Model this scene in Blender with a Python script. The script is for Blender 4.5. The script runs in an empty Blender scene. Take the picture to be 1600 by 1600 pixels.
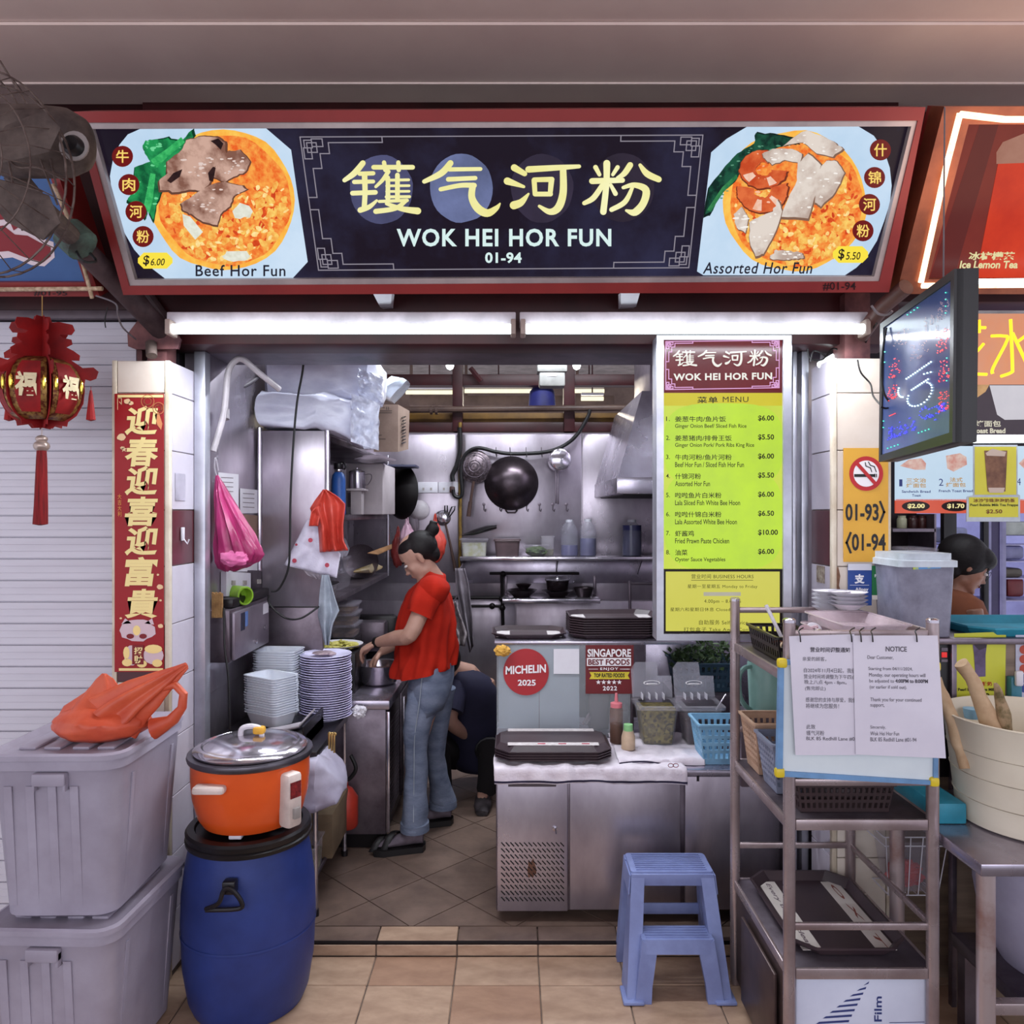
import bpy, bmesh, math, random
from mathutils import Vector, Matrix, noise
V = Vector
PI = math.pi
random.seed(7)
scn = bpy.context.scene
COL = scn.collection

# ---------------------------------------------------------------- camera, world, lights, exposure
F, H = 1200.0, 1.6            # focal length in pixels of the 1600 frame, eye height
cam = bpy.data.cameras.new('camera'); camo = bpy.data.objects.new('camera', cam); COL.objects.link(camo)
cam.sensor_width = 36; cam.lens = 36 * F / 1600; cam.clip_start = 0.05
camo.location = (0, 0, H); camo.rotation_euler = (PI / 2, 0, 0)
scn.camera = camo
scn.view_settings.view_transform = 'Standard'; scn.view_settings.look = 'None'
scn.view_settings.gamma = 1; scn.view_settings.use_curve_mapping = False
scn.view_settings.exposure = 0.0
w = bpy.data.worlds.new('world'); scn.world = w; w.use_nodes = True
w.node_tree.nodes['Background'].inputs[0].default_value = (0.86, 0.87, 1.0, 1)
w.node_tree.nodes['Background'].inputs[1].default_value = 1.2

def area(name, loc, rot, sx, sy, power, col):
    l = bpy.data.lights.new(name, 'AREA'); l.shape = 'RECTANGLE'; l.size = sx; l.size_y = sy
    l.energy = power; l.color = col
    o = bpy.data.objects.new(name, l); o.location = loc; o.rotation_euler = rot; COL.objects.link(o)
    return o
COOL = (0.88, 0.93, 1.0)
# light of the two tubes under the fascia (thrown down and forward), of the tubes in the stall and of the neighbouring stall
area('tube_light', (0.0, 2.54, 2.17), (math.radians(4), 0, 0), 2.3, 0.04, 25, COOL)
area('tube_light', (-0.35, 3.75, 2.92), (0, 0, 0), 1.2, 0.05, 24, COOL)
area('tube_light', (0.45, 4.5, 2.92), (0, 0, 0), 1.2, 0.05, 42, COOL)
area('tube_light', (0, 8.2, 2.75), (math.radians(-30), 0, 0), 4, 0.1, 30, (1, .9, .72))
area('strip_light', (2.0, 3.4, 2.2), (0, 0, 0), 1.0, 0.3, 8, COOL)
area('rope_glow', (1.75, 2.05, 2.5), (math.radians(120), 0, 0), 1.2, 0.3, 2.2, (1, .66, .45))
# open side of the walkway behind the camera
area('daylight', (-0.6, -2.8, 2.3), (math.radians(80), 0, 0), 6.0, 2.2, 95, (0.93, 0.93, 1.0))

# ---------------------------------------------------------------- helpers
def P(px, py, Y):
    return V(((px - 800) / F * Y, Y, H - (py - 800) / F * Y))
def XP(px, Y): return (px - 800) / F * Y
def ZP(py, Y): return H - (py - 800) / F * Y
def lin(c):
    c = c / 255.0
    return c / 12.92 if c <= 0.04045 else ((c + 0.055) / 1.055) ** 2.4
def rgb(c): return (lin(c[0]), lin(c[1]), lin(c[2]), 1)

_m = {}
def mat(name, c=(128, 128, 128), rough=.5, metal=0, c2=None, var=.35, sc=6, bump=0, bs=80, alpha=1, trans=0,
        emit=0, st=(1, 1, 1), spec=.5, vor=False, rv=0, coat=0, sss=0, lo=.35, hi=.65, ior=1.45):
    if name in _m: return _m[name]
    m = bpy.data.materials.new(name); m.use_nodes = True; nt = m.node_tree; N = nt.nodes; L = nt.links
    b = N['Principled BSDF']
    b.inputs['Base Color'].default_value = rgb(c)
    b.inputs['Roughness'].default_value = rough; b.inputs['Metallic'].default_value = metal
    b.inputs['Specular IOR Level'].default_value = spec; b.inputs['IOR'].default_value = ior
    b.inputs['Alpha'].default_value = alpha; b.inputs['Transmission Weight'].default_value = trans
    b.inputs['Coat Weight'].default_value = coat
    tc = N.new('ShaderNodeTexCoord'); mp = N.new('ShaderNodeMapping'); mp.inputs['Scale'].default_value = st
    L.new(tc.outputs['Object'], mp.inputs[0])
    if c2 is None:
        c2 = tuple(x * (1 - var * .6) for x in c); 
    if vor:
        t = N.new('ShaderNodeTexVoronoi'); t.inputs['Scale'].default_value = sc; fac = t.outputs['Color']
    else:
        t = N.new('ShaderNodeTexNoise'); t.inputs['Scale'].default_value = sc; t.inputs['Detail'].default_value = 6
        t.inputs['Roughness'].default_value = .6; fac = t.outputs['Fac']
    L.new(mp.outputs[0], t.inputs['Vector'])
    cr = N.new('ShaderNodeValToRGB'); e = cr.color_ramp.elements
    e[0].position = lo; e[1].position = hi; e[0].color = rgb(c); e[1].color = rgb(c2)
    L.new(fac, cr.inputs[0])
    L.new(cr.outputs[0], b.inputs['Base Color'])
    if rv:
        r2 = N.new('ShaderNodeMapRange'); r2.inputs['To Min'].default_value = max(0.02, rough - rv); r2.inputs['To Max'].default_value = rough + rv
        L.new(fac, r2.inputs[0]); L.new(r2.outputs[0], b.inputs['Roughness'])
    if emit:
        L.new(cr.outputs[0], b.inputs['Emission Color']); b.inputs['Emission Strength'].default_value = emit
        b.inputs['Base Color'].default_value = (0, 0, 0, 1)
        for l in list(b.inputs['Base Color'].links): L.remove(l)
        b.inputs['Base Color'].default_value = (0.004, 0.004, 0.004, 1)
    if bump:
        n2 = N.new('ShaderNodeTexNoise'); n2.inputs['Scale'].default_value = bs; n2.inputs['Detail'].default_value = 3
        L.new(mp.outputs[0], n2.inputs['Vector'])
        bp = N.new('ShaderNodeBump'); bp.inputs['Strength'].default_value = min(1, bump); bp.inputs['Distance'].default_value = .004
        L.new(n2.outputs['Fac'], bp.inputs['Height']); L.new(bp.outputs[0], b.inputs['Normal'])
    _m[name] = m
    return m

class B:
    """collects shapes in one bmesh"""
    def __init__(s): s.bm = bmesh.new()
    def poly(s, pts):
        try: return s.bm.faces.new([s.bm.verts.new(p) for p in pts])
        except Exception: return None
    def box(s, x0, x1, y0, y1, z0, z1, bev=0, M=None, seg=2):
        b = bmesh.new()
        bmesh.ops.create_cube(b, size=1)
        for v in b.verts:
            v.co = V(((x0 + x1) / 2 + v.co.x * (x1 - x0), (y0 + y1) / 2 + v.co.y * (y1 - y0), (z0 + z1) / 2 + v.co.z * (z1 - z0)))
        if bev:
            bmesh.ops.bevel(b, geom=b.edges[:], offset=min(bev, abs(x1-x0)*.45, abs(y1-y0)*.45, abs(z1-z0)*.45), segments=seg, profile=.5, affect='EDGES', clamp_overlap=True)
        s.merge(b, M); return s
    def merge(s, b, M=None):
        vm = {}
        for v in b.verts: vm[v] = s.bm.verts.new(M @ v.co if M else v.co)
        for f in b.faces:
            try: s.bm.faces.new([vm[v] for v in f.verts])
            except Exception: pass
        b.free()
    def rings(s, rings, closed=True, cap0=True, cap1=True):
        rv = [[s.bm.verts.new(p) for p in r] for r in rings]
        n = len(rings[0])
        for a, b in zip(rv, rv[1:]):
            for i in range(n if closed else n - 1):
                j = (i + 1) % n
                try: s.bm.faces.new((a[i], a[j], b[j], b[i]))
                except Exception: pass
        if closed:
            if cap0: s.bm.faces.new(rv[0][::-1])
            if cap1: s.bm.faces.new(rv[-1])
        return s
    def lathe(s, prof, c=(0, 0, 0), n=24, axis='Z', M=None, cap=True):
        c = V(c); R = []
        for r, z in prof:
            ring = []
            for i in range(n):
                a = 2 * PI * i / n; x, y = r * math.cos(a), r * math.sin(a)
                p = V((x, y, z)) if axis == 'Z' else (V((x, -z, y)) if axis == 'Y' else V((z, x, y)))
                if M: p = M @ p
                ring.append(p + c)
            R.append(ring)
        return s.rings(R, True, cap, cap)
    def tube(s, pts, r, n=8, cap=True, smooth=0):
        pts = [V(p) for p in pts]
        rr = r if isinstance(r, (list, tuple)) else [r] * len(pts)
        if smooth:
            pts, rr = spline(pts, smooth, rr)
        R = []; up = None
        for i, p in enumerate(pts):
            d = (pts[min(i + 1, len(pts) - 1)] - pts[max(i - 1, 0)])
            if d.length < 1e-9: d = V((0, 0, 1))
            d.normalize()
            if up is None:
                up = V((0, 0, 1)) if abs(d.z) < .9 else V((1, 0, 0))
            a = d.cross(up)
            if a.length < 1e-4: a = d.cross(V((0, 1, 0)))
            a.normalize(); b = a.cross(d); b.normalize(); up = b
            R.append([p + (a * math.cos(2 * PI * k / n) + b * math.sin(2 * PI * k / n)) * rr[i] for k in range(n)])
        return s.rings(R, True, cap, cap)
    def loft(s, secs, n=20, cap=True, power=2.0):
        """secs: (center, ax, ay) ellipse rings"""
        R = []
        for c, ax, ay in secs:
            c = V(c); ax = V(ax); ay = V(ay); ring = []
            for k in range(n):
                t = 2 * PI * k / n; co, si = math.cos(t), math.sin(t)
                co = math.copysign(abs(co) ** (2 / power), co); si = math.copysign(abs(si) ** (2 / power), si)
                ring.append(c + ax * co + ay * si)
            R.append(ring)
        return s.rings(R, True, cap, cap)
    def prism(s, pts, off):
        pts = [V(p) for p in pts]; off = V(off)
        return s.rings([pts, [p + off for p in pts]])
    def ball(s, c, r, n=12, sc=(1, 1, 1), M=None):
        b = bmesh.new(); bmesh.ops.create_uvsphere(b, u_segments=n, v_segments=max(6, n * 2 // 3), radius=1)
        for v in b.verts: 
            q = V((v.co.x * r * sc[0], v.co.y * r * sc[1], v.co.z * r * sc[2]))
            v.co = (M @ q if M else q) + V(c)
        s.merge(b); return s
    def grid(s, fn, nu, nv, thick=0):
        G = [[s.bm.verts.new(fn(i / nu, j / nv)) for j in range(nv + 1)] for i in range(nu + 1)]
        for i in range(nu):
            for j in range(nv):
                try: s.bm.faces.new((G[i][j], G[i + 1][j], G[i + 1][j + 1], G[i][j + 1]))
                except Exception: pass
        return s
    def mesh(s, name, smooth=True, ang=35):
        bmesh.ops.recalc_face_normals(s.bm, faces=s.bm.faces[:])
        me = bpy.data.meshes.new(name); s.bm.to_mesh(me); s.bm.free()
        if smooth and len(me.polygons):
            me.polygons.foreach_set('use_smooth', [True] * len(me.polygons))
            try: me.set_sharp_from_angle(angle=math.radians(ang))
            except Exception: pass
        return me

def spline(pts, k, rr=None):
    out = []; ro = []
    n = len(pts)
    for i in range(n - 1):
        p0, p1, p2, p3 = pts[max(i - 1, 0)], pts[i], pts[i + 1], pts[min(i + 2, n - 1)]
        for j in range(k):
            t = j / k; t2 = t * t; t3 = t2 * t
            out.append(.5 * ((2 * p1) + (-p0 + p2) * t + (2 * p0 - 5 * p1 + 4 * p2 - p3) * t2 + (-p0 + 3 * p1 - 3 * p2 + p3) * t3))
            if rr: ro.append(rr[i] * (1 - t) + rr[i + 1] * t)
    out.append(pts[-1])
    if rr: ro.append(rr[-1])
    return (out, ro) if rr else out

WM = {}
def wm(o): return WM.get(o.name, Matrix.Identity(4))
def thing(name, label, cat, loc=(0, 0, 0), rotz=0, group=None):
    o = bpy.data.objects.new(name, None); COL.objects.link(o); o.empty_display_size = .05
    o.location = loc; o.rotation_euler = (0, 0, rotz)
    o['label'] = label; o['category'] = cat
    if group: o['group'] = group
    WM[o.name] = Matrix.Translation(V(loc)) @ Matrix.Rotation(rotz, 4, 'Z')
    return o
def obj(name, b, m, parent=None, local=False, smooth=True, label=None, kind=None, solid=0, ang=35):
    """b in world coordinates unless local"""
    me = b.mesh(name, smooth, ang) if isinstance(b, B) else b
    if parent is not None:
        if not local: me.transform(wm(parent).inverted())
        o = bpy.data.objects.new(name, me); COL.objects.link(o); o.parent = parent
        WM[o.name] = wm(parent)
    else:
        if not local and len(me.vertices):
            xs = [v.co.x for v in me.vertices]; ys = [v.co.y for v in me.vertices]; zs = [v.co.z for v in me.vertices]
            c = V(((min(xs) + max(xs)) / 2, (min(ys) + max(ys)) / 2, min(zs)))
            me.transform(Matrix.Translation(-c))
            o = bpy.data.objects.new(name, me); COL.objects.link(o); o.location = c
            WM[o.name] = Matrix.Translation(c)
        else:
            o = bpy.data.objects.new(name, me); COL.objects.link(o); WM[o.name] = Matrix.Identity(4)
    if m is not None and not me.materials: me.materials.append(m)
    if label: o['label'] = label
    if kind: o['kind'] = kind
    if solid:
        md = o.modifiers.new('thickness', 'SOLIDIFY'); md.thickness = solid; md.offset = 0
    return o
def tag(o, label, cat, group=None):
    o['label'] = label; o['category'] = cat
    if group: o['group'] = group
    return o
def struct(name, b, m, parent=None, **k):
    o = obj(name, b, m, parent, **k)
    if parent is None: o['kind'] = 'structure'
    return o
def dup(root, loc=None, rotz=None, label=None, group=None, mats=None):
    r = root.copy(); COL.objects.link(r)
    if loc is not None: r.location = loc
    if rotz is not None: r.rotation_euler = (0, 0, rotz)
    if label: r['label'] = label
    if group: r['group'] = group
    for ch in list(root.children):
        c = ch.copy(); COL.objects.link(c); c.parent = r
        for g in list(ch.children):
            d = g.copy(); COL.objects.link(d); d.parent = c
    return r

# --- lettering and flat print laid on a plane seen at pixel corners
def plane_y(Y):
    return lambda px, py: P(px, py, Y)
def plane3(p, n):
    p = V(p); n = V(n); o = V((0, 0, H))
    def f(px, py):
        d = V(((px - 800) / F, 1, -(py - 800) / F)); t = (p - o).dot(n) / d.dot(n)
        return o + d * t
    return f
_tc = {}
def tmesh(body, bold, shear, sp):
    k = (body, bold, shear, sp)
    if k not in _tc:
        cu = bpy.data.curves.new('t', 'FONT'); cu.body = body; cu.offset = bold; cu.shear = shear; cu.resolution_u = 3; cu.space_character = sp
        ob = bpy.data.objects.new('t', cu); me = ob.to_mesh()
        vs = [v.co.copy() for v in me.vertices]; fs = [tuple(p.vertices) for p in me.polygons]
        ob.to_mesh_clear(); bpy.data.objects.remove(ob); bpy.data.curves.remove(cu)
        _tc[k] = (vs, fs)
    return _tc[k]
def txt(b, body, f, x0, y0, x1, y1, bold=0, shear=0, lift=(0, 0, 0), sp=1.0, slope=0, rot=0):
    """fits body into the pixel box; f maps pixel to 3D; slope tilts the baseline (px per px); rot quarter turns clockwise"""
    vs, fs = tmesh(body, bold, shear, sp)
    if not vs: return
    ax, bx = min(v.x for v in vs), max(v.x for v in vs); ay, by = min(v.y for v in vs), max(v.y for v in vs)
    l = V(lift); nv = []
    for v in vs:
        u = (v.x - ax) / max(1e-6, bx - ax); t = 1 - (v.y - ay) / max(1e-6, by - ay)
        if rot == -1: u, t = t, 1 - u
        if rot == 1: u, t = 1 - t, u
        px = x0 + (x1 - x0) * u; py = y0 + (y1 - y0) * t + slope * (px - x0)
        nv.append(b.bm.verts.new(f(px, py) + l))
    for q in fs:
        try: b.bm.faces.new([nv[i] for i in q])
        except Exception: pass
def flat(b, f, pts, lift=(0, 0, 0)):
    l = V(lift); b.poly([f(x, y) + l for x, y in pts])
def rect(x0, y0, x1, y1): return [(x0, y0), (x1, y0), (x1, y1), (x0, y1)]
def oval(cx, cy, rx, ry, n=28, wob=0, seed=0):
    return [(cx + rx * math.cos(2 * PI * i / n) * (1 + wob * noise.noise(V((math.cos(2*PI*i/n)*2, math.sin(2*PI*i/n)*2, seed)))),
             cy + ry * math.sin(2 * PI * i / n) * (1 + wob * noise.noise(V((math.cos(2*PI*i/n)*2, math.sin(2*PI*i/n)*2, seed))))) for i in range(n)]
def lines(b, f, segs, w, lift=(0, 0, 0)):
    for x0, y0, x1, y1 in segs:
        d = V((x1 - x0, y1 - y0)); L = d.length or 1; d /= L; n = V((-d.y, d.x)) * w / 2; e = d * w / 2
        flat(b, f, [(x0 - e.x + n.x, y0 - e.y + n.y), (x1 + e.x + n.x, y1 + e.y + n.y), (x1 + e.x - n.x, y1 + e.y - n.y), (x0 - e.x - n.x, y0 - e.y - n.y)], lift)
def brush(b, f, strokes, T, lift=(0, 0, 0)):
    """strokes of a brush-written character: lists of (x, y, width); T maps them to pixels"""
    for k, st in enumerate(strokes):
        pts = [V((x, y, w)) for x, y, w in st]; sp = spline(pts, 6) if len(pts) > 2 else [pts[0].lerp(pts[1], i / 4) for i in range(5)]
        Lf, Rt = [], []
        n = len(sp)
        for i, p in enumerate(sp):
            d = sp[min(i + 1, n - 1)] - sp[max(i - 1, 0)]; d = V((d.x, d.y)); d.normalize()
            q = V((-d.y, d.x)) * p.z / 2
            Lf.append(V((p.x, p.y)) + q); Rt.append(V((p.x, p.y)) - q)
        def cap(p, a):
            return [V((p.x + math.cos(t) * p.z / 2, p.y + math.sin(t) * p.z / 2)) for t in a]
        d0 = sp[1] - sp[0]; a0 = math.atan2(d0.y, d0.x); d1 = sp[-1] - sp[-2]; a1 = math.atan2(d1.y, d1.x)
        l = V(lift) * (1 + .02 * k)
        strip = list(zip(Lf, Rt))
        for (a, c), (e, g) in zip(strip, strip[1:]):
            b.poly([f(*T(q.x, q.y)) + l for q in (a, e, g, c)])
        b.poly([f(*T(q.x, q.y)) + l for q in cap(sp[0], [a0 + PI / 2 + PI * i / 6 for i in range(7)])])
        b.poly([f(*T(q.x, q.y)) + l for q in cap(sp[-1], [a1 - PI / 2 + PI * i / 6 for i in range(7)])])
def print_(b, name, color, parent, label=None, emit=1.0, c2=None, sc=20, **k):
    """flat print that is lit from behind (emit) or on paper (emit=0)"""
    return obj(name, b, mat('print_%s_%s_%s_%s' % (color, c2, emit, sc), color, rough=.4 if not emit else .25, c2=c2 or color, sc=sc, emit=emit, spec=.15 if emit else .4, **k), parent, smooth=False, label=label)
def remeshed(b, name, vox, smooth=4):
    me = b.mesh(name); ob = bpy.data.objects.new('tmp', me); COL.objects.link(ob)
    r = ob.modifiers.new('r', 'REMESH'); r.mode = 'VOXEL'; r.voxel_size = vox; r.use_smooth_shade = True
    s = ob.modifiers.new('s', 'SMOOTH'); s.iterations = smooth; s.factor = .5
    dg = bpy.context.evaluated_depsgraph_get(); dg.update()
    out = bpy.data.meshes.new_from_object(ob.evaluated_get(dg)); bpy.data.objects.remove(ob)
    out.name = name
    return out

# ---------------------------------------------------------------- shared materials
STEEL = mat('stainless_steel', (196, 190, 204), .28, .85, c2=(140, 132, 146), sc=3, rv=.12, bump=.4, bs=5, lo=.3, hi=.7)
STEELD = mat('dull_steel', (132, 122, 132), .38, .8, c2=(84, 74, 82), sc=4, rv=.12, bump=.2, bs=20)
STEELW = mat('worn_steel_panel', (190, 182, 192), .30, .8, c2=(112, 102, 112), sc=2.5, rv=.12, bump=.8, bs=4, st=(1, 1, .45), lo=.3, hi=.75)
CHROME = mat('polished_steel', (210, 205, 214), .16, .9, c2=(165, 158, 168), sc=5, rv=.06)
RACKM = mat('rack_steel', (186, 172, 174), .28, .6, c2=(146, 128, 128), sc=4, rv=.1)
ALU = mat('aluminium', (196, 198, 208), .38, .75, c2=(160, 160, 172), sc=4, rv=.08)
WHITEP = mat('white_enamel', (222, 220, 228), .35, 0, c2=(196, 192, 202), sc=4)
REDP = mat('red_paint', (140, 44, 42), .42, 0, c2=(112, 30, 32), sc=3, lo=.45, hi=.9)
DRED = mat('dark_red_paint', (70, 22, 26), .45, 0, c2=(48, 14, 18), sc=5)
BLACKP = mat('black_plastic', (26, 22, 26), .35, 0, c2=(16, 14, 16))
WIRE = mat('black_rubber', (18, 16, 18), .5)
CREAM = mat('cream_tile', (222, 212, 200), .3, 0, c2=(206, 192, 178), sc=3, var=.1)
WTILE = mat('white_tile', (206, 200, 212), .25, 0, c2=(190, 182, 194), sc=3)
MARO = mat('maroon_tile', (92, 44, 50), .28, 0, c2=(78, 36, 42), sc=5)
GROUT = mat('grout', (120, 104, 92), .8, c2=(70, 58, 52), sc=12)
TRIMC = mat('cream_trim', (214, 204, 186), .4, c2=(176, 158, 134), sc=6)
FTILE = mat('tan_stone_tile', (184, 156, 132), .42, 0, c2=(142, 114, 94), sc=7, bump=.25, bs=30, st=(1, 2.2, 1), lo=.3, hi=.75)
FTILE2 = mat('red_stone_tile', (170, 136, 112), .42, 0, c2=(138, 106, 86), sc=7, bump=.25, bs=30, st=(1, 2.2, 1), lo=.3, hi=.75)
ITILE = mat('grey_brown_tile', (120, 100, 89), .42, 0, c2=(92, 75, 67), sc=6, bump=.2, bs=30)
# ================================================================ SETTING
def clip(poly, k, lim, sign):
    """keeps sign*(p[k]-lim) >= 0"""
    out = []
    for i in range(len(poly)):
        a, b = poly[i], poly[(i + 1) % len(poly)]
        da, db = sign * (a[k] - lim), sign * (b[k] - lim)
        if da >= 0: out.append(a)
        if da * db < 0:
            t = da / (da - db); out.append((a[0] + (b[0] - a[0]) * t, a[1] + (b[1] - a[1]) * t))
    return out
# walkway floor
KY = 2.767
fl = struct('floor', B().box(-3.2, 3.2, -4, KY + .02, -.06, -.004), GROUT)
tw = .292; xj = -.490
tmsh = {}
def tile_mesh(sx, sy, sz, m, key):
    k = (round(sx, 4), round(sy, 4), round(sz, 4), key)
    if k not in tmsh:
        me = B().box(-sx / 2, sx / 2, -sy / 2, sy / 2, -sz, 0, .0025, seg=1).mesh('tile'); me.materials.append(m); tmsh[k] = me
    return tmsh[k]
def put_tile(me, loc, parent, rot=(0, 0, 0), name='tile'):
    o = bpy.data.objects.new(name, me); COL.objects.link(o); o.parent = parent
    o.location = V(loc) - wm(parent).translation; o.rotation_euler = rot; return o
rows = [(2.598, KY)] + [(2.598 - tw * (k + 1), 2.598 - tw * k) for k in range(3)]
for r, (ya, yb) in enumerate(rows):
    for i in range(-6, 9):
        m, key = (FTILE2, 'r') if (i * 7 + r * 3) % 5 == 0 else (FTILE, 'f')
        put_tile(tile_mesh(tw - .004, yb - ya - .004, .012, m, key), (xj + (i + .5) * tw, (ya + yb) / 2, random.uniform(-.0008, 0)), fl)
# kerb of the stall: riser, dark track groove, tread tiles
kb = struct('trim_1', B().box(-3.2, 3.2, KY + .006, 2.875, -.05, .038), GROUT)
kt = mat('dark_metal_track', (30, 22, 24), .5, .6)
obj('track', B().box(-3.2, 3.2, KY + .002, 2.785, .0395, .046), kt, kb)
for i in range(-8, 10):
    x = xj + (i + .5) * tw
    o = put_tile(tile_mesh(tw - .004, .05, .012, FTILE, 'ri'), (x, KY - .001, .0205), kb, (PI / 2, 0, 0)); 
    o.scale = (1, .78, 1)
    put_tile(tile_mesh(tw - .004, .091, .012, ITILE if i % 3 else FTILE, 'tr%d' % (i % 3)), (x, 2.829, .05), kb)
# stall floor: diagonal tiles
ifl = struct('floor', B().box(-1.25, 1.25, 2.875, 5.6, -.03, .045), mat('dark_grout', (52, 40, 38), .8))
s2 = .2715 / math.sqrt(2) * 2
for i in range(-9, 10):
    for j in range(-9, 14):
        cx = -.377 + (i - j) * s2 / 2; cy = 3.252 + (i + j) * s2 / 2 + s2 / 2
        if not (-1.35 < cx < 1.35 and 2.7 < cy < 5.0): continue
        h = s2 / 2 - .003
        p = [(cx - h, cy), (cx, cy - h), (cx + h, cy), (cx, cy + h)]
        for k, l, sg in ((1, 2.878, 1), (1, 4.9, -1), (0, -1.16, 1), (0, 1.1, -1)):
            p = clip(p, k, l, sg) if p else p
        if len(p) < 3: continue
        obj('tile', B().prism([(x, y, .046) for x, y in p], (0, 0, .004)), ITILE, ifl, smooth=False)
# walls of the stall
def clad(name, x0, x1, y0, y1, z0, z1): return struct(name, B().box(x0, x1, y0, y1, z0, z1), STEELW)
wb = clad('wall_back', -1.3, 1.3, 5.45, 5.5, .05, 2.16)
WL = -1.17
wl = clad('wall_left', WL - .05, WL, 2.865, 5.45, .05, 2.3)
wr = clad('wall_right', 1.15, 1.2, 2.865, 5.45, .05, 2.6)
for n_, (x0, x1) in enumerate(((-1.12, -.38), (-.37, .49), (.50, 1.13))):
    for z0, z1 in ((.98, 1.235), (1.245, 2.15)) if n_ else ((1.10, 2.15),):
        obj('panel', B().box(x0, x1, 5.438, 5.449, z0, z1, .002), STEELW, wb)
for x0, x1 in ((-1.12, -.38), (-.37, .02), (.03, 1.13)):
    obj('panel', B().box(x0, x1, 5.438, 5.449, .3, .97, .002), STEELW, wb)
for y0 in (2.87, 3.72, 4.57):
    obj('panel', B().box(WL, WL + .006, y0 + .003, y0 + .847, .9, 2.29, .002), STEELW, wl)
# soffit panel over the front of the stall
struct('ceiling', B().box(-1.2, 1.2, 2.86, 3.16, 2.205, 2.235), mat('stained_soffit', (118, 106, 118), .4, .4, c2=(70, 60, 72), sc=4))
struct('ceiling', B().box(-6, 6, 3.0, 12, 3.35, 3.4), mat('hall_ceiling', (150, 140, 136), .8))
struct('wall_far', B().box(-6, 6, 10.5, 10.6, 0, 3.4), mat('hall_wall', (128, 108, 98), .7, c2=(108, 90, 82)))
# walkway canopy, three glossy painted soffit panels
CAN = mat('glossy_brown_soffit', (226, 204, 194), .3, 0, c2=(216, 192, 184), sc=2, bump=.12, bs=3, coat=.3)
def soff(y0, z0, y1, z1):
    return B().prism([(-4, y0, z0), (4, y0, z0), (4, y1, z1), (-4, y1, z1)], (0, 0, .05))
struct('ceiling', soff(-3, 3.02, 2.19, 3.0), CAN)
struct('ceiling', soff(2.195, 2.992, 2.485, 2.985), CAN)
struct('ceiling', soff(2.488, 2.998, 3.0, 3.10), CAN)
struct('trim_2', B().box(-4, 4, 2.476, 2.488, 2.981, 2.99, .003), CAN)
# beam across the fronts of the stalls
struct('trim_3', B().box(-1.3, 1.36, 2.70, 2.86, 2.19, 3.05, .003), DRED)
struct('trim_4', B().box(-4, -1.3, 2.72, 2.86, 2.315, 3.05, .003), DRED)
struct('trim_5', B().box(1.36, 4, 2.78, 2.9, 2.36, 3.05, .003), DRED)
struct('trim_6', B().box(-4, -1.20, 2.715, 2.86, 2.285, 2.314, .002), mat('dusty_grey_metal', (120, 108, 116), .5, .3))
# pillars with tile cladding
def pillar(x0, x1, y0, y1, z1, side, label):
    core = struct('pillar', B().box(x0 + .004, x1 - .004, y0 + .006, y1, 0, z1 - .004), GROUT)
    obj('trim', B().box(x0, x0 + .016, y0 - .002, y0 + .02, 0, z1, .002), TRIMC, core)
    obj('trim', B().box(x1 - .016, x1, y0 - .002, y0 + .02, 0, z1, .002), TRIMC, core)
    zs = [z1, 2.006, 1.81, 1.607, 1.414, 1.214, 1.02, .82, .62, .42, .22, 0.02]
    for k, (a, b) in enumerate(zip(zs, zs[1:])):
        put = CREAM if k not in (5,) else MARO
        obj('tile', B().box(x0 + .018, x1 - .018, y0, y0 + .01, b + .0015, a - .0015, .0015, seg=1), put, core)
        sx = (x1 - .008, x1) if side > 0 else (x0, x0 + .008)
        obj('tile', B().box(sx[0], sx[1], y0 + .022, y1, b + .0015, a - .0015, .0015, seg=1), MARO if k == 3 else WTILE, core)
    return core
pl = pillar(-1.364, -1.168, 2.62, 2.856, 2.117, 1, 'l')
pr = pillar(1.0917, 1.2925, 2.62, 2.80, 2.125, -1, 'r')
# worn strip of exposed cement on the right pillar
obj('chipped_strip', B().prism([P(x, y, 2.6185) for x, y in [(1303, 888), (1310, 886), (1313, 900), (1311, 915), (1314, 925), (1308, 930), (1304, 918)]], (0, .002, 0)), mat('bare_cement', (140, 104, 82), .9, c2=(96, 66, 50), sc=30), pr)
# aluminium jambs
for x0, x1, d in ((-1.166, -1.125, 1), (1.062, 1.088, 1), (1.03, 1.045, .6)):
    struct('trim_7', B().box(x0, x1, 2.815, 2.865, .05, 2.19, .003), ALU)
struct('wall_side', B().box(1.2, 1.3, 2.80, 5.5, 0, 2.2), mat('dark_partition', (50, 42, 48), .5))
struct('wall_side', B().box(-1.36, -1.24, 2.86, 5.5, 0, 2.3), mat('dark_partition'))
# roller shutter of the closed stall on the left
rs = thing('roller_shutter', 'closed white slatted roller shutter of the stall on the left', 'shutter', (-1.9, 2.75, .05))
SL = mat('white_slat_paint', (214, 212, 222), .4, 0, c2=(198, 194, 204), sc=3, st=(.3, 1, 4))
sm = B()
prof = [(0, .0025), (.004, .0), (.024, .0), (.0255, .0015), (.027, 0), (.048, 0), (.0495, .0015), (.051, 0), (.0725, 0), (.0738, .002), (.074, .012), (.077, .012)]
sm.rings([[V((x, d, z)) for z, d in prof] + [V((x, .014, .077)), V((x, .014, 0))] for x in (-.95, .56)])
slm = sm.mesh('slat', False); slm.materials.append(SL)
slm.transform(Matrix.Translation(V((0, 0, 0))))
for k in range(29):
    o = bpy.data.objects.new('slat', slm); COL.objects.link(o); o.parent = rs; o.location = (0, -.012, k * .0769)
obj('bottom_bar', B().box(-2.85, -1.34, 2.735, 2.762, .0, .052, .003), ALU, rs)
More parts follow.
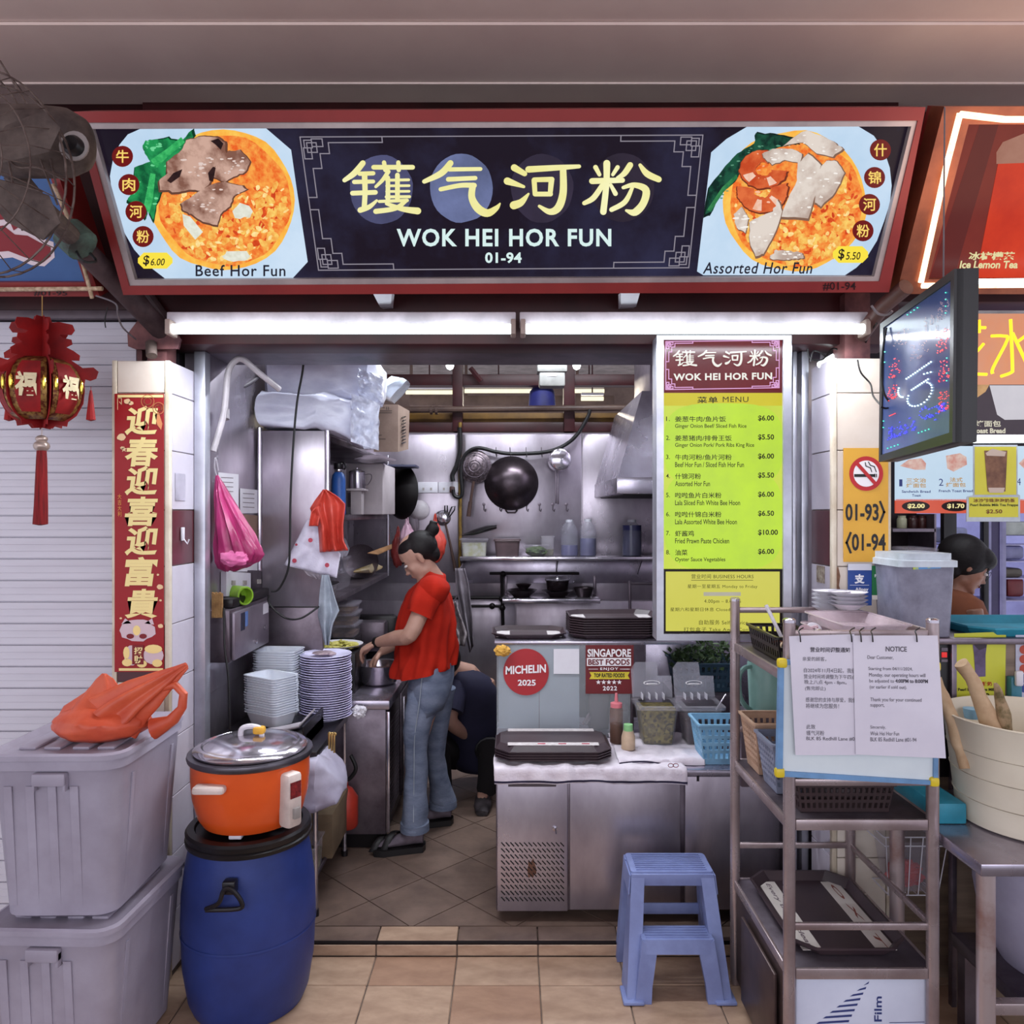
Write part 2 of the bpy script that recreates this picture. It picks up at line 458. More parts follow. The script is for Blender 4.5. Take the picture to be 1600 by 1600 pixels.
struct('wall_left_stall', B().box(-4, -1.36, 2.79, 2.9, 0, 2.3), mat('dark_partition'))
# upper frame at the back of the stall and the hall beyond
bk = thing('back_frame', 'dark maroon steel frame above the steel back wall', 'frame', (0, 5.5, 2.17))
for a in ((-1.6, 1.6, 2.17, 2.24), (-1.6, 1.6, 2.50, 2.58)):
    obj('crossbar', B().box(a[0], a[1], 5.46, 5.56, a[2], a[3], .004), DRED, bk)
for px0, px1 in ((707, 723), (881, 898), (1040, 1060)):
    obj('upright', B().box(XP(px0, 5.45), XP(px1, 5.45), 5.44, 5.54, 2.17, 3.3, .004), DRED, bk)
obj('brace', B().tube([P(735, 575, 5.4), P(752, 596, 5.4)], .02, 6), DRED, bk)
obj('board', B().box(-1.5, 1.6, 5.5, 5.53, 2.245, 2.31, .003), mat('ochre_board', (122, 88, 30), .6, c2=(90, 62, 24)), bk)
tag(obj('water_pipe', B().tube([P(560, 641, 5.38), P(1010, 637, 5.38)], .022, 10).tube([P(672, 641, 5.38), P(676, 641, 5.38)], .03, 10).tube([P(680, 641, 5.38), P(684, 641, 5.38)], .03, 10), mat('painted_pipe', (96, 76, 66), .5, c2=(70, 52, 48))), 'long brown painted pipe running above the back wall', 'pipe')
tag(obj('gas_pipe', B().tube([P(719, 660, 5.40), P(719, 900, 5.40)], .012, 8), mat('yellow_pipe', (150, 118, 44), .5, c2=(70, 50, 24), sc=12)), 'thin yellow vertical pipe on the back wall', 'pipe')
YT = mat('warm_tube', (255, 246, 214), emit=1.3, c2=(255, 242, 200))
WT = mat('cool_tube', (240, 252, 255), emit=5, c2=(236, 250, 255))
for k, (a, b_, y, Y, lab) in enumerate([(634, 708, 613, 8.2, 'far warm tube lamp left of the maroon upright'), (726, 832, 611, 8.2, 'far warm tube lamp between the two maroon uprights'), (897, 944, 611, 8.2, 'far warm tube lamp right of the maroon uprights'), (908, 943, 623, 8.0, 'short lower warm tube lamp of the hall behind')]):
    t = thing('tube_lamp', lab, 'lamp', P((a + b_) / 2, y, Y))
    obj('tube', B().tube([P(a, y, Y), P(b_, y, Y)], .022, 8), YT, t)
    obj('batten', B().box(XP(a, Y), XP(b_, Y), Y - .03, Y + .03, ZP(y - 5, Y), ZP(y - 9, Y), .004), WHITEP, t)
    obj('rod', B().tube([(XP((a + b_) / 2, Y), Y, ZP(y - 8, Y)), (XP((a + b_) / 2, Y), Y, 3.36)], .008, 6), DRED, t)
for k, (a, b_) in enumerate(((640, 712), (726, 884), (900, 960))):
    tag(obj('hall_board', B().box(XP(a, 8.4), XP(b_, 8.4), 8.4, 8.45, ZP(634, 8.4), ZP(618, 8.4), .004).box(XP(a, 8.4), XP(a, 8.4) + .03, 8.41, 8.44, ZP(619, 8.4), 3.36), mat('tan_board', (126, 104, 94), .6)), ['tan board under the left far lamp', 'tan board under the middle far lamp', 'tan board under the right far lamp'][k], 'board')
for k, (x, y) in enumerate(((703, 572), (901, 572))):
    c = P(x, y, 4.6)
    tag(obj('spot_lamp', B().lathe([(.012, .05), (.02, .04), (.024, .0), (.018, -.015), (.006, -.022)], c, 14), mat('bulb_glow', (245, 255, 255), emit=6, c2=(245, 255, 255))), ['small bright bulb above the perforated strainer', 'small bright bulb right of the grey junction box'][k], 'lamp')
    obj('stem', B().tube([c + V((0, 0, .05)), V((c.x, c.y, 3.36))], .006, 6), DRED, bpy.data.objects['spot_lamp' if k == 0 else 'spot_lamp.001'])
jb = thing('junction_box', 'grey plastic electrical box hanging above the wok', 'box', P(862, 600, 5.0))
obj('body', B().box(XP(842, 5), XP(882, 5), 4.93, 5.05, ZP(606, 5), ZP(582, 5), .012), mat('grey_abs', (150, 150, 146), .5), jb)
obj('lid', B().box(XP(839, 5), XP(885, 5), 4.92, 5.06, ZP(584, 5), ZP(571, 5), .008), mat('grey_abs'), jb)
obj('hanger', B().box(XP(858, 5), XP(864, 5), 4.98, 5.0, ZP(573, 5), 3.36), DRED, jb)
obj('sticker', B().box(XP(855, 5), XP(868, 5), 4.926, 4.93, ZP(591, 5), ZP(586, 5)), mat('paper_white', (226, 224, 230), .5, c2=(214, 210, 218)), jb)
tag(obj('blue_sack', B().loft([(P(847, 636, 5.6), (.10, 0, 0), (0, .08, 0)), (P(847, 612, 5.6), (.09, 0, 0), (0, .08, 0)), (P(848, 600, 5.6), (.05, 0, 0), (0, .05, 0))], 16), mat('blue_cloth', (44, 48, 122), .6, c2=(30, 32, 90))), 'dark blue bag behind the grey junction box', 'bag')
# exhaust hood over the right wall
hd = thing('exhaust_hood', 'sloping stainless steel exhaust hood at the right wall', 'hood', (.9, 4.8, 1.69))
obj('shell', B().rings([[V((.585, y, 1.79)), V((.72, y, 2.27)), V((1.14, y, 2.27)), V((1.14, y, 1.79))] for y in (4.25, 5.4)]), STEEL, hd, smooth=False)
obj('lip', B().box(.58, 1.145, 4.245, 5.405, 1.70, 1.792, .003), STEEL, hd)
obj('filter_opening', B().box(.62, 1.12, 4.29, 5.36, 1.694, 1.702), mat('greasy_black', (20, 14, 14), .5), hd)
obj('duct', B().box(.78, 1.13, 4.35, 4.9, 2.27, 2.75, .004), STEELD, hd)
# ================================================================ MAIN FASCIA SIGN
SD = V((0, -.25, .451)); SN = V((0, -.451, -.25)).normalized()
sp_ = plane3((0, 2.45, 2.302), SN)
def sp(px, py): return sp_(px, py)
sign = thing('lightbox_sign', 'large backlit black shop sign in a red frame above the stall front', 'sign', (0, 2.45, 2.302))
O4 = [(121, 174), (1440, 167), (1384, 454), (198, 458)]
I4 = [(138, 191), (1428, 188), (1369, 437), (207, 444)]
J4 = [(149, 201), (1419, 197), (1362, 430), (215, 435)]
def bars(o, i, d0, d1, m, name, par, f=sp, N_=SN):
    for k in range(4):
        a, b_, c, d = o[k], o[(k + 1) % 4], i[(k + 1) % 4], i[k]
        obj(name, B().prism([f(*q) + N_ * d0 for q in (a, b_, c, d)], N_ * d1), m, par, smooth=False)
bars(O4, I4, -.10, .125, REDP, 'frame_bar', sign)
bars(I4, J4, -.02, .040, mat('pale_trim', (188, 174, 172), .4, .3, c2=(160, 146, 146)), 'inner_trim', sign)
obj('back_box', B().prism([sp(*q) - SN * .10 for q in I4], -SN * .02), REDP, sign, smooth=False)
b = B(); b.prism([sp(*q) for q in J4], -SN * .004)
print_(b, 'sign_face', (26, 18, 32), sign, emit=1.0, c2=(46, 46, 74), sc=3.5, lo=.42, hi=.75)
L1, L2, L3, L4, L5, L6 = [SN * (.0012 * k) for k in range(1, 7)]
# pale plates of the two dish pictures
def plate(pts, name): 
    b = B(); flat(b, sp, pts, L1); return print_(b, name, (186, 212, 236), sign, emit=1.0, c2=(206, 226, 246), sc=4)
pA = plate([(219, 201.5), (416, 200.5), (455, 234), (463, 290), (481, 409), (458, 434), (258, 435), (232, 415), (210, 390), (196, 366), (184, 338), (175, 300), (172, 275), (177, 248), (187, 226), (200, 210)], 'dish_picture')
pB = plate([(1111, 238), (1135, 217), (1167, 198), (1341, 197.5), (1365, 212), (1381, 235), (1390, 262), (1393, 290), (1390, 318), (1381, 346), (1370, 376), (1354, 402), (1338, 418), (1320, 430), (1099, 430), (1089, 424)], 'dish_picture')
def layer(par, name, col, c2, polys, lift, sc=60, emit=1.0, **k):
    b = B()
    for p in polys: flat(b, sp, p, lift)
    return print_(b, name, col, sign, emit=emit, c2=c2, sc=sc, **k)
for cx, cy, seed in ((349, 312, 1), (1241, 314, 2)):
    dim = 0 if seed == 1 else 1
    def ringclip(p): return [(x, min(y, 434 if seed == 1 else 429)) for x, y in p]
    layer(sign, 'picture_sauce', (252, 204, 92), (250, 170, 60), [ringclip(oval(cx, cy, 112, 110, 40, .05, seed))], SN * (.002 + .0002), 30)
    layer(sign, 'picture_sauce', (236, 96, 34), (250, 170, 76), [ringclip(oval(cx + 3, cy + 2, 103, 102, 40, .06, seed + 5))], SN * .0026, 55)
    R = random.Random(seed)
    for col, c2, n_, r0, r1 in (((252, 212, 110), (238, 150, 60), 150, 3, 10), ((226, 84, 36), (200, 60, 24), 70, 2, 7), ((255, 236, 170), (250, 200, 110), 60, 2, 6)):
        ps = []
        for _ in range(n_):
            a = R.uniform(-.5, PI + .6); rr = math.sqrt(R.random()) * 96
            x, y = cx + 4 + rr * math.cos(a), cy + 4 + rr * math.sin(a) * .98
            if y > (424 if seed == 1 else 420): continue
            r = R.uniform(r0, r1); t = R.uniform(0, 3)
            o_ = oval(0, 0, r, r * R.uniform(.3, .8), 9, .5, R.random() * 90)
            ps.append([(x + p * math.cos(t) - q * math.sin(t), y + p * math.sin(t) + q * math.cos(t)) for p, q in o_])
        layer(sign, 'picture_noodles', col, c2, ps, SN * (.003 + .0004 * R.random()), 60)['kind'] = 'stuff'
def grow(p, k):
    cx = sum(q[0] for q in p) / len(p); cy = sum(q[1] for q in p) / len(p)
    return [(cx + (x - cx) * k + .8, cy + (y - cy) * k + 1.2) for x, y in p]
_layer = layer
def rough(p, amp=2.2):
    out = []
    for i in range(len(p)):
        a, c = p[i], p[(i + 1) % len(p)]
        for t in (0, .25, .5, .75):
            x, y = a[0] + (c[0] - a[0]) * t, a[1] + (c[1] - a[1]) * t
            out.append((x + amp * noise.noise(V((x * .21, y * .21, 1))), y + amp * noise.noise(V((x * .21, y * .21, 7)))))
    return out
def piece(name, col, c2, polys, lift, sc=60, edge=None, spots=None, ns=0, seed=1):
    sc = sc * .6
    if len(polys) > 1:
        for k, p in enumerate(polys): piece(name, col, c2, [p], lift + SN * .00003 * k, sc, edge, spots, ns // 2, seed + k)
        return
    polys = [rough(p) for p in polys]
    if edge: _layer(sign, name, edge, edge, [grow(p, 1.06) for p in polys], lift - SN * .00018, 40)
    _layer(sign, name, col, c2, polys, lift, sc, lo=.42, hi=.6)
    if spots:
        R = random.Random(seed); ps = []
        for p in polys:
            xs = [q[0] for q in p]; ys = [q[1] for q in p]; cx = sum(xs) / len(xs); cy = sum(ys) / len(ys)
            for _ in range(ns):
                a = R.choice(p); t = math.sqrt(R.random()) * .85; x, y = cx + (a[0] - cx) * t, cy + (a[1] - cy) * t
                r = R.uniform(.8, 3); ps.append(oval(x, y, r * R.uniform(.8, 2), r * .6, 7, .6, R.random() * 50))
        _layer(sign, 'highlights', spots, spots, ps, lift + SN * .00015, 60)['kind'] = 'stuff'
# beef dish
G1, G2 = (34, 150, 84), (8, 84, 50)
piece('picture_greens', G1, G2, [[(208, 300), (212, 260), (235, 252), (226, 236), (232, 222), (262, 216), (282, 222), (300, 203), (302, 215), (285, 240), (262, 258), (258, 285), (246, 318), (240, 345), (232, 325), (228, 340), (215, 322), (200, 312)], oval(240, 228, 16, 10, 14, .5, 3)], SN * .0042, 45, (6, 56, 36), (110, 214, 150), 26, 3)
layer(sign, 'picture_greens', (70, 196, 110), (30, 150, 80), [[(236, 250), (262, 232), (284, 214), (290, 222), (262, 246), (246, 262)], [(226, 320), (236, 270), (244, 272), (240, 310), (234, 334)]], SN * .0046, 60)
BF, BF2 = (206, 168, 152), (130, 88, 74)
piece('picture_beef', BF, BF2, [
    [(262, 252), (285, 235), (292, 219), (318, 213), (338, 214), (352, 222), (354, 240), (346, 250), (334, 262), (330, 284), (316, 298), (296, 296), (276, 300), (252, 296), (250, 282), (262, 270)],
    [(338, 250), (358, 236), (376, 234), (392, 252), (384, 268), (366, 276), (352, 284), (334, 276)],
    [(284, 318), (310, 300), (330, 288), (352, 284), (378, 290), (386, 296), (366, 306), (360, 322), (346, 334), (340, 352), (318, 346), (300, 334), (288, 328)]], SN * .005, 30, (104, 66, 52), (226, 204, 196), 30, 4)
layer(sign, 'picture_beef', (52, 30, 30), (30, 16, 18), [[(262, 282), (272, 270), (286, 264), (282, 276), (268, 286)], [(326, 270), (334, 260), (338, 262), (334, 284), (328, 282)], [(330, 220), (342, 216), (350, 224), (346, 234), (338, 226)]], SN * .0055, 40)
layer(sign, 'picture_egg', (236, 238, 226), (214, 214, 196), [[(286, 334), (298, 338), (318, 362), (306, 374), (288, 352)], oval(380, 330, 16, 11, 14, .5, 8), oval(370, 400, 22, 9, 14, .5, 4)], SN * .0052, 40)
# assorted dish
piece('picture_greens', (26, 84, 62), (8, 40, 34), [[(1102, 334), (1108, 290), (1128, 266), (1150, 240), (1178, 224), (1180, 208), (1206, 210), (1236, 216), (1244, 226), (1214, 230), (1186, 242), (1162, 262), (1148, 282), (1126, 300), (1112, 330)]], SN * .0042, 50, (6, 30, 26), (90, 150, 120), 26, 6)
layer(sign, 'picture_greens', (60, 140, 84), (30, 100, 60), [[(1104, 328), (1128, 292), (1150, 272), (1152, 278), (1130, 300), (1110, 330)]], SN * .0046, 50)
SH, SH2 = (226, 112, 62), (196, 72, 34)
def arc(cx, cy, r0, r1, a0, a1, sx=1.0):
    n_ = 12; o_ = [(cx + r1 * sx * math.cos(a0 + (a1 - a0) * i / n_), cy + r1 * math.sin(a0 + (a1 - a0) * i / n_)) for i in range(n_ + 1)]
    return o_ + [(cx + r0 * sx * math.cos(a0 + (a1 - a0) * i / n_), cy + r0 * math.sin(a0 + (a1 - a0) * i / n_)) for i in range(n_, -1, -1)]
piece('picture_prawn', SH, SH2, [arc(1192, 264, 10, 30, .1, 5.2, 1.25), arc(1190, 296, 12, 36, -.3, 3.3, 1.1)], SN * .0056, 40, (120, 50, 30), (250, 190, 160), 12, 7)
layer(sign, 'picture_prawn', (246, 214, 196), (236, 180, 150), [arc(1192, 264, 14, 27, .9, 1.3, 1.25), arc(1192, 264, 14, 27, 2.3, 2.8, 1.25), arc(1190, 296, 16, 33, .6, .9, 1.1), arc(1190, 296, 16, 33, 1.6, 2.0, 1.1)], SN * .006, 40)
FW, FW2 = (226, 214, 204), (186, 164, 152)
piece('picture_fish_slice', FW, FW2, [
    [(1190, 240), (1206, 232), (1236, 232), (1252, 240), (1248, 254), (1226, 250), (1206, 256), (1196, 250)], [(1222, 228), (1250, 206), (1262, 204), (1300, 220), (1316, 232), (1300, 244), (1276, 240), (1254, 222)],
    [(1246, 254), (1262, 240), (1282, 258), (1274, 300), (1262, 340), (1220, 338), (1230, 310), (1244, 282)], [(1276, 268), (1290, 250), (1306, 252), (1318, 270), (1304, 300), (1282, 322), (1272, 316)],
    [(1170, 346), (1186, 338), (1206, 330), (1214, 312), (1222, 330), (1208, 368), (1192, 396), (1180, 400), (1170, 376)], [(1146, 334), (1158, 322), (1168, 340), (1164, 362), (1150, 356)], oval(1228, 398, 26, 8, 14, .5, 9)], SN * .0064, 26, (130, 96, 78), (246, 240, 234), 16, 8)
# badges, prices and dish names
for pts, word in (([(193, 244), (203, 288), (214, 330), (225, 369)], '牛肉河粉'), ([(1374, 234), (1365, 277), (1357, 319), (1347, 360)], '什锦河粉')):
    for (x, y), ch in zip(pts, word):
        b = B(); flat(b, sp, oval(x, y, 16.5, 16.5, 24), SN * .007); print_(b, 'badge', (110, 20, 20), sign)
        b = B(); txt(b, ch, sp, x - 10, y - 10, x + 10, y + 10, .015, 0, SN * .0078); print_(b, 'lettering', (250, 214, 110), sign)
for x0, y0, x1, y1, word in ((217, 394, 271, 419, '$6.00'), (1300, 384, 1355, 410, '$5.50')):
    b = B(); r = 9
    flat(b, sp, [(x0 + r, y0), (x1 - r, y0), (x1, y0 + r), (x1, y1 - r), (x1 - r, y1), (x0 + r, y1), (x0, y1 - r), (x0, y0 + r)], SN * .007); print_(b, 'price_tag', (250, 226, 70), sign)
    b = B(); txt(b, word[0], sp, x0 + 8, y0 + 4, x0 + 18, y1 - 4, .02, .1, SN * .0078); txt(b, word[1:], sp, x0 + 20, y0 + 9, x1 - 12, y1 - 5, .01, .2, SN * .0078); print_(b, 'lettering', (40, 30, 24), sign)
b = B(); txt(b, 'Beef Hor Fun', sp, 307, 413, 447, 431, .012, 0, SN * .0078, 1.1); txt(b, 'Assorted Hor Fun', sp, 1097, 409, 1268, 427, .012, .25, SN * .0078, 1.1); print_(b, 'lettering', (34, 34, 48), sign, label='dark dish names under the two dish pictures')
# moon discs, the four brush characters, the shop name
for x, y, c in ((596, 296, (84, 86, 124)), (721, 294, (112, 122, 166)), (847, 294, (56, 48, 68)), (973, 293, (50, 42, 58))):
    b = B(); flat(b, sp, oval(x, y, 49, 54, 36, .04, x), SN * .0015); print_(b, 'moon_disc', c, sign, c2=tuple(int(q * .8) for q in c), sc=6)
CH = {
 0: [[(140,103,26),(100,150,28),(55,182,20)],[(125,152,20),(188,150,20)],[(100,190,20),(188,188,18)],[(92,242,22),(198,238,22)],[(148,160,26),(150,240,24),(146,310,24)],[(128,320,26),(170,305,22),(204,276,12)],
     [(190,122,22),(370,122,22)],[(238,100,20),(244,135,20)],[(304,100,20),(306,135,20)],[(258,142,20),(232,180,18),(200,212,14)],[(256,170,20),(256,268,22)],[(300,158,22),(300,268,22)],[(250,182,13),(352,180,13)],[(250,208,12),(354,207,12)],[(250,234,12),(354,233,12)],[(248,259,14),(356,258,14)],
     [(216,280,14),(345,275,16)],[(338,278,18),(290,312,22),(200,326,24)],[(250,290,16),(320,314,24),(394,324,32)]],
 1: [[(545,103,28),(502,150,30),(424,188,20)],[(540,132,20),(684,130,18)],[(535,178,22),(660,172,20)],[(500,224,20),(590,206,22),(655,206,24)],[(648,208,30),(644,262,32),(672,312,38),(716,334,36),(756,312,24),(774,290,8)]],
 2: [[(840,124,32),(888,152,24)],[(808,186,34),(884,212,14)],[(906,245,10),(872,284,32),(838,298,38)],[(906,132,30),(1040,124,26),(1140,118,18)],[(1066,134,30),(1066,240,34),(1044,308,36),(1004,328,28),(956,302,14)],[(932,182,24),(936,245,22)],[(932,180,22),(1014,178,24)],[(1012,182,26),(1006,245,22)],[(936,246,22),(1008,246,22)]],
 3: [[(1268,104,32),(1266,200,28),(1252,328,30)],[(1216,122,22),(1234,156,18)],[(1318,122,20),(1296,156,16)],[(1200,186,28),(1340,182,24)],[(1246,208,24),(1206,264,26),(1164,288,20)],[(1286,204,16),(1308,244,22)],[(1376,112,28),(1348,152,26),(1316,170,12)],[(1422,112,16),(1454,152,30),(1508,178,28)],[(1344,216,16),(1394,204,24),(1448,226,34),(1438,286,34),(1398,330,34),(1358,322,12)],[(1386,216,16),(1352,282,24),(1290,318,22)]]}
for k in range(4):
    b = B(); brush(b, sp, CH[k], lambda x, y: (520 + x / 2.963, 220 + y / 2.963), SN * .003); print_(b, 'brush_character', (236, 228, 142), sign, c2=(250, 248, 196), sc=3)
b = B(); txt(b, 'WOK HEI HOR FUN', sp, 620, 357, 955, 385, .028, 0, SN * .003, 1.12); txt(b, '01-94', sp, 758, 394, 815, 411, .03, 0, SN * .003, 1.05); print_(b, 'lettering', (216, 240, 238), sign)
b = B(); txt(b, '#01-94', sp, 1281, 438, 1332, 451, .01, 0, SN * .027); print_(b, 'unit_number', (40, 14, 18), sign, emit=0)
def frame_lines(b, f, C, W, Hh, wd, lift, sc=1.0):
    def U(a, c):
        u, v = a / W, c / Hh
        return tuple((C[0][i] * (1 - u) + C[1][i] * u) * (1 - v) + (C[3][i] * (1 - u) + C[2][i] * u) * v for i in range(2))
    S = []
    S += [(0, 0, W, 0), (W, 0, W, Hh), (W, Hh, 0, Hh), (0, Hh, 0, 0)]
    poly = [(128, 0), (128, 9), (43, 9), (43, 26), (28, 26), (28, 33), (28, 49), (14, 49), (14, 94), (0, 94)]
    sq = [(5, 5, 17, 17), (17, 3, 34, 15), (3, 17, 15, 34), (9, 9, 24, 24)]
    for mx, my in ((0, 0), (1, 0), (0, 1), (1, 1)):
        g = lambda x, y: ((W - x * sc) if mx else x * sc, (Hh - y * sc) if my else y * sc)
        for p, q in zip(poly, poly[1:]): S.append(g(*p) + g(*q))
        for x0, y0, x1, y1 in sq:
            r = [(x0, y0), (x1, y0), (x1, y1), (x0, y1)]
            for i in range(4): S.append(g(*r[i]) + g(*r[(i + 1) % 4]))
    lines(b, f, [U(a, c) + U(d, e) for a, c, d, e in S], wd, lift)
b = B(); frame_lines(b, sp, [(469, 214), (1098, 211), (1076, 418), (498, 422)], 630, 207, 1.7, SN * .0022); print_(b, 'border_line', (140, 134, 146), sign)
for x, s_ in ((598, 0), (982, 1)):      # white bracket feet under the sign
    tag(obj('sign_bracket', B().prism([P(x - 16 + 4 * s_, 457, 2.52), P(x + 14 + 4 * s_, 457, 2.52), P(x + 12, 479, 2.62), P(x - 4 - 8 * s_, 480, 2.62)], (0, .06, .01)), WHITEP), ['chipped white bracket under the sign, left of the tube joint', 'chipped white bracket under the sign, right of the tube joint'][s_], 'bracket')

# ================================================================ TUBE LAMPS UNDER THE FASCIA
for k, (xa, xb, lab) in enumerate(((260, 806, 'long lit tube lamp under the sign, left half'), (812, 1357, 'long lit tube lamp under the sign, right half'))):
    t = thing('tube_lamp', lab, 'lamp', P((xa + xb) / 2, 500, 2.6))
    obj('batten', B().box(XP(xa, 2.58), XP(xb, 2.58), 2.58, 2.66, ZP(505, 2.58), ZP(487, 2.58), .004), mat('dusty_white_batten', (214, 206, 214), .45), t)
    obj('reflector', B().prism([P(xa + 2, 505, 2.59), P(xb - 2, 505, 2.59), P(xb - 2, 516, 2.64), P(xa + 2, 516, 2.64)], (0, .01, 0)), WHITEP, t)
    obj('tube', B().tube([P(xa + 10, 514, 2.555), P(xb - 8, 514, 2.555)], .0165, 14), WT, t)
    for x in (xa + 5, xb - 4): obj('lamp_holder', B().box(XP(x - 4, 2.555), XP(x + 4, 2.555), 2.535, 2.60, ZP(524, 2.555), ZP(500, 2.555), .004), mat('holder_plastic', (190, 170, 160), .5), t)

# ================================================================ MENU LIGHTBOX
MY = 2.62; mp_ = plane_y(MY); FN = V((0, -1, 0))
menu = thing('menu_lightbox', 'tall backlit yellow-green menu board in an aluminium frame', 'sign', (XP(1130, MY), MY, ZP(1000, MY)))
obj('housing', B().box(XP(1025, MY), XP(1235, MY), MY + .002, MY + .07, ZP(1000, MY), ZP(525, MY), .004), ALU, menu)
bars([(1025, 525), (1235, 525), (1235, 1000), (1025, 1000)], [(1036, 532), (1222, 532), (1222, 990), (1036, 990)], 0, .012, ALU, 'frame_bar', menu, mp_, FN)
def mface(name, r, col, c2, d, emit=1.0, sc=6):
    b = B(); flat(b, mp_, rect(*r), FN * d); return print_(b, name, col, menu, emit=emit, c2=c2, sc=sc)
mface('red_header', (1036, 530, 1223, 614), (112, 26, 34), (96, 20, 28), .001)
mface('yellow_band', (1036, 614, 1223, 634), (222, 208, 56), (214, 200, 50), .001, .9)
mface('green_panel', (1036, 634, 1223, 889), (196, 214, 74), (206, 222, 84), .001)
for cy, ry in ((696, 66), (812, 80)):
    b = B(); pts = [(1130 + 93 * math.copysign(abs(math.cos(a)) ** .6, math.cos(a)), cy + ry * math.copysign(abs(math.sin(a)) ** .6, math.sin(a))) for a in [2 * PI * i / 36 for i in range(36)]]
    flat(b, mp_, [(min(max(x, 1037), 1222), min(y, 888)) for x, y in pts], FN * (.0015 + cy * 1e-6)); print_(b, 'plate_picture', (196, 232, 66), menu, emit=.97, c2=(186, 220, 72), sc=9)
mface('hours_border', (1036, 888, 1223, 991), (22, 14, 16), (22, 14, 16), .001)
mface('hours_panel', (1040, 893, 1218, 986), (216, 212, 92), (220, 216, 98), .002, .88)
LM = FN * .003
b = B(); brush(b, mp_, CH[0] + CH[1] + CH[2] + CH[3], lambda x, y: (1051 + (x - 45) * 154 / 1475, 547 + (y - 85) * 27 / 265 - (x - 45) * .0005), LM); txt(b, 'WOK HEI HOR FUN', mp_, 1052, 584, 1206, 595, .035, 0, LM, 1.1, -.012)
print_(b, 'lettering', (240, 238, 230), menu)
b = B(); frame_lines(b, mp_, [(1040, 534), (1217, 532), (1217, 606), (1040, 609)], 177, 74, 1.4, LM, .33); print_(b, 'border_line', (226, 170, 220), menu)
b = B(); txt(b, '菜单', mp_, 1089, 620, 1121, 630, .02, 0, LM, 1.2); txt(b, 'MENU', mp_, 1129, 620, 1169, 628.5, .0, 0, LM, 1.1)
print_(b, 'menu_heading', (44, 44, 20), menu)
items = [('姜葱牛肉/鱼片饭', 1134, 'Ginger Onion Beef/ Sliced Fish Rice', 1166, '$6.00'), ('姜葱猪肉/排骨王饭', 1143, 'Ginger Onion Pork/ Pork Ribs King Rice', 1178, '$5.50'),
 ('牛肉河粉/鱼片河粉', 1143, 'Beef Hor Fun / Sliced Fish Hor Fun', 1162, '$6.00'), ('什锦河粉', 1095, 'Assorted Hor Fun', 1109, '$5.50'), ('啦啦鱼片白米粉', 1127, 'Lala Sliced Fish White Bee Hoon', 1156, '$6.00'),
 ('啦啦什锦白米粉', 1127, 'Lala Assorted White Bee Hoon', 1151, '$6.50'), ('虾酱鸡', 1084, 'Fried Prawn Paste Chicken', 1139, '$10.00'), ('油菜', 1074, 'Oyster Sauce Vegetables', 1133, '$6.00')]
for i, (cn, xc, en, xe, pr_) in enumerate(items):
    y = 651 + i * 29.75; b = B()
    txt(b, '%d.' % (i + 1), mp_, 1040.5, y, 1046.5, y + 7, .01, 0, LM); txt(b, cn, mp_, 1054.5, y - .5, xc, y + 8.5, .012, 0, LM)
    txt(b, en, mp_, 1054.5, y + 11.5, xe, y + 19.5, .012, 0, LM); txt(b, pr_, mp_, 1184, y - 2, 1215 if i == 6 else 1209, y + 7.5, .025, 0, LM)
    print_(b, 'menu_line', (44, 44, 20), menu)
for s_, x0, y0, x1, y1 in (('营业时间 BUSINESS HOURS', 1080, 897, 1177, 904), ('星期一至星期五 Monday to Friday', 1074, 913, 1183, 920), ('4.00pm – 8.00pm', 1100, 936.5, 1157, 943.5), ('星期六和星期日休息 Closed on Saturday & Sunday', 1047, 949, 1214, 956), ('自助服务 Self-service', 1092, 968.5, 1168, 976), ('打包盒子 Take Away Container', 1068, 980, 1192, 987)):
    b = B(); txt(b, s_, mp_, x0, y0, x1, y1, 0, 0, LM, 1.08); print_(b, 'hours_line', (44, 44, 20), menu)
b = B(); lines(b, mp_, [(1080, 906.5, 1176, 906.5)], .7, LM)
print_(b, 'underline', (44, 44, 20), menu)
mface('correction_tape', (1099, 925, 1157, 931), (186, 180, 164), (170, 166, 150), .0032)

# ================================================================ NEIGHBOUR ON THE LEFT: sign, rope light, fan
nl_ = plane3((0, 2.50, 2.30), SN)
ns = thing('neighbour_sign', 'blue sign with a red seafood drawing at the left edge', 'sign', (-1.9, 2.5, 2.30))
no = [(-260, 170), (62, 170), (160, 461), (-260, 461)]; ni = [(-240, 186), (55, 186), (137, 439), (-240, 439)]
bars(no, ni, -.08, .10, REDP, 'frame_bar', ns, nl_, SN)
obj('back_box', B().prism([nl_(*q) - SN * .08 for q in no], -SN * .02), REDP, ns, smooth=False)
b = B(); flat(b, nl_, ni, SN * .001); print_(b, 'sign_face', (74, 112, 168), ns, emit=0, c2=(64, 98, 152), sc=4)
b = B()
for p in ([(-60, 290), (4, 292), (24, 322), (52, 330), (66, 345), (66, 372), (84, 378), (86, 402), (70, 416), (50, 414), (20, 402), (-60, 410)],): flat(b, nl_, p, SN * .002)
print_(b, 'seafood_drawing', (232, 214, 220), ns, emit=0)
b = B()
for p in ([(-58, 296), (2, 298), (12, 318), (12, 342), (-58, 350)], [(16, 326), (34, 334), (34, 352), (22, 360), (16, 346)], [(38, 336), (56, 340), (62, 350), (60, 368), (44, 358), (40, 350)], [(-40, 360), (6, 352), (24, 366), (44, 368), (62, 378), (80, 386), (80, 400), (68, 410), (40, 402), (14, 392), (-40, 396)]): flat(b, nl_, p, SN * .003)
print_(b, 'seafood_drawing', (140, 40, 48), ns, emit=0, label='dark red fill of the drawing')
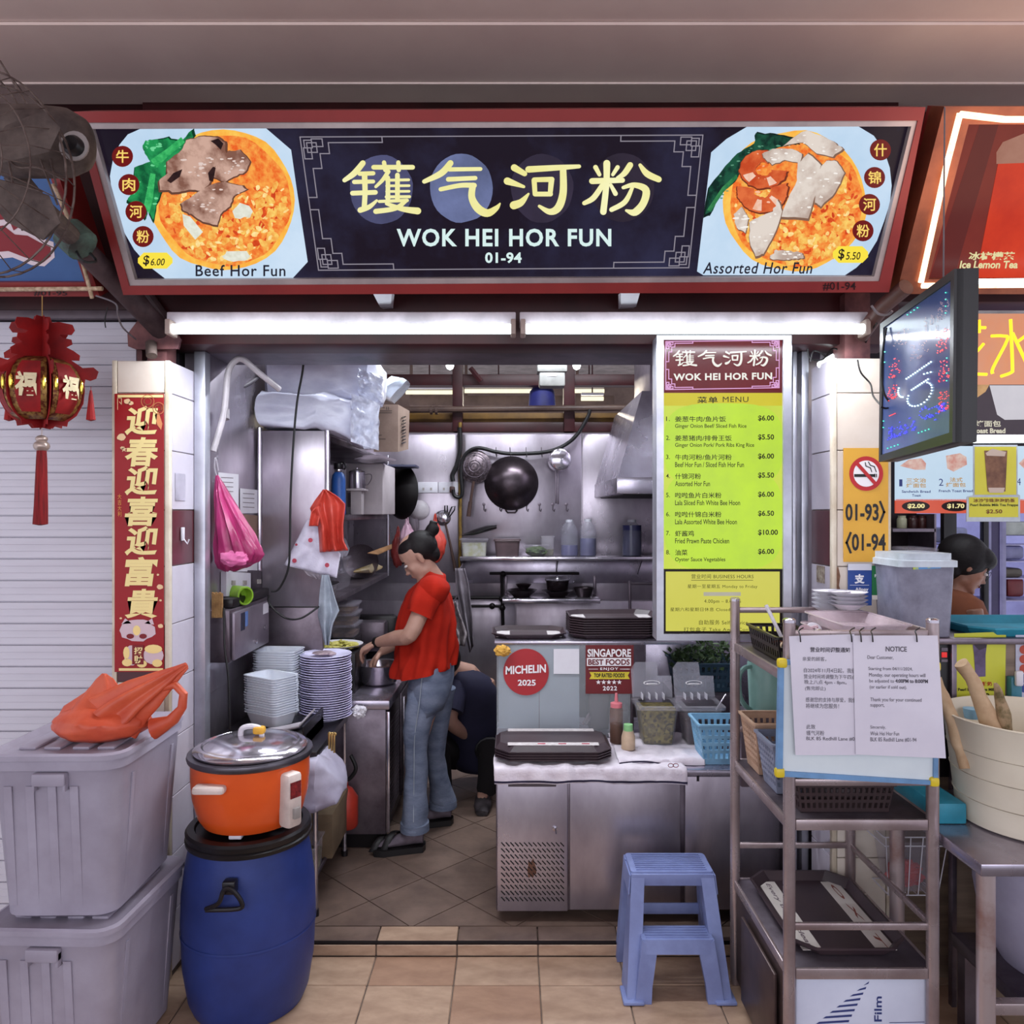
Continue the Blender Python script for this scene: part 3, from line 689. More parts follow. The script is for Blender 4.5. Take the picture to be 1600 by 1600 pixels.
RL = mat('unlit_rope_light', (214, 190, 160), .5, c2=(150, 120, 90), sc=60)
obj('rope_light', B().tube([nl_(x, y) + SN * .035 for x, y in ((-200, 450), (168, 447))], .007, 8), RL, ns)
obj('rope_light', B().tube([nl_(x, y) + SN * .035 for x, y in ((92, 285), (112, 330), (132, 385), (152, 462))], .006, 8), RL, ns)
b = B(); txt(b, '#01-95', nl_, 58, 452, 110, 460, .01, 0, SN * .0215); print_(b, 'unit_number', (40, 14, 18), ns, emit=0)
DUST = mat('dusty_old_metal', (104, 90, 84), .75, .2, c2=(66, 54, 52), sc=14, bump=.3, bs=60)
fan = thing('wall_fan', 'dusty old wall fan with a loose wire cage at the upper left', 'fan', P(60, 230, 1.95))
M_ = B().loft([(P(x, y, 1.95 + d), (r * .12, 0, r * -.02), (0, r * .35, 0)) if 0 else (P(x, y, 1.95), (0, .09 * r, 0), (.014 * r, 0, .085 * r)) for x, y, r, d in ((-20, 222, .7, 0), (10, 222, 1.0, 0), (60, 222, 1.0, 0), (105, 224, .95, 0), (128, 226, .75, 0), (138, 228, .4, 0))], 24)
obj('motor_housing', M_, DUST, fan)
obj('knob', B().lathe([(.024, 0), (.024, .02), (.018, .03), (.0, .031)], P(120, 232, 1.87), 18, 'Y'), BLACKP, fan)
obj('knob_ring', B().lathe([(.034, 0), (.036, .008), (.024, .012)], P(118, 230, 1.872), 20, 'Y'), mat('grey_plastic_worn', (170, 160, 158), .6), fan)
cg = B(); cc = P(-30, 268, 1.75)
for rr, dy in ((.215, .0), (.205, .05), (.165, -.06), (.11, -.08)):
    cg.tube([cc + V((rr * math.cos(a) * .82, dy + .15 * math.cos(a) * rr, rr * math.sin(a) * 1.1)) for a in [2 * PI * i / 40 for i in range(41)]], (.0026 if rr > .2 else .0018), 6)
for i in range(26):
    a = 2 * PI * i / 26
    cg.tube([cc + V((r * math.cos(a) * .82, d + .15 * math.cos(a) * r, r * math.sin(a) * 1.1)) for r, d in ((.04, -.09), (.11, -.08), (.165, -.06), (.215, 0), (.205, .05))], .0013, 5)
obj('wire_cage', cg, mat('rusty_wire', (112, 96, 90), .6, .4, c2=(70, 52, 48), sc=30), fan)
cg = B()
for pts in ([(-10, 120), (20, 150), (50, 215), (75, 280), (90, 320)], [(0, 95), (40, 160), (70, 215), (88, 290)], [(0, 230), (25, 260), (60, 262), (100, 282)], [(-5, 150), (10, 230), (28, 330), (35, 360)], [(0, 282), (40, 292), (66, 300)]):
    cg.tube([P(x, y, 1.9) for x, y in pts], .0028, 5, smooth=4)
obj('hanging_wire', cg, mat('rusty_wire'), fan)
obj('arm', B().tube([P(20, 270, 2.0), P(60, 320, 2.05), P(110, 368, 2.2)], .028, 10), DUST, fan)
obj('blade', B().loft([(cc + V((.02, 0, .02)), (.03, 0, 0), (0, .004, .0)), (cc + V((.10, .01, .08)), (.05, 0, -.03), (0, .006, 0)), (cc + V((.15, .02, .13)), (.02, 0, -.02), (0, .004, 0))], 12), DUST, fan)
obj('blade', B().loft([(cc + V((.02, 0, -.02)), (.03, 0, 0), (0, .004, .0)), (cc + V((.10, .01, -.08)), (.05, 0, .03), (0, .006, 0)), (cc + V((.15, .02, -.13)), (.02, 0, .02), (0, .004, 0))], 12), DUST, fan)
br = thing('support_pipe', 'dusty diagonal pipe bracket bolted above the left pillar', 'bracket', P(236, 540, 2.66))
obj('pipe', B().tube([P(100, 360, 2.28), P(170, 430, 2.45), P(258, 522, 2.66)], .036, 12), mat('dusty_pipe', (84, 66, 68), .7, c2=(54, 38, 42), sc=14, bump=.2), br)
obj('pipe', B().tube([P(190, 400, 2.69), P(262, 500, 2.69)], .014, 10), mat('dusty_pipe'), br)
obj('clamp', B().lathe([(.036, -.04), (.05, -.03), (.05, .03), (.036, .04)], P(118, 374, 2.27), 14, 'X', Matrix.Rotation(.75, 3, 'Y').to_4x4()), mat('verdigris_band', (84, 110, 100), .7, c2=(60, 60, 56), sc=20), br)
PK = mat('pinkish_primer', (128, 82, 80), .6, .2, c2=(84, 50, 54), sc=12)
obj('gusset_plate', B().prism([P(x, y, 2.63) for x, y in ((214, 502), (199, 522), (200, 541), (212, 546), (278, 545), (282, 530), (262, 500), (234, 490))], (0, .012, 0)), PK, br)
obj('socket', B().tube([P(236, 536, 2.62), P(237, 556, 2.60)], .018, 12), DUST, br)
obj('stub_post', B().box(XP(216, 2.7), XP(224, 2.7), 2.69, 2.72, 2.115, 2.2).box(XP(238, 2.7), XP(268, 2.7), 2.66, 2.74, 2.115, 2.25, .003), PK, br)
obj('loose_cable', B().tube([P(*q) for q in ((150, 462, 2.4), (180, 474, 2.4), (184, 492, 2.42), (192, 512, 2.5), (212, 530, 2.6))], .0028, 6, smooth=5), mat('grey_cable', (120, 112, 118), .5), br)
obj('loose_cable', B().tube([P(*q) for q in ((168, 480, 2.5), (164, 500, 2.5), (165, 512, 2.5))], .0018, 6, smooth=5), WIRE, br)
obj('loose_cable', B().tube([P(*q) for q in ((118, 390, 2.25), (130, 408, 2.25), (150, 408, 2.3), (140, 395, 2.3))], .004, 6, smooth=5), WIRE, br)

# ================================================================ LANTERN
LY = 2.45; LR = mat('red_felt', (158, 16, 18), .7, c2=(112, 8, 14), sc=10); GO = mat('gold_foil', (158, 122, 64), .45, .5, c2=(96, 40, 24), sc=70, lo=.42, hi=.58)
lan = thing('paper_lantern', 'red and gold paper lantern with a long tassel hanging before the shutter', 'lantern', P(68, 590, LY))
C0 = P(66, 595, LY)
def blade_pts():
    pr = [(.0, .205), (.022, .205), (.028, .188), (.05, .19), (.088, .183), (.095, .165), (.085, .15), (.05, .15), (.06, .14), (.085, .135), (.088, .12), (.07, .11), (.09, .10), (.11, .085), (.108, .068), (.085, .068), (.10, .058), (.118, .045), (.15, .048), (.165, .035), (.158, .012), (.14, .004), (.122, .01), (.124, -.03), (.12, -.07), (.10, -.11), (.075, -.13), (.072, -.145), (.04, -.14), (.03, -.152), (.0, -.15)]
    return pr
lan_r = [(.2 + k * PI / 3) for k in range(6)]
for k, a in enumerate(lan_r):
    d = V((math.cos(a), math.sin(a), 0)); n_ = V((-math.sin(a), math.cos(a), 0))
    obj('cutout_fin', B().prism([C0 + d * r + V((0, 0, z)) for r, z in blade_pts()], n_ * .002), LR, lan, smooth=False)
for k in range(6):
    a = lan_r[k] + PI / 6; d = V((math.cos(a), math.sin(a), 0)); n_ = V((-math.sin(a), math.cos(a), 0))
    bb = B(); rows_ = []
    for i in range(9):
        t = -1.2 + 2.4 * i / 8; z = .105 * math.sin(t) - .03; r = .112 * math.cos(t) ** .7; wd_ = .052 * math.cos(t) ** .5
        rows_.append([C0 + V((0, 0, z)) + d * r * (1 - .04 * s * s) + n_ * wd_ * s for s in (-1, -.5, 0, .5, 1)])
    bb.rings(rows_, False); fa = obj('gold_panel', bb, GO, lan, solid=.0015)
    bb = B(); rows_ = []
    for i in range(9):
        t = -.85 + 1.7 * i / 8; z = .105 * math.sin(t) - .03; r = .1145 * math.cos(t) ** .7; wd_ = .036 * math.cos(t * 1.1) ** .6
        rows_.append([C0 + V((0, 0, z)) + d * r * (1 - .02 * s * s) + n_ * wd_ * s for s in (-1, -.5, 0, .5, 1)])
    bb.rings(rows_, False); obj('red_panel', bb, LR, fa)
    if d.y < -.3:
        cpos = C0 + d * .119 + V((0, 0, -.028))
        bb = B(); vs, fs = tmesh('福', .035, 0, 1.0); nv = [bb.bm.verts.new(cpos + n_ * ((v.x - .5) * .06) + V((0, 0, (v.y - .38) * .075)) + d * .002) for v in vs]
        for q in fs:
            try: bb.bm.faces.new([nv[i] for i in q])
            except Exception: pass
        obj('gold_character', bb, mat('pale_gold_print', (232, 214, 170), .4, .2), fa, smooth=False)
        for s in (-1, 1): obj('gold_motif', B().ball(C0 + d * .112 + n_ * .046 * s + V((0, 0, -.02)), .012, 8, (.5, .5, 2)), mat('bright_gold', (250, 214, 90), .2, .9), fa)
for s_, py in ((1, 648), (-1, 652)):
    x = 142 if s_ > 0 else 14
    obj('side_tassel', B().tube([P(x, 604, LY), P(x, 612, LY)], .001, 5).loft([(P(x, y, LY), (r, 0, 0), (0, r, 0)) for y, r in ((610, .003), (618, .006), (656, .014), (658, .002))], 10), LR, lan)
tz = P(65, 690, LY)
obj('bead', B().ball(P(65, 686, LY), .018, 12, (1, 1, .7)).ball(P(65, 697, LY), .024, 12, (1, 1, .8)).tube([P(66, 660, LY), P(65, 686, LY)], .0015, 5), mat('silver_bead', (190, 170, 160), .3, .5), lan)
obj('tassel', B().loft([(P(x, y, LY), (r, 0, 0), (0, r, 0)) for x, y, r in ((65, 704, .014), (65, 720, .016), (64, 790, .02), (63, 819, .022), (63, 821, .004))], 16), mat('red_tassel_thread', (150, 20, 24), .8, c2=(90, 10, 14), sc=12, st=(14, 14, .6), bump=.5, bs=40), lan)
obj('cord', B().tube([P(66, 462, LY), P(66, 508, LY)], .0018, 5), mat('gold_cord', (170, 130, 70), .6), lan)

# ================================================================ SCROLL ON THE LEFT PILLAR
SY = 2.6165; scf = plane_y(SY)
sc_ = thing('spring_couplet_banner', 'tall red festival banner with gold brush characters on the left pillar', 'banner', P(217, 1050, SY))
b = B(); b.prism([scf(*q) for q in rect(179, 615, 256, 1050)], (0, .0015, 0)); print_(b, 'paper', (150, 18, 24), sc_, emit=0)
b = B(); y = 640
for i, c in enumerate('迎春迎喜迎富貴'):
    y0 = [634, 683, 728, 776, 822, 870, 920][i]; txt(b, c, scf, 195, y0, 247, y0 + 46, .03, .12, (0, -.001, 0))
txt(b, '招財', scf, 209, 1011, 223, 1034, .02, 0, (0, -.004, 0)) if 0 else None
flat(b, scf, rect(184, 617, 255, 621), (0, -.001, 0)); flat(b, scf, rect(186, 1044, 258 - 3, 1048), (0, -.001, 0))
print_(b, 'gold_lettering', (240, 220, 150), sc_, emit=0)
b = B()
for i, c in enumerate('大吉大利'): txt(b, c, scf, 184, 772 + i * 9, 190, 780 + i * 9, 0, 0, (0, -.001, 0))
print_(b, 'small_lettering', (216, 150, 70), sc_, emit=0)
b = B()
for x, y, r in ((190, 683, 7), (199, 627, 5), (250, 917, 5), (251, 978, 4), (191, 700, 3), (247, 898, 2), (251, 938, 2), (189, 966, 2), (205, 630, 4)): flat(b, scf, oval(x, y, r, r * .8, 12, .3, x), (0, -.001, 0))
for cx, cy in ((194, 702),):
    flat(b, scf, [(cx + (5 if i % 2 == 0 else 2) * math.sin(i * PI / 5), cy - (5 if i % 2 == 0 else 2) * math.cos(i * PI / 5)) for i in range(10)], (0, -.001, 0))
lines(b, scf, [(184, 622, 184, 640), (184, 622, 190, 622), (190, 622, 190, 632), (187, 628, 190, 632)], 1, (0, -.001, 0))
print_(b, 'gold_motif', (230, 196, 150), sc_, emit=0)
b = B()
for x, y, r in ((231, 627, 10), (248, 638, 9)):
    for q in (r, r * .55):
        o_ = oval(x, y, q, q, 20); o_ = [(min(a, 255.5), b_) for a, b_ in o_]; lines(b, scf, [o_[i] + o_[(i + 1) % 20] for i in range(20)], 1.2, (0, -.0012, 0))
flat(b, scf, [(242, 648), (248, 644), (254, 662), (252, 672), (246, 664)], (0, -.001, 0))
print_(b, 'coin_motif', (214, 140, 90), sc_, emit=0)
b = B()      # stylised dancing lion at the foot
for p in (oval(215, 985, 28, 17, 20, .2, 3), [(190, 975), (196, 966), (206, 974)], [(226, 974), (238, 966), (241, 976)], oval(206, 1024, 12, 16, 14), oval(240, 1024, 16, 14, 14)): flat(b, scf, p, (0, -.0015, 0))
print_(b, 'lion_drawing', (206, 184, 190), sc_, emit=0)
b = B()
for p in (oval(199, 1035, 8, 6, 12), oval(222, 1037, 8, 6, 12), oval(246, 1036, 8, 6, 12), oval(240, 1014, 14, 7, 12), oval(214, 985, 6, 8, 12), oval(198, 1020, 5, 10, 12)): flat(b, scf, p, (0, -.002, 0))
print_(b, 'lion_drawing', (240, 214, 140), sc_, emit=0, label='yellow paws and fringe of the lion drawing')
b = B()
for p in (oval(204, 994, 6, 4, 12), oval(224, 994, 6, 4, 12), rect(207, 1008, 225, 1038)): flat(b, scf, p, (0, -.0025, 0))
print_(b, 'lion_drawing', (120, 24, 28), sc_, emit=0, label='dark red eyes and sash of the lion drawing')
b = B(); txt(b, '招', scf, 210, 1011, 223, 1022, .02, 0, (0, -.003, 0)); txt(b, '財', scf, 210, 1024, 223, 1036, .02, 0, (0, -.003, 0)); print_(b, 'small_lettering', (244, 226, 160), sc_, emit=0)
# ================================================================ STORAGE BINS, BARREL, RICE COOKER (front left)
BINM = mat('grey_bin_plastic', (166, 160, 176), .42, 0, c2=(150, 143, 158), sc=5, bump=.06, bs=90)
def rr_ring(x0, x1, y0, y1, z, r, n=5):
    out = []
    for cx, cy, a0 in ((x1 - r, y1 - r, 0), (x0 + r, y1 - r, PI / 2), (x0 + r, y0 + r, PI), (x1 - r, y0 + r, 1.5 * PI)):
        for i in range(n + 1):
            a = a0 + PI / 2 * i / n; out.append(V((cx + r * math.cos(a), cy + r * math.sin(a), z)))
    return out
def bin_(loc, rotz, label, h=.468):
    t = thing('storage_bin', label, 'bin', loc, rotz, 'grey storage bins')
    W, D = .185, .225     # half sizes
    b = B(); R = []
    for z, k in ((0, .045), (.01, .032), (h - .05, .006), (h - .045, .004), (h - .03, .004)):
        R.append(rr_ring(-W + k, W - k, -D + k, D - k, z, .05))
    b.rings(R); obj('tub', b, BINM, t, local=True)
    b = B(); b.rings([rr_ring(-W - .004, W + .004, -D - .004, D + .004, z, .06) for z in (h - .045, h - .02)] + [rr_ring(-W - .009, W + .009, -D - .009, D + .009, z, .06) for z in (h - .018, h - .004)] + [rr_ring(-W + .002, W - .002, -D + .002, D - .002, h, .055), rr_ring(-W + .02, W - .02, -D + .02, D - .02, h - .012, .045)])
    ld = obj('lid', b, BINM, t, local=True)
    for x in (-.11, -.04, .04, .11):
        obj('lid_rib', B().box(x - .024, x + .024, -D + .075, D - .075, h - .013, h - .003, .005), BINM, ld, local=True)
    for i, x in enumerate((-.12, -.06, 0, .06)):        # grooves of the end walls read as raised ribs between them
        for s in (-1, 1):
            c = V((x, s * (D - .02), 0))
            obj('rib', B().prism([(x - .011, s * (D - .034), .04), (x + .011, s * (D - .034), .04), (x + .011, s * (D - .007), h - .09), (x - .011, s * (D - .007), h - .09)], (0, s * .004, 0)), BINM, t, local=True)
    for y in (-.13, .13):
        for s in (-1, 1):
            obj('rib', B().prism([(s * (W - .034), y - .008, .04), (s * (W - .034), y + .008, .04), (s * (W - .007), y + .008, h - .08), (s * (W - .007), y - .008, h - .08)], (s * .004, 0, 0)), BINM, t, local=True)
    for s in (-1, 1):
        obj('handle', B().box(-.045, .045, s * (D + .004) - .012, s * (D + .004) + .012, h - .085, h - .05, .005).box(-.045, -.038, s * D - .012, s * D + .01, h - .10, h - .06, .002).box(.038, .045, s * D - .012, s * D + .01, h - .10, h - .06, .002), BINM, t, local=True)
    return t
b1 = bin_((-1.262, 2.31, .0), math.radians(-2), 'lower grey lidded storage bin, carrying the other bin')
b2 = dup(b1, (-1.265, 2.325, .470), math.radians(1), 'upper grey lidded storage bin with an orange carrier bag on its lid')
def bagmesh(c, sx, sy, sz, seed, crump=.12, n=26, top=None, pw=1.0):
    b = B(); bm = bmesh.new(); bmesh.ops.create_icosphere(bm, subdivisions=4, radius=1)
    for v in bm.verts:
        d = v.co.copy(); f = 1 + crump * noise.fractal(d * 2.1 + V((seed, seed, 0)), .8, 2.2, 4) + crump * .5 * abs(noise.noise(d * 5 + V((seed, 0, 0))))
        z = d.z
        if top and z > 0: k = 1 - top * z ** pw; d.x *= k; d.y *= k
        v.co = V((d.x * sx * f, d.y * sy * f, z * sz * f)) + V(c)
    b.merge(bm); return b
ORB = mat('orange_carrier_plastic', (206, 92, 60), .42, 0, c2=(186, 70, 44), sc=9, bump=.6, bs=26)
bag = thing('carrier_bag', 'orange plastic carrier bag slumped on the lid of the upper grey bin', 'bag', (-1.21, 2.28, .938))
obj('body', bagmesh((-1.205, 2.26, .982), .135, .10, .055, 4, .07), ORB, bag)
def pleat(name, secs, m, par, nf=7, amp=.25, seed=0):
    b = B(); R = []
    for i, (c, ax, ay) in enumerate(secs):
        c, ax, ay = V(c), V(ax), V(ay)
        R.append([c + (ax * math.cos(a) + ay * math.sin(a)) * (1 + amp * math.sin(a * nf + seed + i * .4)) for a in [2 * PI * k / 56 for k in range(56)]])
    b.rings(R); bmesh.ops.subdivide_edges(b.bm, edges=b.bm.edges[:], cuts=1, use_grid_fill=True); crumple(b, .006, 24, seed); return obj(name, b, m, par, ang=70)
def crumple(b, amp, f=9, seed=0):
    for v in b.bm.verts:
        q = v.co * f + V((seed, seed * .7, 0)); v.co += V((noise.noise(q), noise.noise(q + V((7, 0, 0))), .4 * noise.noise(q + V((0, 9, 0))))) * amp
pleat('neck', [((-1.20, 2.26, .985), (.125, 0, 0), (0, .085, 0)), ((-1.21, 2.26, 1.03), (.10, 0, .0), (0, .05, .01)), ((-1.215, 2.26, 1.065), (.06, 0, .01), (0, .025, 0)), ((-1.205, 2.26, 1.10), (.028, 0, .01), (0, .01, 0)), ((-1.20, 2.26, 1.125), (.006, 0, 0), (0, .004, 0))], ORB, bag, 6, .12, 1)
pleat('neck', [((-1.16, 2.25, 1.0), (.06, 0, -.05), (0, .06, 0)), ((-1.09, 2.25, 1.055), (.03, 0, -.045), (0, .04, 0)), ((-1.03, 2.25, 1.095), (.018, 0, -.03), (0, .022, 0)), ((-.98, 2.25, 1.13), (.008, 0, -.016), (0, .01, 0)), ((-.955, 2.25, 1.15), (.003, 0, -.008), (0, .004, 0))], ORB, bag, 7, .2, 3)
obj('handle', B().loft([((-1.02, 2.25, 1.085), (.006, 0, .012), (0, .016, 0)), ((-.985, 2.245, 1.095), (.003, 0, .012), (0, .012, 0)), ((-.958, 2.24, 1.07), (.012, 0, .002), (0, .012, 0)), ((-.962, 2.24, 1.03), (.013, 0, -.003), (0, .012, 0)), ((-.99, 2.24, .995), (.016, 0, -.010), (0, .016, 0)), ((-1.05, 2.25, .965), (.01, 0, -.03), (0, .03, 0))], 12), ORB, bag)

BLU = mat('blue_barrel_plastic', (40, 58, 124), .42, 0, c2=(30, 46, 104), sc=5, bump=.08, bs=60)
bx, by = -.866, 2.535
brl = thing('barrel', 'blue plastic barrel with a black clamp lid, carrying the orange rice cooker', 'barrel', (bx, by, 0))
obj('drum', B().lathe([(.165, 0), (.175, .004), (.19, .04), (.206, .14), (.212, .28), (.209, .38), (.196, .48), (.186, .53), (.184, .55)], (bx, by, 0), 48), BLU, brl)
obj('seam', B().lathe([(.2125, .248), (.2138, .253), (.2125, .258)], (bx, by, 0), 48, cap=False), BLU, brl)
obj('lid', B().lathe([(.188, .532), (.197, .536), (.199, .548), (.194, .552), (.197, .558), (.198, .572), (.192, .580), (.17, .582), (.165, .574), (.0, .574)], (bx, by, 0), 48), BLACKP, brl)
hx, hy = bx + .0 , by - .212
hd2 = B().tube([(bx - .055, hy - .012, .405), (bx - .01, hy - .03, .432), (bx + .005, hy - .028, .47), (bx + .03, hy - .028, .47), (bx + .055, hy - .02, .43), (bx + .045, hy - .02, .41), (bx - .055, hy - .012, .402)], .007, 8, smooth=5)
hd2.box(bx - .005, bx + .035, hy - .022, hy + .012, .45, .49, .006)
obj('handle', hd2, BLACKP, brl)

ORC = mat('orange_enamel', (226, 92, 34), .3, 0, c2=(214, 82, 28), sc=4, coat=.3)
rc = thing('rice_cooker', 'orange electric rice cooker with a steel lid on the blue barrel', 'rice cooker', (bx, by, .582))
cx_, cy_ = bx + .005, by
obj('body', B().lathe([(.13, .592), (.15, .594), (.166, .62), (.182, .68), (.187, .74), (.187, .80)], (cx_, cy_, 0), 48), ORC, rc)
obj('foot', B().box(cx_ - .02, cx_ + .02, cy_ - .15, cy_ - .11, .582, .594, .003).box(cx_ + .08, cx_ + .12, cy_ - .06, cy_ - .02, .582, .594, .003).box(cx_ - .12, cx_ - .08, cy_ + .0, cy_ + .04, .582, .594, .003), WHITEP, rc)
obj('rim', B().lathe([(.186, .795), (.196, .80), (.199, .81), (.197, .818), (.178, .82), (.172, .812)], (cx_, cy_, 0), 48), mat('grey_aluminium_rim', (112, 108, 116), .35, .9), rc)
ld = obj('lid', B().lathe([(.178, .822), (.181, .828), (.174, .836), (.155, .842), (.148, .838), (.12, .852), (.06, .862), (.0, .864)], (cx_, cy_, 0), 48), CHROME, rc)
obj('knob', B().tube([(cx_ - .035, cy_, .862), (cx_ - .03, cy_, .885), (cx_, cy_, .893), (cx_ + .03, cy_, .885), (cx_ + .035, cy_, .862)], .009, 8, smooth=4), WHITEP, ld)
obj('tape', B().box(cx_ + .008, cx_ + .046, cy_ - .016, cy_ + .016, .868, .893, .008), mat('yellow_tape', (236, 178, 60), .5), ld)
hm = B().box(-.055, .055, -.03, .0, -.012, .012, .008); 
obj('handle', B().box(cx_ - .110, cx_ - .012, cy_ - .215, cy_ - .168, .742, .766, .009), mat('ivory_plastic', (232, 214, 206), .4), rc)
M = Matrix.Translation(V((cx_ + .165, cy_ - .115, .695))) @ Matrix.Rotation(math.radians(55), 4, 'Z')
ctl = obj('control_box', B().box(-.028, .028, -.022, .03, -.085, .085, .012, M), mat('ivory_plastic'), rc)
obj('label_plate', B().box(-.02, .02, -.0235, -.021, .01, .06, 0, M), mat('red_label', (150, 40, 40), .4, c2=(60, 20, 24), sc=60), ctl)
obj('switch', B().box(-.012, .012, -.032, -.018, -.055, -.02, .003, M), mat('grey_switch', (176, 168, 164), .4), ctl)

# ================================================================ STALL, LEFT SIDE
# white hose, black cable
tag(obj('hose', B().tube([P(333, 705, 2.93), P(350, 645, 2.95), P(356, 585, 2.95), P(366, 565, 2.95), P(380, 562, 2.96), P(404, 582, 3.0), P(436, 608, 3.1)], .012, 10, smooth=6).tube([P(352, 640, 3.01), P(352, 655, 3.0)], .016, 10), mat('white_hose', (206, 198, 204), .45)), 'white plastic hose bent over at the left wall', 'hose')
tag(obj('power_cable', B().tube([P(*q) for q in ((469, 540, 3.3), (474, 570, 3.3), (464, 630, 3.3), (458, 700, 3.3), (454, 780, 3.3), (453, 850, 3.3), (450, 890, 3.3), (436, 920, 3.3), (424, 924, 3.3))], .0048, 6, smooth=6), WIRE), 'long black cable hanging in front of the steel cabinet panel', 'cable')
tag(obj('power_cable', B().tube([P(*q) for q in ((420, 930, 3.3), (422, 945, 3.3), (445, 965, 3.3), (470, 966, 3.3), (498, 948, 3.4))], .0045, 6, smooth=6), WIRE), 'black cable sagging below the wall sockets', 'cable')
tag(obj('power_cable', B().tube([P(*q) for q in ((350, 950, 2.95), (351, 1010, 2.92), (357, 1060, 2.9), (359, 1140, 2.9), (362, 1180, 2.9))], .004, 6, smooth=6), WIRE), 'thin black cable hanging down beside the left jamb', 'cable')
tag(obj('wall_pipe', B().tube([P(350, 590, 3.25), P(372, 607, 3.3), P(404, 590, 3.5)], .008, 8, smooth=5), mat('dark_hose', (90, 84, 92), .5)), 'grey hose loop high on the left wall', 'hose')
# rack along the left wall: end panel, posts, shelves
SHX0, SHX1, SHY0, SHY1 = -1.15, -.84, 3.5, 5.2
rk = thing('wall_shelf_rack', 'tall steel shelf rack along the left wall with a closed end panel', 'rack', (-1.0, 4.3, 1.17))
for x, y in ((SHX0, SHY0), (SHX1, SHY0), (SHX0, SHY1), (SHX1, SHY1)):
    obj('post', B().tube([(x, y, 1.17), (x, y, 1.985)], .011, 10), CHROME, rk)
obj('end_panel', B().box(SHX0 + .012, SHX1 - .012, SHY0 - .004, SHY0 + .004, 1.17, 1.97, .002), STEELW, rk)
for z in (1.19, 1.585, 1.955):
    obj('shelf', B().box(SHX0, SHX1, SHY0 + .01, SHY1, z - .028, z, .003), STEELD, rk)
sb = struct('cabinet_panel', B().box(-1.15, -.86, 3.49, 3.52, .76, 1.165, .002), STEELD)
tag(obj('bread_rack', B().box(-1.15, -.86, 3.50, 3.53, 1.16, 1.172, .002), BLACKP), 'dark strip under the steel end panel', 'strip')
bpy.data.objects['cabinet_panel']['kind'] = 'structure'
# goods on the top shelf
FOAM = mat('white_foam_in_plastic', (226, 228, 244), .25, 0, c2=(196, 198, 220), sc=5, bump=.8, bs=11, st=(1, 1, 2))
def bundle(name, label, sec, m=FOAM, group=None, crump=.012, seed=0):
    b = B(); b.loft(sec, 36, True, 9)
    bmesh.ops.subdivide_edges(b.bm, edges=b.bm.edges[:], cuts=3, use_grid_fill=True)
    for v in b.bm.verts:
        q = v.co * 26 + V((0, seed, 0)); v.co += V((0, noise.noise(V((q.x * .7, q.y, q.z * 1.2))), noise.noise(V((q.x * 1.1, q.z * .5, q.y + 4))))) * crump * .9
        v.co += V((noise.noise(v.co * 9 + V((seed, 0, 0))), noise.noise(v.co * 9 + V((0, seed, 3))), noise.noise(v.co * 8 + V((5, 0, seed))))) * crump * 2
    return tag(obj(name, b, m), label, 'bag', group)
FOAM2 = mat('clear_film_wrinkles', (232, 236, 250), .15, 0, alpha=.75, c2=(196, 200, 222), sc=22, bump=1, bs=26, spec=.9)
bundle('foam_box_bundle', 'long white plastic bundle of foam boxes, topmost on the steel rack', [(P(431, 596, 3.7), (0, .155, 0), (0, 0, .112)), (P(434, 596, 3.7), (0, .18, 0), (0, 0, .118)), (P(530, 596, 3.72), (0, .18, 0), (0, 0, .118)), (P(586, 598, 3.75), (0, .17, 0), (0, 0, .11)), (P(600, 602, 3.76), (0, .08, 0), (0, 0, .07))], seed=1)
bundle('foam_box_bundle', 'lower white plastic bundle of foam boxes drooping to the right over the rack', [(P(418, 646, 3.6), (0, .15, 0), (0, 0, .066)), (P(421, 646, 3.6), (0, .17, 0), (0, 0, .076)), (P(505, 646, 3.62), (0, .17, 0), (0, 0, .08)), (P(545, 656, 3.64), (0, .16, 0), (0, 0, .092)), (P(577, 668, 3.68), (0, .14, 0), (0, 0, .098)), (P(588, 650, 3.68), (0, .06, 0), (0, 0, .06))], seed=2)
for k, (x0, x1, y0, y1, Yk) in enumerate(((560, 598, 575, 622, 3.53), (548, 592, 615, 690, 3.45))):
    b = B(); b.grid(lambda u, v: P(x0 + (x1 - x0) * u + 3 * noise.noise(V((v * 6, k, 0))), y0 + (y1 - y0) * v + 14 * u, Yk + .03 * noise.noise(V((u * 5, v * 7, k))) + .012 * noise.noise(V((u * 14, v * 20, k)))), 22, 26)
    tag(obj('film_end', b, FOAM2, ang=80), ['wrinkled clear film at the right end of the top foam bundle', 'wrinkled clear film at the drooping end of the lower foam bundle'][k], 'film')
ct = thing('carton', 'brown cardboard carton with black print at the end of the top shelf', 'box', (-.85, 4.1, 1.955))
CB = mat('cardboard', (150, 128, 114), .75, 0, c2=(130, 108, 96), sc=8)
cp = [P(584, 632, 3.95), P(622, 632, 3.95), P(640, 642, 4.2), P(600, 642, 4.3)]; cq = [P(584, 706, 3.95), P(622, 706, 3.95), P(638, 702, 4.2), P(600, 702, 4.3)]
obj('body', B().rings([cq, cp]), CB, ct, smooth=False)
b = B(); f_ = plane_y(3.945); lines(b, f_, [(598, 637, 601, 637), (604, 636, 604, 640), (607, 636, 607, 640), (594, 642, 612, 642), (592, 645, 612, 645), (592, 686, 602, 686), (590, 680, 596, 680)], .9)
obj('print', b, BLACKP, ct, smooth=False)
b = B()
for i in range(9): b.prism([P(627.5 + (i % 2), 652 + i * 5, 3.995), P(633.5, 650 + i * 5, 4.075), P(633.5, 652 + i * 5, 4.075), P(627.5, 654 + i * 5, 3.995)], (.002, -.002, 0))
obj('handwriting', b, BLACKP, ct, smooth=False)
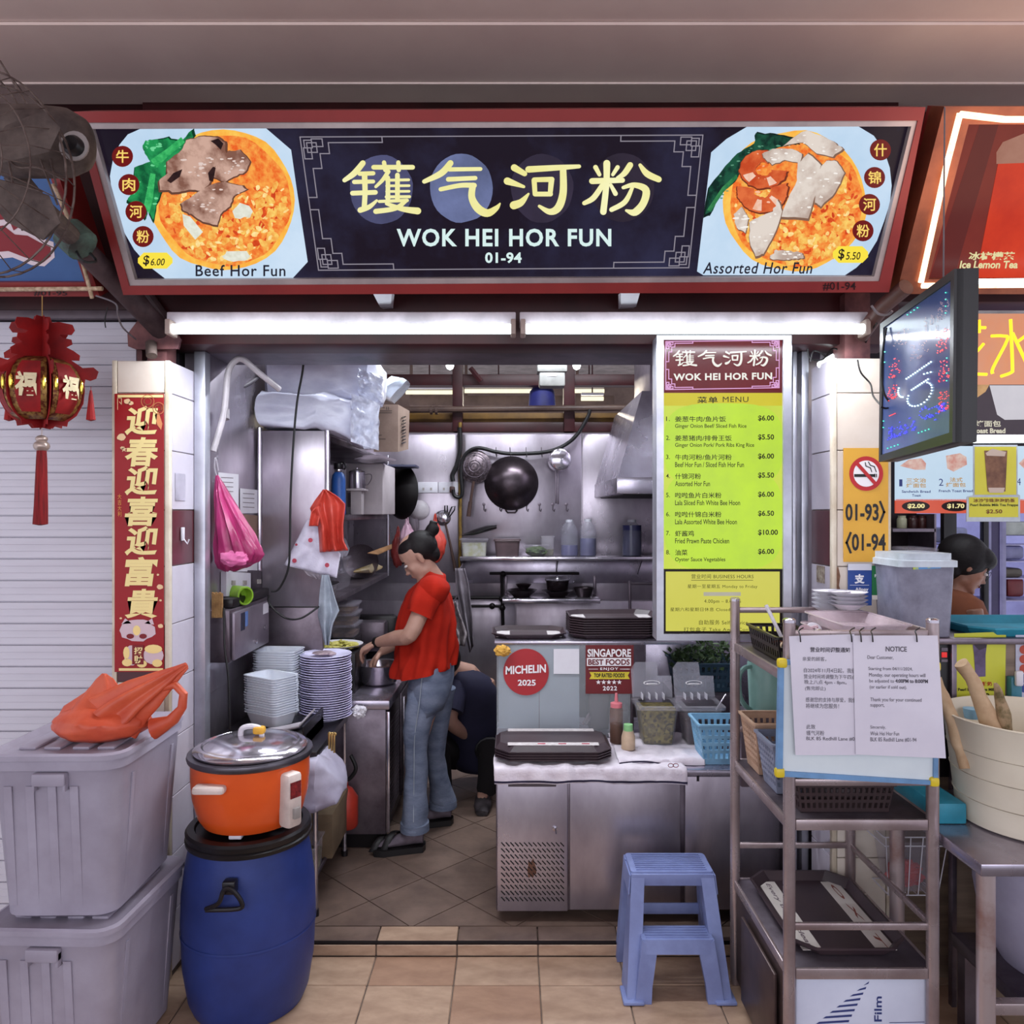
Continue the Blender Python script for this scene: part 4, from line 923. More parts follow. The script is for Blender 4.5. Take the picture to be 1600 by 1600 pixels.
bundle('plastic_wrapped_pack', 'clear plastic wrapped white pack on the brown carton', [(P(600, 606, 4.1), (.05, 0, .05), (0, .08, 0)), (P(612, 606, 4.1), (.075, 0, .04), (0, .09, 0)) , (P(626, 612, 4.1), (.045, 0, .05), (0, .08, 0))], mat('clear_wrap_white', (220, 232, 244), .2, 0, c2=(196, 206, 222), sc=8, bump=.7, bs=16), seed=7, crump=.006)
bundle('plastic_wrapped_pack', 'grey crumpled plastic bag squeezed under the carton', [(P(562, 716, 4.3), (.02, 0, 0), (0, .08, .02)), (P(585, 716, 4.3), (.02, 0, .0), (0, .1, .035)), (P(612, 720, 4.3), (.02, 0, 0), (0, .06, .01))], mat('grey_wrap', (130, 118, 130), .35, bump=.6, bs=16), seed=9, crump=.006)
# middle shelf: bottle, measuring jug, box with picture
bt = thing('water_bottle', 'blue metal water bottle with a black cap on the middle shelf', 'bottle', P(529, 797, 3.75))
c = V((XP(529, 3.75), 3.75, 1.585))
obj('body', B().lathe([(.030, 0), (.034, .004), (.034, .17), (.03, .195), (.018, .21), (.018, .222)], c, 24), mat('blue_powder_coat', (48, 96, 176), .4), bt)
obj('neck', B().lathe([(.0185, .21), (.0195, .212), (.0195, .224), (.0185, .226)], c, 24), CHROME, bt)
obj('cap', B().lathe([(.022, .224), (.023, .226), (.023, .25), (.02, .254), (.0, .254)], c, 24).tube([c + V((.0, 0, .25)), c + V((.024, 0, .256)), c + V((.034, 0, .235)), c + V((.026, 0, .222))], .005, 6, smooth=4), BLACKP, bt)
bx2 = thing('white_box', 'white carton box behind the steel measuring jug on the middle shelf', 'box', (-.95, 4.6, 1.585))
obj('body', B().box(XP(541, 4.3), XP(598, 4.3), 4.3, 4.75, 1.586, ZP(724, 4.3), .004), mat('offwhite_card', (190, 180, 184), .6, c2=(168, 158, 162)), bx2)
obj('print', B().box(XP(543, 4.3), XP(556, 4.3), 4.297, 4.30, ZP(792, 4.3), ZP(770, 4.3)), mat('grey_print', (116, 100, 108), .6), bx2)
mj = thing('steel_jug', 'stainless steel lidded jug with a wire handle before the white box', 'jug', (XP(558, 4.2), 4.2, 1.64))
c = V((XP(558, 4.2), 4.2, ZP(764, 4.2)))
obj('stand', B().box(c.x - .05, c.x + .05, 4.15, 4.26, c.z - .012, c.z, .003).box(c.x - .03, c.x + .03, 4.17, 4.24, 1.586, c.z - .012, .003), mat('offwhite_card'), mj)
obj('body', B().lathe([(.046, 0), (.047, .004), (.044, .085), (.044, .09)], c, 28), CHROME, mj)
obj('lid', B().lathe([(.046, .09), (.042, .098), (.02, .106), (.006, .108), (.006, .116), (.0, .118)], c, 28), CHROME, mj)
obj('handle', B().tube([c + V((.044, 0, .08)), c + V((.075, 0, .08)), c + V((.078, 0, .055)), c + V((.06, 0, .025)), c + V((.045, 0, .02))], .0025, 6, smooth=5), STEELD, mj)
# lower shelf goods
CLR = mat('clear_plastic', (196, 190, 204), .12, 0, alpha=.24, c2=(170, 162, 176), sc=12)
GLS = mat('hazy_clear_plastic', (188, 182, 192), .15, 0, alpha=.18, c2=(150, 144, 156), sc=12)
def tub(name, label, x0, x1, y0, y1, z0, z1, m, cat='container', group=None, lid=None, fill=None, fz=.5):
    t = thing(name, label, cat, ((x0 + x1) / 2, (y0 + y1) / 2, z0), group=group)
    dx, dy = (x1 - x0) * .06, (y1 - y0) * .06; r = min(x1 - x0, y1 - y0) * .12
    obj('box', B().rings([rr_ring(x0 + dx, x1 - dx, y0 + dy, y1 - dy, z0, r), rr_ring(x0, x1, y0, y1, z1 - .006, r), rr_ring(x0 - .006, x1 + .006, y0 - .006, y1 + .006, z1 - .004, r), rr_ring(x0 - .006, x1 + .006, y0 - .006, y1 + .006, z1, r)], cap1=False), m, t, solid=.0015)
    if fill:
        zf = z0 + (z1 - z0) * fz
        obj('contents', B().rings([rr_ring(x0 + dx + .003, x1 - dx - .003, y0 + dy + .003, y1 - dy - .003, z0 + .003, r), rr_ring(x0 + dx * .5 + .003, x1 - dx * .5 - .003, y0 + dy * .5 + .003, y1 - dy * .5 - .003, zf, r)]), fill, t)
    if lid: obj('lid', B().rings([rr_ring(x0 - .007, x1 + .007, y0 - .007, y1 + .007, z1 + .0005, r), rr_ring(x0 - .007, x1 + .007, y0 - .007, y1 + .007, z1 + .008, r)]), lid, t)
    return t
z = 1.19
tub('food_container', 'clear lidded food tub on the lower shelf below the red bag', -1.10, -.89, 4.0, 4.3, z, z + .09, GLS, lid=CLR)
tub('food_container', 'clear food tub stacked on the tub of the lower shelf', -1.09, -.90, 4.02, 4.28, z + .10, z + .16, GLS, lid=CLR)
tub('food_container', 'small dark filled tub at the front of the lower shelf', -1.0, -.86, 3.62, 3.8, z, z + .06, GLS, lid=BLACKP, fill=mat('dark_sauce', (50, 30, 28), .4))
tub('food_container', 'flat clear tub at the front left of the lower shelf', -1.12, -1.01, 3.60, 3.85, z, z + .10, GLS, fill=mat('brown_goods', (120, 92, 70), .7, c2=(70, 50, 44), sc=40))
bundle('plastic_wrapped_pack', 'rumpled clear plastic bag on the tubs of the lower shelf', [((-1.0, 3.98, 1.41), (.02, 0, 0), (0, .08, .03)), ((-.95, 4.02, 1.41), (.06, 0, 0), (0, .1, .05)), ((-.88, 4.05, 1.39), (.02, 0, 0), (0, .06, .02))], CLR, seed=12, crump=.01)
tag(obj('rice_bowl', B().lathe([(.0, 0), (.05, .004), (.10, .05), (.11, .075), (.105, .072)], (-.94, 4.85, 1.29), 28, 'Y'), STEELD), 'round dark metal lid leaning on the lower shelf near the post', 'lid')
tag(obj('banana_leaf_pack', B().loft([((-.95, 4.7, 1.24), (.0, .1, 0), (0, 0, .01)), ((-.87, 4.8, 1.25), (0, .12, 0), (0, 0, .03)), ((-.85, 4.95, 1.24), (0, .1, 0), (0, 0, .01))], 14), mat('yellow_wrapper', (176, 140, 60), .5, c2=(210, 196, 170), sc=14)), 'yellowish wrapper standing on the lower shelf near the post', 'wrapper')
tag(obj('wooden_spatula', B().prism([P(574, 864, 4.5), P(612, 850, 4.9), P(612, 856, 4.9), P(590, 866, 4.6)], (0, .01, -.005)), mat('light_wood', (168, 124, 84), .6)), 'wooden spatula sticking out of the lower shelf', 'spatula')
# wok hanging on the rear post
tag(obj('hanging_wok', B().lathe([(.0, .0), (.06, .006), (.12, .03), (.165, .07), (.19, .11), (.187, .112), (.16, .074), (.0, .01)], P(607, 768, 5.2), 40, 'X', Matrix.Rotation(.75, 3, 'Z').to_4x4()), mat('black_wok_iron', (16, 10, 12), .5, .3)), 'black wok hanging sideways at the rear post of the rack', 'wok')
tag(obj('blue_tray', B().box(XP(598, 5.1), XP(652, 5.1), 5.0, 5.2, ZP(731, 5.1), ZP(727, 5.1), .004), mat('slate_blue', (84, 84, 112), .5)), 'slate blue tray edge sticking out above the hanging wok', 'tray')
# things hung from the front post
PINK = mat('pink_carrier_plastic', (206, 74, 136), .28, 0, c2=(150, 34, 88), sc=5, bump=.6, bs=16, trans=.2, st=(1.6, 1.6, .5))
pk = thing('carrier_bag', 'bright pink plastic bag of rubbish hanging beside the left jamb', 'bag', P(372, 890, 3.0))
b = B()
prof_ = [(742, 339, .004, .006), (756, 343, .014, .022), (775, 348, .026, .04), (800, 356, .042, .05), (825, 364, .060, .06), (850, 370, .080, .065), (866, 374, .090, .062), (878, 372, .080, .055), (886, 366, .055, .04), (891, 360, .02, .02)]
rows_ = []
for i in range(46):
    t = i / 45 * (len(prof_) - 1); k = min(int(t), len(prof_) - 2); u = t - k; A, C = prof_[k], prof_[k + 1]
    y, x, rx, ry = [A[m] + (C[m] - A[m]) * u for m in range(4)]; c = P(x, y, 2.98); ring = []
    for n in range(64):
        a = 2 * PI * n / 64; h = min(1, i / 30)
        f = 1 + (.16 - .08 * h) * math.sin(a * 9 + 1.5 * math.sin(i * .08)) + .07 * math.sin(a * 17 + 2) + (.20 * h) * noise.noise(V((math.cos(a) * 2.2, math.sin(a) * 2.2, i * .13)))
        ring.append(c + V((rx * f * math.cos(a), ry * f * math.sin(a), .012 * h * noise.noise(V((math.cos(a) * 3, math.sin(a) * 3, i * .2))))))
    rows_.append(ring)
b.rings(rows_[::-1]); obj('body', b, PINK, pk, ang=70)
obj('rubbish', bagmesh(P(366, 872, 2.925), .05, .012, .028, 6, .3), mat('pale_pink_inside', (226, 130, 176), .4, c2=(206, 96, 150)), pk)
obj('loop', B().tube([P(339, 745, 2.98), P(335, 730, 2.95), P(337, 715, 2.93), P(341, 735, 2.97)], .003, 6, smooth=4), WHITEP, pk)
RBG = mat('red_orange_plastic', (206, 78, 64), .45, 0, c2=(176, 50, 38), sc=6, bump=.3, bs=20)
def hangcloth(b, top, left, right, bot, Y, amp=.012, n=18, folds=5, seed=0):
    """cloth between two side polylines in pixels (top to bottom); folds run downward"""
    m = len(left)
    def fn(u, v):
        q = v * (m - 1); i = min(int(q), m - 2); t = q - i
        lx = left[i][0] * (1 - t) + left[i + 1][0] * t; ly = left[i][1] * (1 - t) + left[i + 1][1] * t
        rx = right[i][0] * (1 - t) + right[i + 1][0] * t; ry = right[i][1] * (1 - t) + right[i + 1][1] * t
        return P(lx * (1 - u) + rx * u, ly * (1 - u) + ry * u, Y + amp * math.sin(u * folds * PI + seed + v * 1.3) * (.3 + v) + amp * .6 * noise.noise(V((u * 4, v * 5, seed))))
    b.grid(fn, 24, n); return b
def cloth(name, label, left, right, Y, m, cat, amp=.012, folds=5, seed=0, group=None):
    b = B(); hangcloth(b, None, left, right, None, Y, amp, 18, folds, seed)
    return tag(obj(name, b, m, solid=.003), label, cat, group)
cloth('hanging_bag', 'red plastic bag hanging from the front post of the rack', [(505, 765), (492, 782), (484, 795), (497, 820), (499, 845), (500, 863)], [(510, 765), (528, 776), (540, 788), (536, 820), (537, 845), (544, 860)], 3.40, RBG, 'bag', .02, 5, 1)
cloth('hanging_bag', 'small fold of red plastic at the left of the hanging red bag', [(498, 786), (486, 800), (483, 822)], [(503, 786), (500, 805), (497, 822)], 3.39, RBG, 'bag', .01, 2, 4)
tw_ = mat('white_towel', (216, 212, 228), .9, 0, c2=(200, 194, 212), sc=20, bump=.4, bs=160)
dt = cloth('dish_towel', 'white dish towel with red dots hanging under the red bag', [(480, 812), (468, 836), (456, 860), (444, 883)], [(500, 808), (520, 850), (532, 866), (526, 903)], 3.43, tw_, 'towel', .012, 4, 2)
b = B()
fq = plane_y(3.405)
for x, y, r in ((485, 844, 3.6), (463, 851, 2), (460, 876, 3.6), (511, 883, 3.6)): flat(b, fq, oval(x, y, r, r, 12))
obj('red_dot', b, mat('red_print', (190, 70, 90), .8), dt, smooth=False, kind='stuff')
cloth('dish_cloth', 'pale blue-grey cloth hanging in a point below the white towel', [(503, 898), (499, 930), (497, 962), (503, 985), (508, 1008)], [(514, 898), (522, 930), (530, 954), (520, 975), (514, 1008)], 3.42, mat('grey_blue_cloth', (164, 172, 184), .9, c2=(140, 148, 160), sc=14, bump=.3, bs=120), 'towel', .018, 3, 1.2)
cloth('dish_cloth', 'off-white cloth corner showing behind the dotted towel', [(470, 886), (480, 898), (492, 904)], [(500, 886), (502, 898), (500, 905)], 3.45, mat('offwhite_cloth', (190, 182, 190), .9), 'towel', .008, 3, .2)
# papers on the left wall
wlf = plane3((WL + .0085, 0, 0), (1, 0, 0))
for k, (x0, y0, x1, y1, lab) in enumerate(((341, 738, 372, 800, 'white paper notice behind the pink bag'), (375, 763, 405, 802, 'white printed paper slip right of the pink bag'), (378, 803, 404, 862, 'brownish paper slip under the white slip'), (352, 866, 404, 893, 'crumpled white paper showing below the pink bag'))):
    pp = tag(obj('paper_notice', B().prism([wlf(x0, y0), wlf(x1, y0 + 3), wlf(x1, y1), wlf(x0, y1)], (.002, 0, 0)), mat('paper_white') if k != 2 else mat('brown_paper', (150, 120, 104), .7)), lab, 'paper')
    if k < 2:
        b = B(); g_ = plane3((WL + .0115, 0, 0), (1, 0, 0)); lines(b, g_, [(x0 + 5, y0 + 8 + 7 * i, x1 - 8, y0 + 9 + 7 * i) for i in range(4)], 1); obj('print', b, mat('grey_print', (116, 100, 108), .6), pp, smooth=False, kind='stuff')
t = thing('hanging_basket_pad', 'small tan woven pad hanging at the left jamb', 'basket', P(338, 945, 2.95))
for i in range(9): obj('reed', B().box(XP(332, 2.95) + .0045 * i, XP(332, 2.95) + .0045 * (i + 1) - .0008, 2.94, 2.955, ZP(965, 2.95), ZP(925 + (i % 3), 2.95), .001, seg=1), mat('dry_reed', (164, 126, 80), .8, c2=(120, 86, 52), sc=30), t)
# sockets and the steel control cabinet with the green tape roll
for k, (xa, xb, ya, yb, mm, lab) in enumerate(((345, 384, 893, 932, WHITEP, 'white double wall socket above the green tape roll'), (386, 404, 891, 924, STEELD, 'grey steel switch plate right of the white wall socket'), (405, 423, 889, 915, STEELD, 'grey steel socket with the black plug in it'))):
    s_ = thing('wall_socket', lab, 'socket', wlf((xa + xb) / 2, yb))
    obj('plate', B().prism([wlf(xa, ya), wlf(xb, ya + (xb - xa) * .06), wlf(xb, yb - (xb - xa) * .12), wlf(xa, yb)], (.022, 0, 0)), mm, s_, smooth=False)
    for i in range(2 if k == 0 else 1): obj('switch', B().prism([wlf(xa + 8 + i * 18 + a, ya + 14 + c) for a, c in ((0, 0), (5, 0), (5, 7), (0, 7))], (.027, 0, 0)), mat('grey_switch', (176, 168, 164), .4), s_, smooth=False)
tag(obj('power_plug', B().box(-1.138, -1.10, 3.50, 3.56, ZP(924, 3.5), ZP(902, 3.5), .01), WIRE), 'black plug in the grey steel socket', 'plug')
cbx = thing('control_cabinet', 'small grey steel control cabinet on the left wall under the sockets', 'cabinet', (-1.12, 3.16, 1.0))
obj('case', B().box(WL + .002, -1.085, 2.95, 3.40, 1.02, 1.222, .004), STEELD, cbx)
obj('door', B().box(-1.085, -1.070, 2.965, 3.385, 1.025, 1.212, .006), mat('grey_door_paint', (140, 132, 144), .35, .5, c2=(120, 110, 122)), cbx)
obj('sticker', B().box(-1.0695, -1.069, 3.30, 3.37, 1.16, 1.205), mat('paper_white'), cbx)
obj('sticker', B().box(-1.0695, -1.069, 3.03, 3.075, 1.13, 1.20), mat('black_label', (40, 44, 70), .4, c2=(20, 20, 26), sc=50), cbx, label='dark label on the cabinet door')
obj('sticker', B().box(-1.0695, -1.069, 3.078, 3.11, 1.14, 1.20), mat('blue_label', (90, 120, 180), .4), cbx, label='blue label on the cabinet door')
obj('lock', B().lathe([(.010, 0), (.010, .006), (.0, .008)], (-1.069, 3.32, 1.10), 14, 'X').lathe([(.010, 0), (.010, .006), (.0, .008)], (-1.069, 3.20, 1.06), 14, 'X'), CHROME, cbx)
tag(obj('green_tape_roll', B().lathe([(.036, -.038), (.038, -.036), (.038, .036), (.036, .038), (.030, .038), (.030, .0), (.008, .0), (.008, -.01), (.030, -.012), (.030, -.038)], (-1.105, 3.12, 1.262), 28, 'Y', Matrix.Rotation(.95, 3, 'Z').to_4x4()), mat('lime_green_plastic', (142, 190, 50), .4)), 'lime green plastic roll on the steel control cabinet', 'roll')
tag(obj('black_holder', B().box(-1.165, -1.09, 3.0, 3.45, 1.224, 1.26, .006), BLACKP), 'flat black thing under the green roll on the cabinet', 'holder')
# black table with containers and plates
tb = thing('prep_table', 'low black-topped steel table on the left carrying plates and boxes', 'table', (-.95, 3.2, .05))
obj('top', B().box(-1.155, -.745, 2.93, 3.48, .655, .685, .004), BLACKP, tb)
for x, y in ((-.755, 3.465), (-1.14, 3.465), (-.755, 2.95), (-1.14, 2.95)):
    lg = obj('leg', B().tube([(x, y, .07), (x, y, .655)], .010, 10), CHROME, tb); obj('foot', B().tube([(x, y, .05), (x, y, .075)], .014, 10), BLACKP, lg)
obj('rail', B().tube([(-.755, 2.95, .2), (-.755, 3.465, .2)], .008, 8), STEELD, tb)
obj('low_shelf', B().box(-1.14, -.76, 2.95, 3.48, .19, .198, .002), STEELD, tb)
bk_ = thing('black_burner_box', 'black steel box with an upright side on the prep table', 'box', (-.95, 3.1, .686))
obj('body', B().box(-1.13, -.80, 2.98, 3.26, .686, .738, .004), BLACKP, bk_)
obj('side_plate', B().box(-.806, -.80, 2.95, 3.26, .686, .775, .002), BLACKP, bk_)
tag(obj('folded_cloth', B().loft([((-.97, 3.0, .745), (0, .02, 0), (0, 0, .005)), ((-.9, 3.02, .748), (0, .03, 0), (0, 0, .008)), ((-.84, 3.05, .755), (0, .03, 0), (0, 0, .008)), ((-.81, 3.12, .79), (0, .04, 0), (0, 0, .006))], 14, True, 3), mat('offwhite_cloth')), 'folded white strip lying on the black box', 'cloth')
# stacks of takeaway boxes
BOXM = mat('translucent_takeaway_plastic', (238, 242, 250), .22, 0, c2=(222, 228, 240), sc=8, trans=.12, spec=.6)
cup = B(); n_ = 5
cup.rings([rr_ring(-.052, .052, -.075, .075, 0, .02, 3), rr_ring(-.064, .064, -.09, .09, .048, .022, 3), rr_ring(-.070, .070, -.096, .096, .0485, .022, 3), rr_ring(-.070, .070, -.096, .096, .0515, .022, 3), rr_ring(-.062, .062, -.088, .088, .050, .02, 3), rr_ring(-.051, .051, -.074, .074, .003, .02, 3)])
bm_ = cup.mesh('takeaway_box'); bm_.materials.append(BOXM)
def stack(me, name, x, y, z0, n, dz, rot, label, cat, group, jit=.002):
    for k in range(n):
        o = bpy.data.objects.new(name, me); COL.objects.link(o); o.location = (x + random.uniform(-jit, jit), y + random.uniform(-jit, jit), z0 + k * dz); o.rotation_euler = (0, 0, rot + random.uniform(-.02, .02))
        tag(o, label if k < n - 1 else 'topmost ' + label, cat, group)
stack(bm_, 'takeaway_box', XP(424, 3.14), 3.14, .739, 16, .0098, math.radians(58), 'clear takeaway box nested in the shorter front stack on the prep table', 'container', 'takeaway boxes of the front stack')
stack(bm_, 'takeaway_box', XP(436, 3.36), 3.36, .687, 26, .0105, math.radians(84), 'clear takeaway box nested in the taller back stack on the prep table', 'container', 'takeaway boxes of the back stack')
pl_ = B().lathe([(.0, .004), (.06, .003), (.062, .0), (.066, .0), (.068, .004), (.09, .012), (.112, .018), (.114, .0205), (.112, .022), (.088, .0155), (.066, .008), (.0, .0075)], (0, 0, 0), 40)
pm = pl_.mesh('plate'); pm.materials.append(mat('lilac_melamine', (224, 220, 248), .28, 0, c2=(214, 210, 240), sc=4))
stack(pm, 'plate', XP(510, 3.42), 3.40, .686, 27, .0103, 0, 'lilac-white melamine plate in the tall stack on the prep table', 'plate', 'stacked melamine plates', .003)
tag(obj('leftover_scraps', B().ball((XP(505, 3.4) , 3.4, .977), .05, 10, (1, 1, .12)).ball((XP(522, 3.4), 3.36, .98), .02, 8, (1, 1, .4)), mat('pale_scraps', (190, 170, 176), .6, c2=(140, 120, 128), sc=50)), 'pale scraps on the topmost plate of the stack', 'scraps')
tag(obj('crumpled_tissue', bagmesh(P(561, 1112, 3.44), .028, .02, .025, 5, .5), mat('paper_white')), 'crumpled white tissue beside the plate stack', 'tissue')
# vegetables and boxes behind the plates
vp = thing('vegetable_plate', 'white plate heaped with pale yellow cut vegetables behind the plate stack', 'plate', P(528, 1015, 3.75))
pc = P(528, 1013, 3.75)
obj('dish', B().lathe([(.0, 0), (.07, .0), (.12, .02), (.122, .024), (.07, .006), (.0, .006)], pc, 32), WHITEP, vp)
R = random.Random(3); b = B()
for _ in range(150):
    a, r = R.uniform(0, 6.3), math.sqrt(R.random()) * .1; h = .012 + (.1 - r) * .35 * R.random()
    M = Matrix.Rotation(R.uniform(0, 6), 3, 'Z') @ Matrix.Rotation(R.uniform(-.8, .8), 3, 'X')
    b.ball(pc + V((r * math.cos(a), r * math.sin(a), h)), .014, 6, (1.5, .6, .25), M)
obj('cut_vegetables', b, mat('pale_yellow_veg', (206, 196, 110), .5, c2=(168, 160, 70), sc=25), vp, kind='stuff')
tag(obj('support_crate', B().box(pc.x - .13, pc.x + .11, 3.62, 3.9, .74, pc.z - .001, .004), BLACKP), 'black crate under the plate of cut vegetables', 'crate')
for k, (ya, yb, lab) in enumerate(((978, 996, 'lowest'), (960, 977, 'middle'), (946, 959, 'topmost'))):
    Y = 4.0; tub('food_container', '%s of the clear food tubs stacked behind the blue-grey cloth' % lab, XP(516, Y), XP(555 - k, Y), Y - .03, Y + .18, ZP(yb, Y), ZP(ya, Y), GLS, fill=mat('brown_goods'), lid=CLR, group='clear tubs behind the cloth', fz=.4)
tag(obj('support_crate', B().box(XP(516, 4), XP(556, 4), 3.99, 4.17, .74, ZP(997, 4), .004), BLACKP), 'black crate under the stacked clear food tubs', 'crate')
b = B().lathe([(.11, 0), (.12, .004), (.13, .10), (.135, .26), (.14, .265), (.14, .275)], P(463, 1010, 3.9), 32)
tag(obj('stock_pot', b, mat('dull_clear_pot', (104, 92, 98), .35, .6, c2=(70, 60, 66), sc=6)), 'big dull steel stock pot behind the takeaway boxes', 'pot')
tag(obj('chopping_board', B().box(XP(556, 4.3), XP(622, 4.3), 4.28, 4.34, .75, ZP(960, 4.3), .03), BLACKP), 'black upright board behind the woman’s hands', 'board')
tag(obj('baking_tin', B().box(XP(556, 4.2), XP(604, 4.2), 4.15, 4.25, ZP(1016, 4.2), ZP(970, 4.2), .012), STEELD), 'dull metal tin standing before the black board', 'tin')
# under the table
bundle('plastic_bag_bundle', 'translucent white plastic bag of packs beside the rice cooker', [(P(470, 1215, 3.0), (0, .1, 0), (0, 0, .09)), (P(505, 1215, 3.0), (0, .12, 0), (0, 0, .095)), (P(530, 1225, 3.0), (0, .08, 0), (0, 0, .05)), (P(541, 1228, 3.0), (0, .03, 0), (0, 0, .015))], mat('milky_plastic', (186, 182, 200), .35, c2=(160, 154, 174), bump=.4, bs=12), seed=21, crump=.01)
tag(obj('cardboard_box', B().box(XP(480, 3.2), XP(528, 3.2), 3.1, 3.4, .20, ZP(1258, 3.2), .003), mat('cardboard_dark', (116, 98, 76), .8, c2=(90, 74, 56))), 'brown cardboard box on the low shelf of the prep table', 'box')
tub('plastic_tub', 'clear round tub of greens on the floor behind the blue barrel', XP(478, 3.0), XP(500, 3.0), 2.9, 3.05, .20, ZP(1308, 3.0), GLS, fill=mat('green_scraps', (110, 104, 50), .7, c2=(60, 66, 30), sc=60), fz=.6)
tag(obj('gas_hose', B().tube([P(*q) for q in ((548, 1180, 3.4), (556, 1200, 3.4), (548, 1215, 3.4), (535, 1225, 3.4), (546, 1250, 3.42), (540, 1270, 3.42), (530, 1266, 3.4), (528, 1250, 3.4))], .009, 8, smooth=6), WIRE), 'coiled black rubber hose at the end of the prep table', 'hose')
tag(obj('red_cylinder', B().lathe([(.05, 0), (.055, .01), (.055, .13), (.03, .17), (.012, .18), (.012, .2)], (XP(540, 3.42) , 3.42, .2), 20), mat('red_enamel', (180, 52, 36), .4)), 'red canister half hidden behind the cardboard box', 'canister')
ky = thing('key_bunch', 'small bunch of brass keys hanging under the prep table edge', 'keys', P(518, 1160, 3.0))
for i in range(3): obj('key', B().box(XP(513 + i * 4, 3.0), XP(516 + i * 4, 3.0), 2.995, 3.0, ZP(1170 + i * 3, 3.0), ZP(1146 + i, 3.0), .001).ball(P(515 + i * 4, 1147, 3.0), .008, 8, (1, .3, 1)), mat('brass', (200, 170, 110), .35, .8), ky)
# stall-side fridge table with the basin
wt = thing('fridge_table', 'long steel undercounter fridge on the left where the woman works', 'fridge', (-.65, 4.2, .05))
WX0, WX1, WY0, WY1 = -.735, -.575, 3.5, 4.9
obj('body', B().box(WX0 - .42, WX1, WY0, WY1, .13, .70, .004), STEELD, wt)
obj('worktop', B().box(WX0 - .42, WX1 + .02, WY0 - .015, WY1, .70, .745, .008), STEEL, wt)
obj('edge_profile', B().box(WX1 + .001, WX1 + .018, WY0 - .004, WY0 + .012, .14, .69, .003), CHROME, wt)
obj('plinth', B().box(WX0 - .40, WX1 - .03, WY0 + .05, WY1, .05, .13), BLACKP, wt)
gr = obj('vent_grille', B().box(WX1, WX1 + .006, WY0 + .03, WY0 + .38, .16, .68, .002), mat('dark_steel', (58, 48, 52), .4, .7), wt)
for i in range(22): obj('louvre', B().box(WX1 + .006, WX1 + .010, WY0 + .06, WY0 + .35, .19 + i * .02, .197 + i * .02), STEELD, gr)
for k in range(2):
    d_ = obj('door', B().box(WX1, WX1 + .016, WY0 + .40 + k * .49, WY0 + .88 + k * .49, .16, .68, .004), STEELD, wt)
    obj('handle', B().box(WX1 + .016, WX1 + .03, WY0 + .41 + k * .49, WY0 + .43 + k * .49, .18, .66, .003), CHROME, d_)
bc = V((XP(592, 3.83), 3.83, .746))
bs_ = thing('mixing_basin', 'round polished steel basin in front of the woman on the worktop', 'basin', bc)
obj('bowl', B().lathe([(.0, 0), (.075, 0), (.088, .01), (.104, .075), (.110, .098), (.116, .10), (.116, .102), (.102, .098), (.085, .014), (.0, .006)], bc, 40), CHROME, bs_)
obj('food', B().ball(bc + V((0, 0, .05)), .085, 14, (1, 1, .35)), mat('dark_marinade', (96, 58, 40), .4, c2=(50, 28, 24), sc=40), bs_)
# ================================================================ BACK WALL OF THE STALL
BY = 5.40
IRON = mat('seasoned_iron', (88, 78, 84), .32, .85, c2=(52, 44, 48), sc=5, rv=.08)
def back(px, py, d=0): return P(px, py, BY - d)
t = thing('wok', 'large round iron wok hanging on the steel back wall', 'wok', back(799, 797, .1))
obj('pan', B().lathe([(.0, .125), (.05, .122), (.10, .105), (.15, .065), (.185, .01), (.19, 0), (.186, 0), (.148, .058), (.10, .096), (.0, .115)], back(799, 755, .02), 56, 'Y'), IRON, t)
obj('loop_handle', B().tube([back(790, 797, .03), back(793, 801, .05), back(805, 801, .05), back(808, 797, .03)], .006, 8), IRON, t)
t = thing('strainer', 'perforated round strainer with a wooden handle hanging left of the wok', 'strainer', back(740, 805, .05))
obj('disc', B().lathe([(.0, .035), (.05, .033), (.09, .02), (.112, 0), (.116, 0), (.116, .006), (.108, .008), (.06, .04), (.0, .043)], back(742, 729, .03), 40, 'Y'), mat('perforated_steel', (122, 110, 116), .4, .8, c2=(86, 76, 80), sc=90, vor=True), t)
for k in range(5): obj('ring', B().lathe([(.02 + .018 * k, .0435 - .0012 * k * k), (.0225 + .018 * k, .0455 - .0014 * k * k), (.025 + .018 * k, .043 - .0014 * k * k)], back(742, 729, .03), 32, 'Y', cap=False), STEELD, t)
obj('handle', B().tube([back(740, 752, .04), back(735, 786, .04)], .010, 8).tube([back(735, 784, .04), back(732, 807, .04)], [.013, .015], 8), mat('dark_wood', (74, 52, 46), .6), t)
t = thing('saucepan', 'small steel saucepan hanging by its handle right of the wok', 'saucepan', back(870, 788, .05))
obj('pan', B().lathe([(.0, .09), (.062, .09), (.07, .085), (.078, 0), (.084, 0), (.084, .004), (.076, .088), (.064, .096), (.0, .096)], back(874, 719, .02), 36, 'Y'), CHROME, t)
obj('handle', B().box(XP(870, BY), XP(872.5, BY), 5.33, 5.345, ZP(788, BY), ZP(734, BY), .003).box(XP(866.5, BY), XP(869, BY), 5.33, 5.345, ZP(787, BY), ZP(734, BY), .003), STEELD, t)
tag(obj('power_cable', B().tube([back(*q, .03) for q in ((718, 668), (719, 700), (714, 726), (707, 742), (708, 752))], .016, 8, smooth=6), WIRE), 'thick black cable running down to the back wall socket', 'cable')
tag(obj('power_cable', B().tube([back(*q, .05) for q in ((708, 765), (710, 774), (718, 777), (722, 768), (720, 735), (726, 712), (745, 700), (775, 706), (800, 709), (848, 707), (878, 698), (901, 680), (918, 652), (922, 640))], .013, 8, smooth=6), WIRE), 'black cable arched over the strainer and the wok', 'cable')
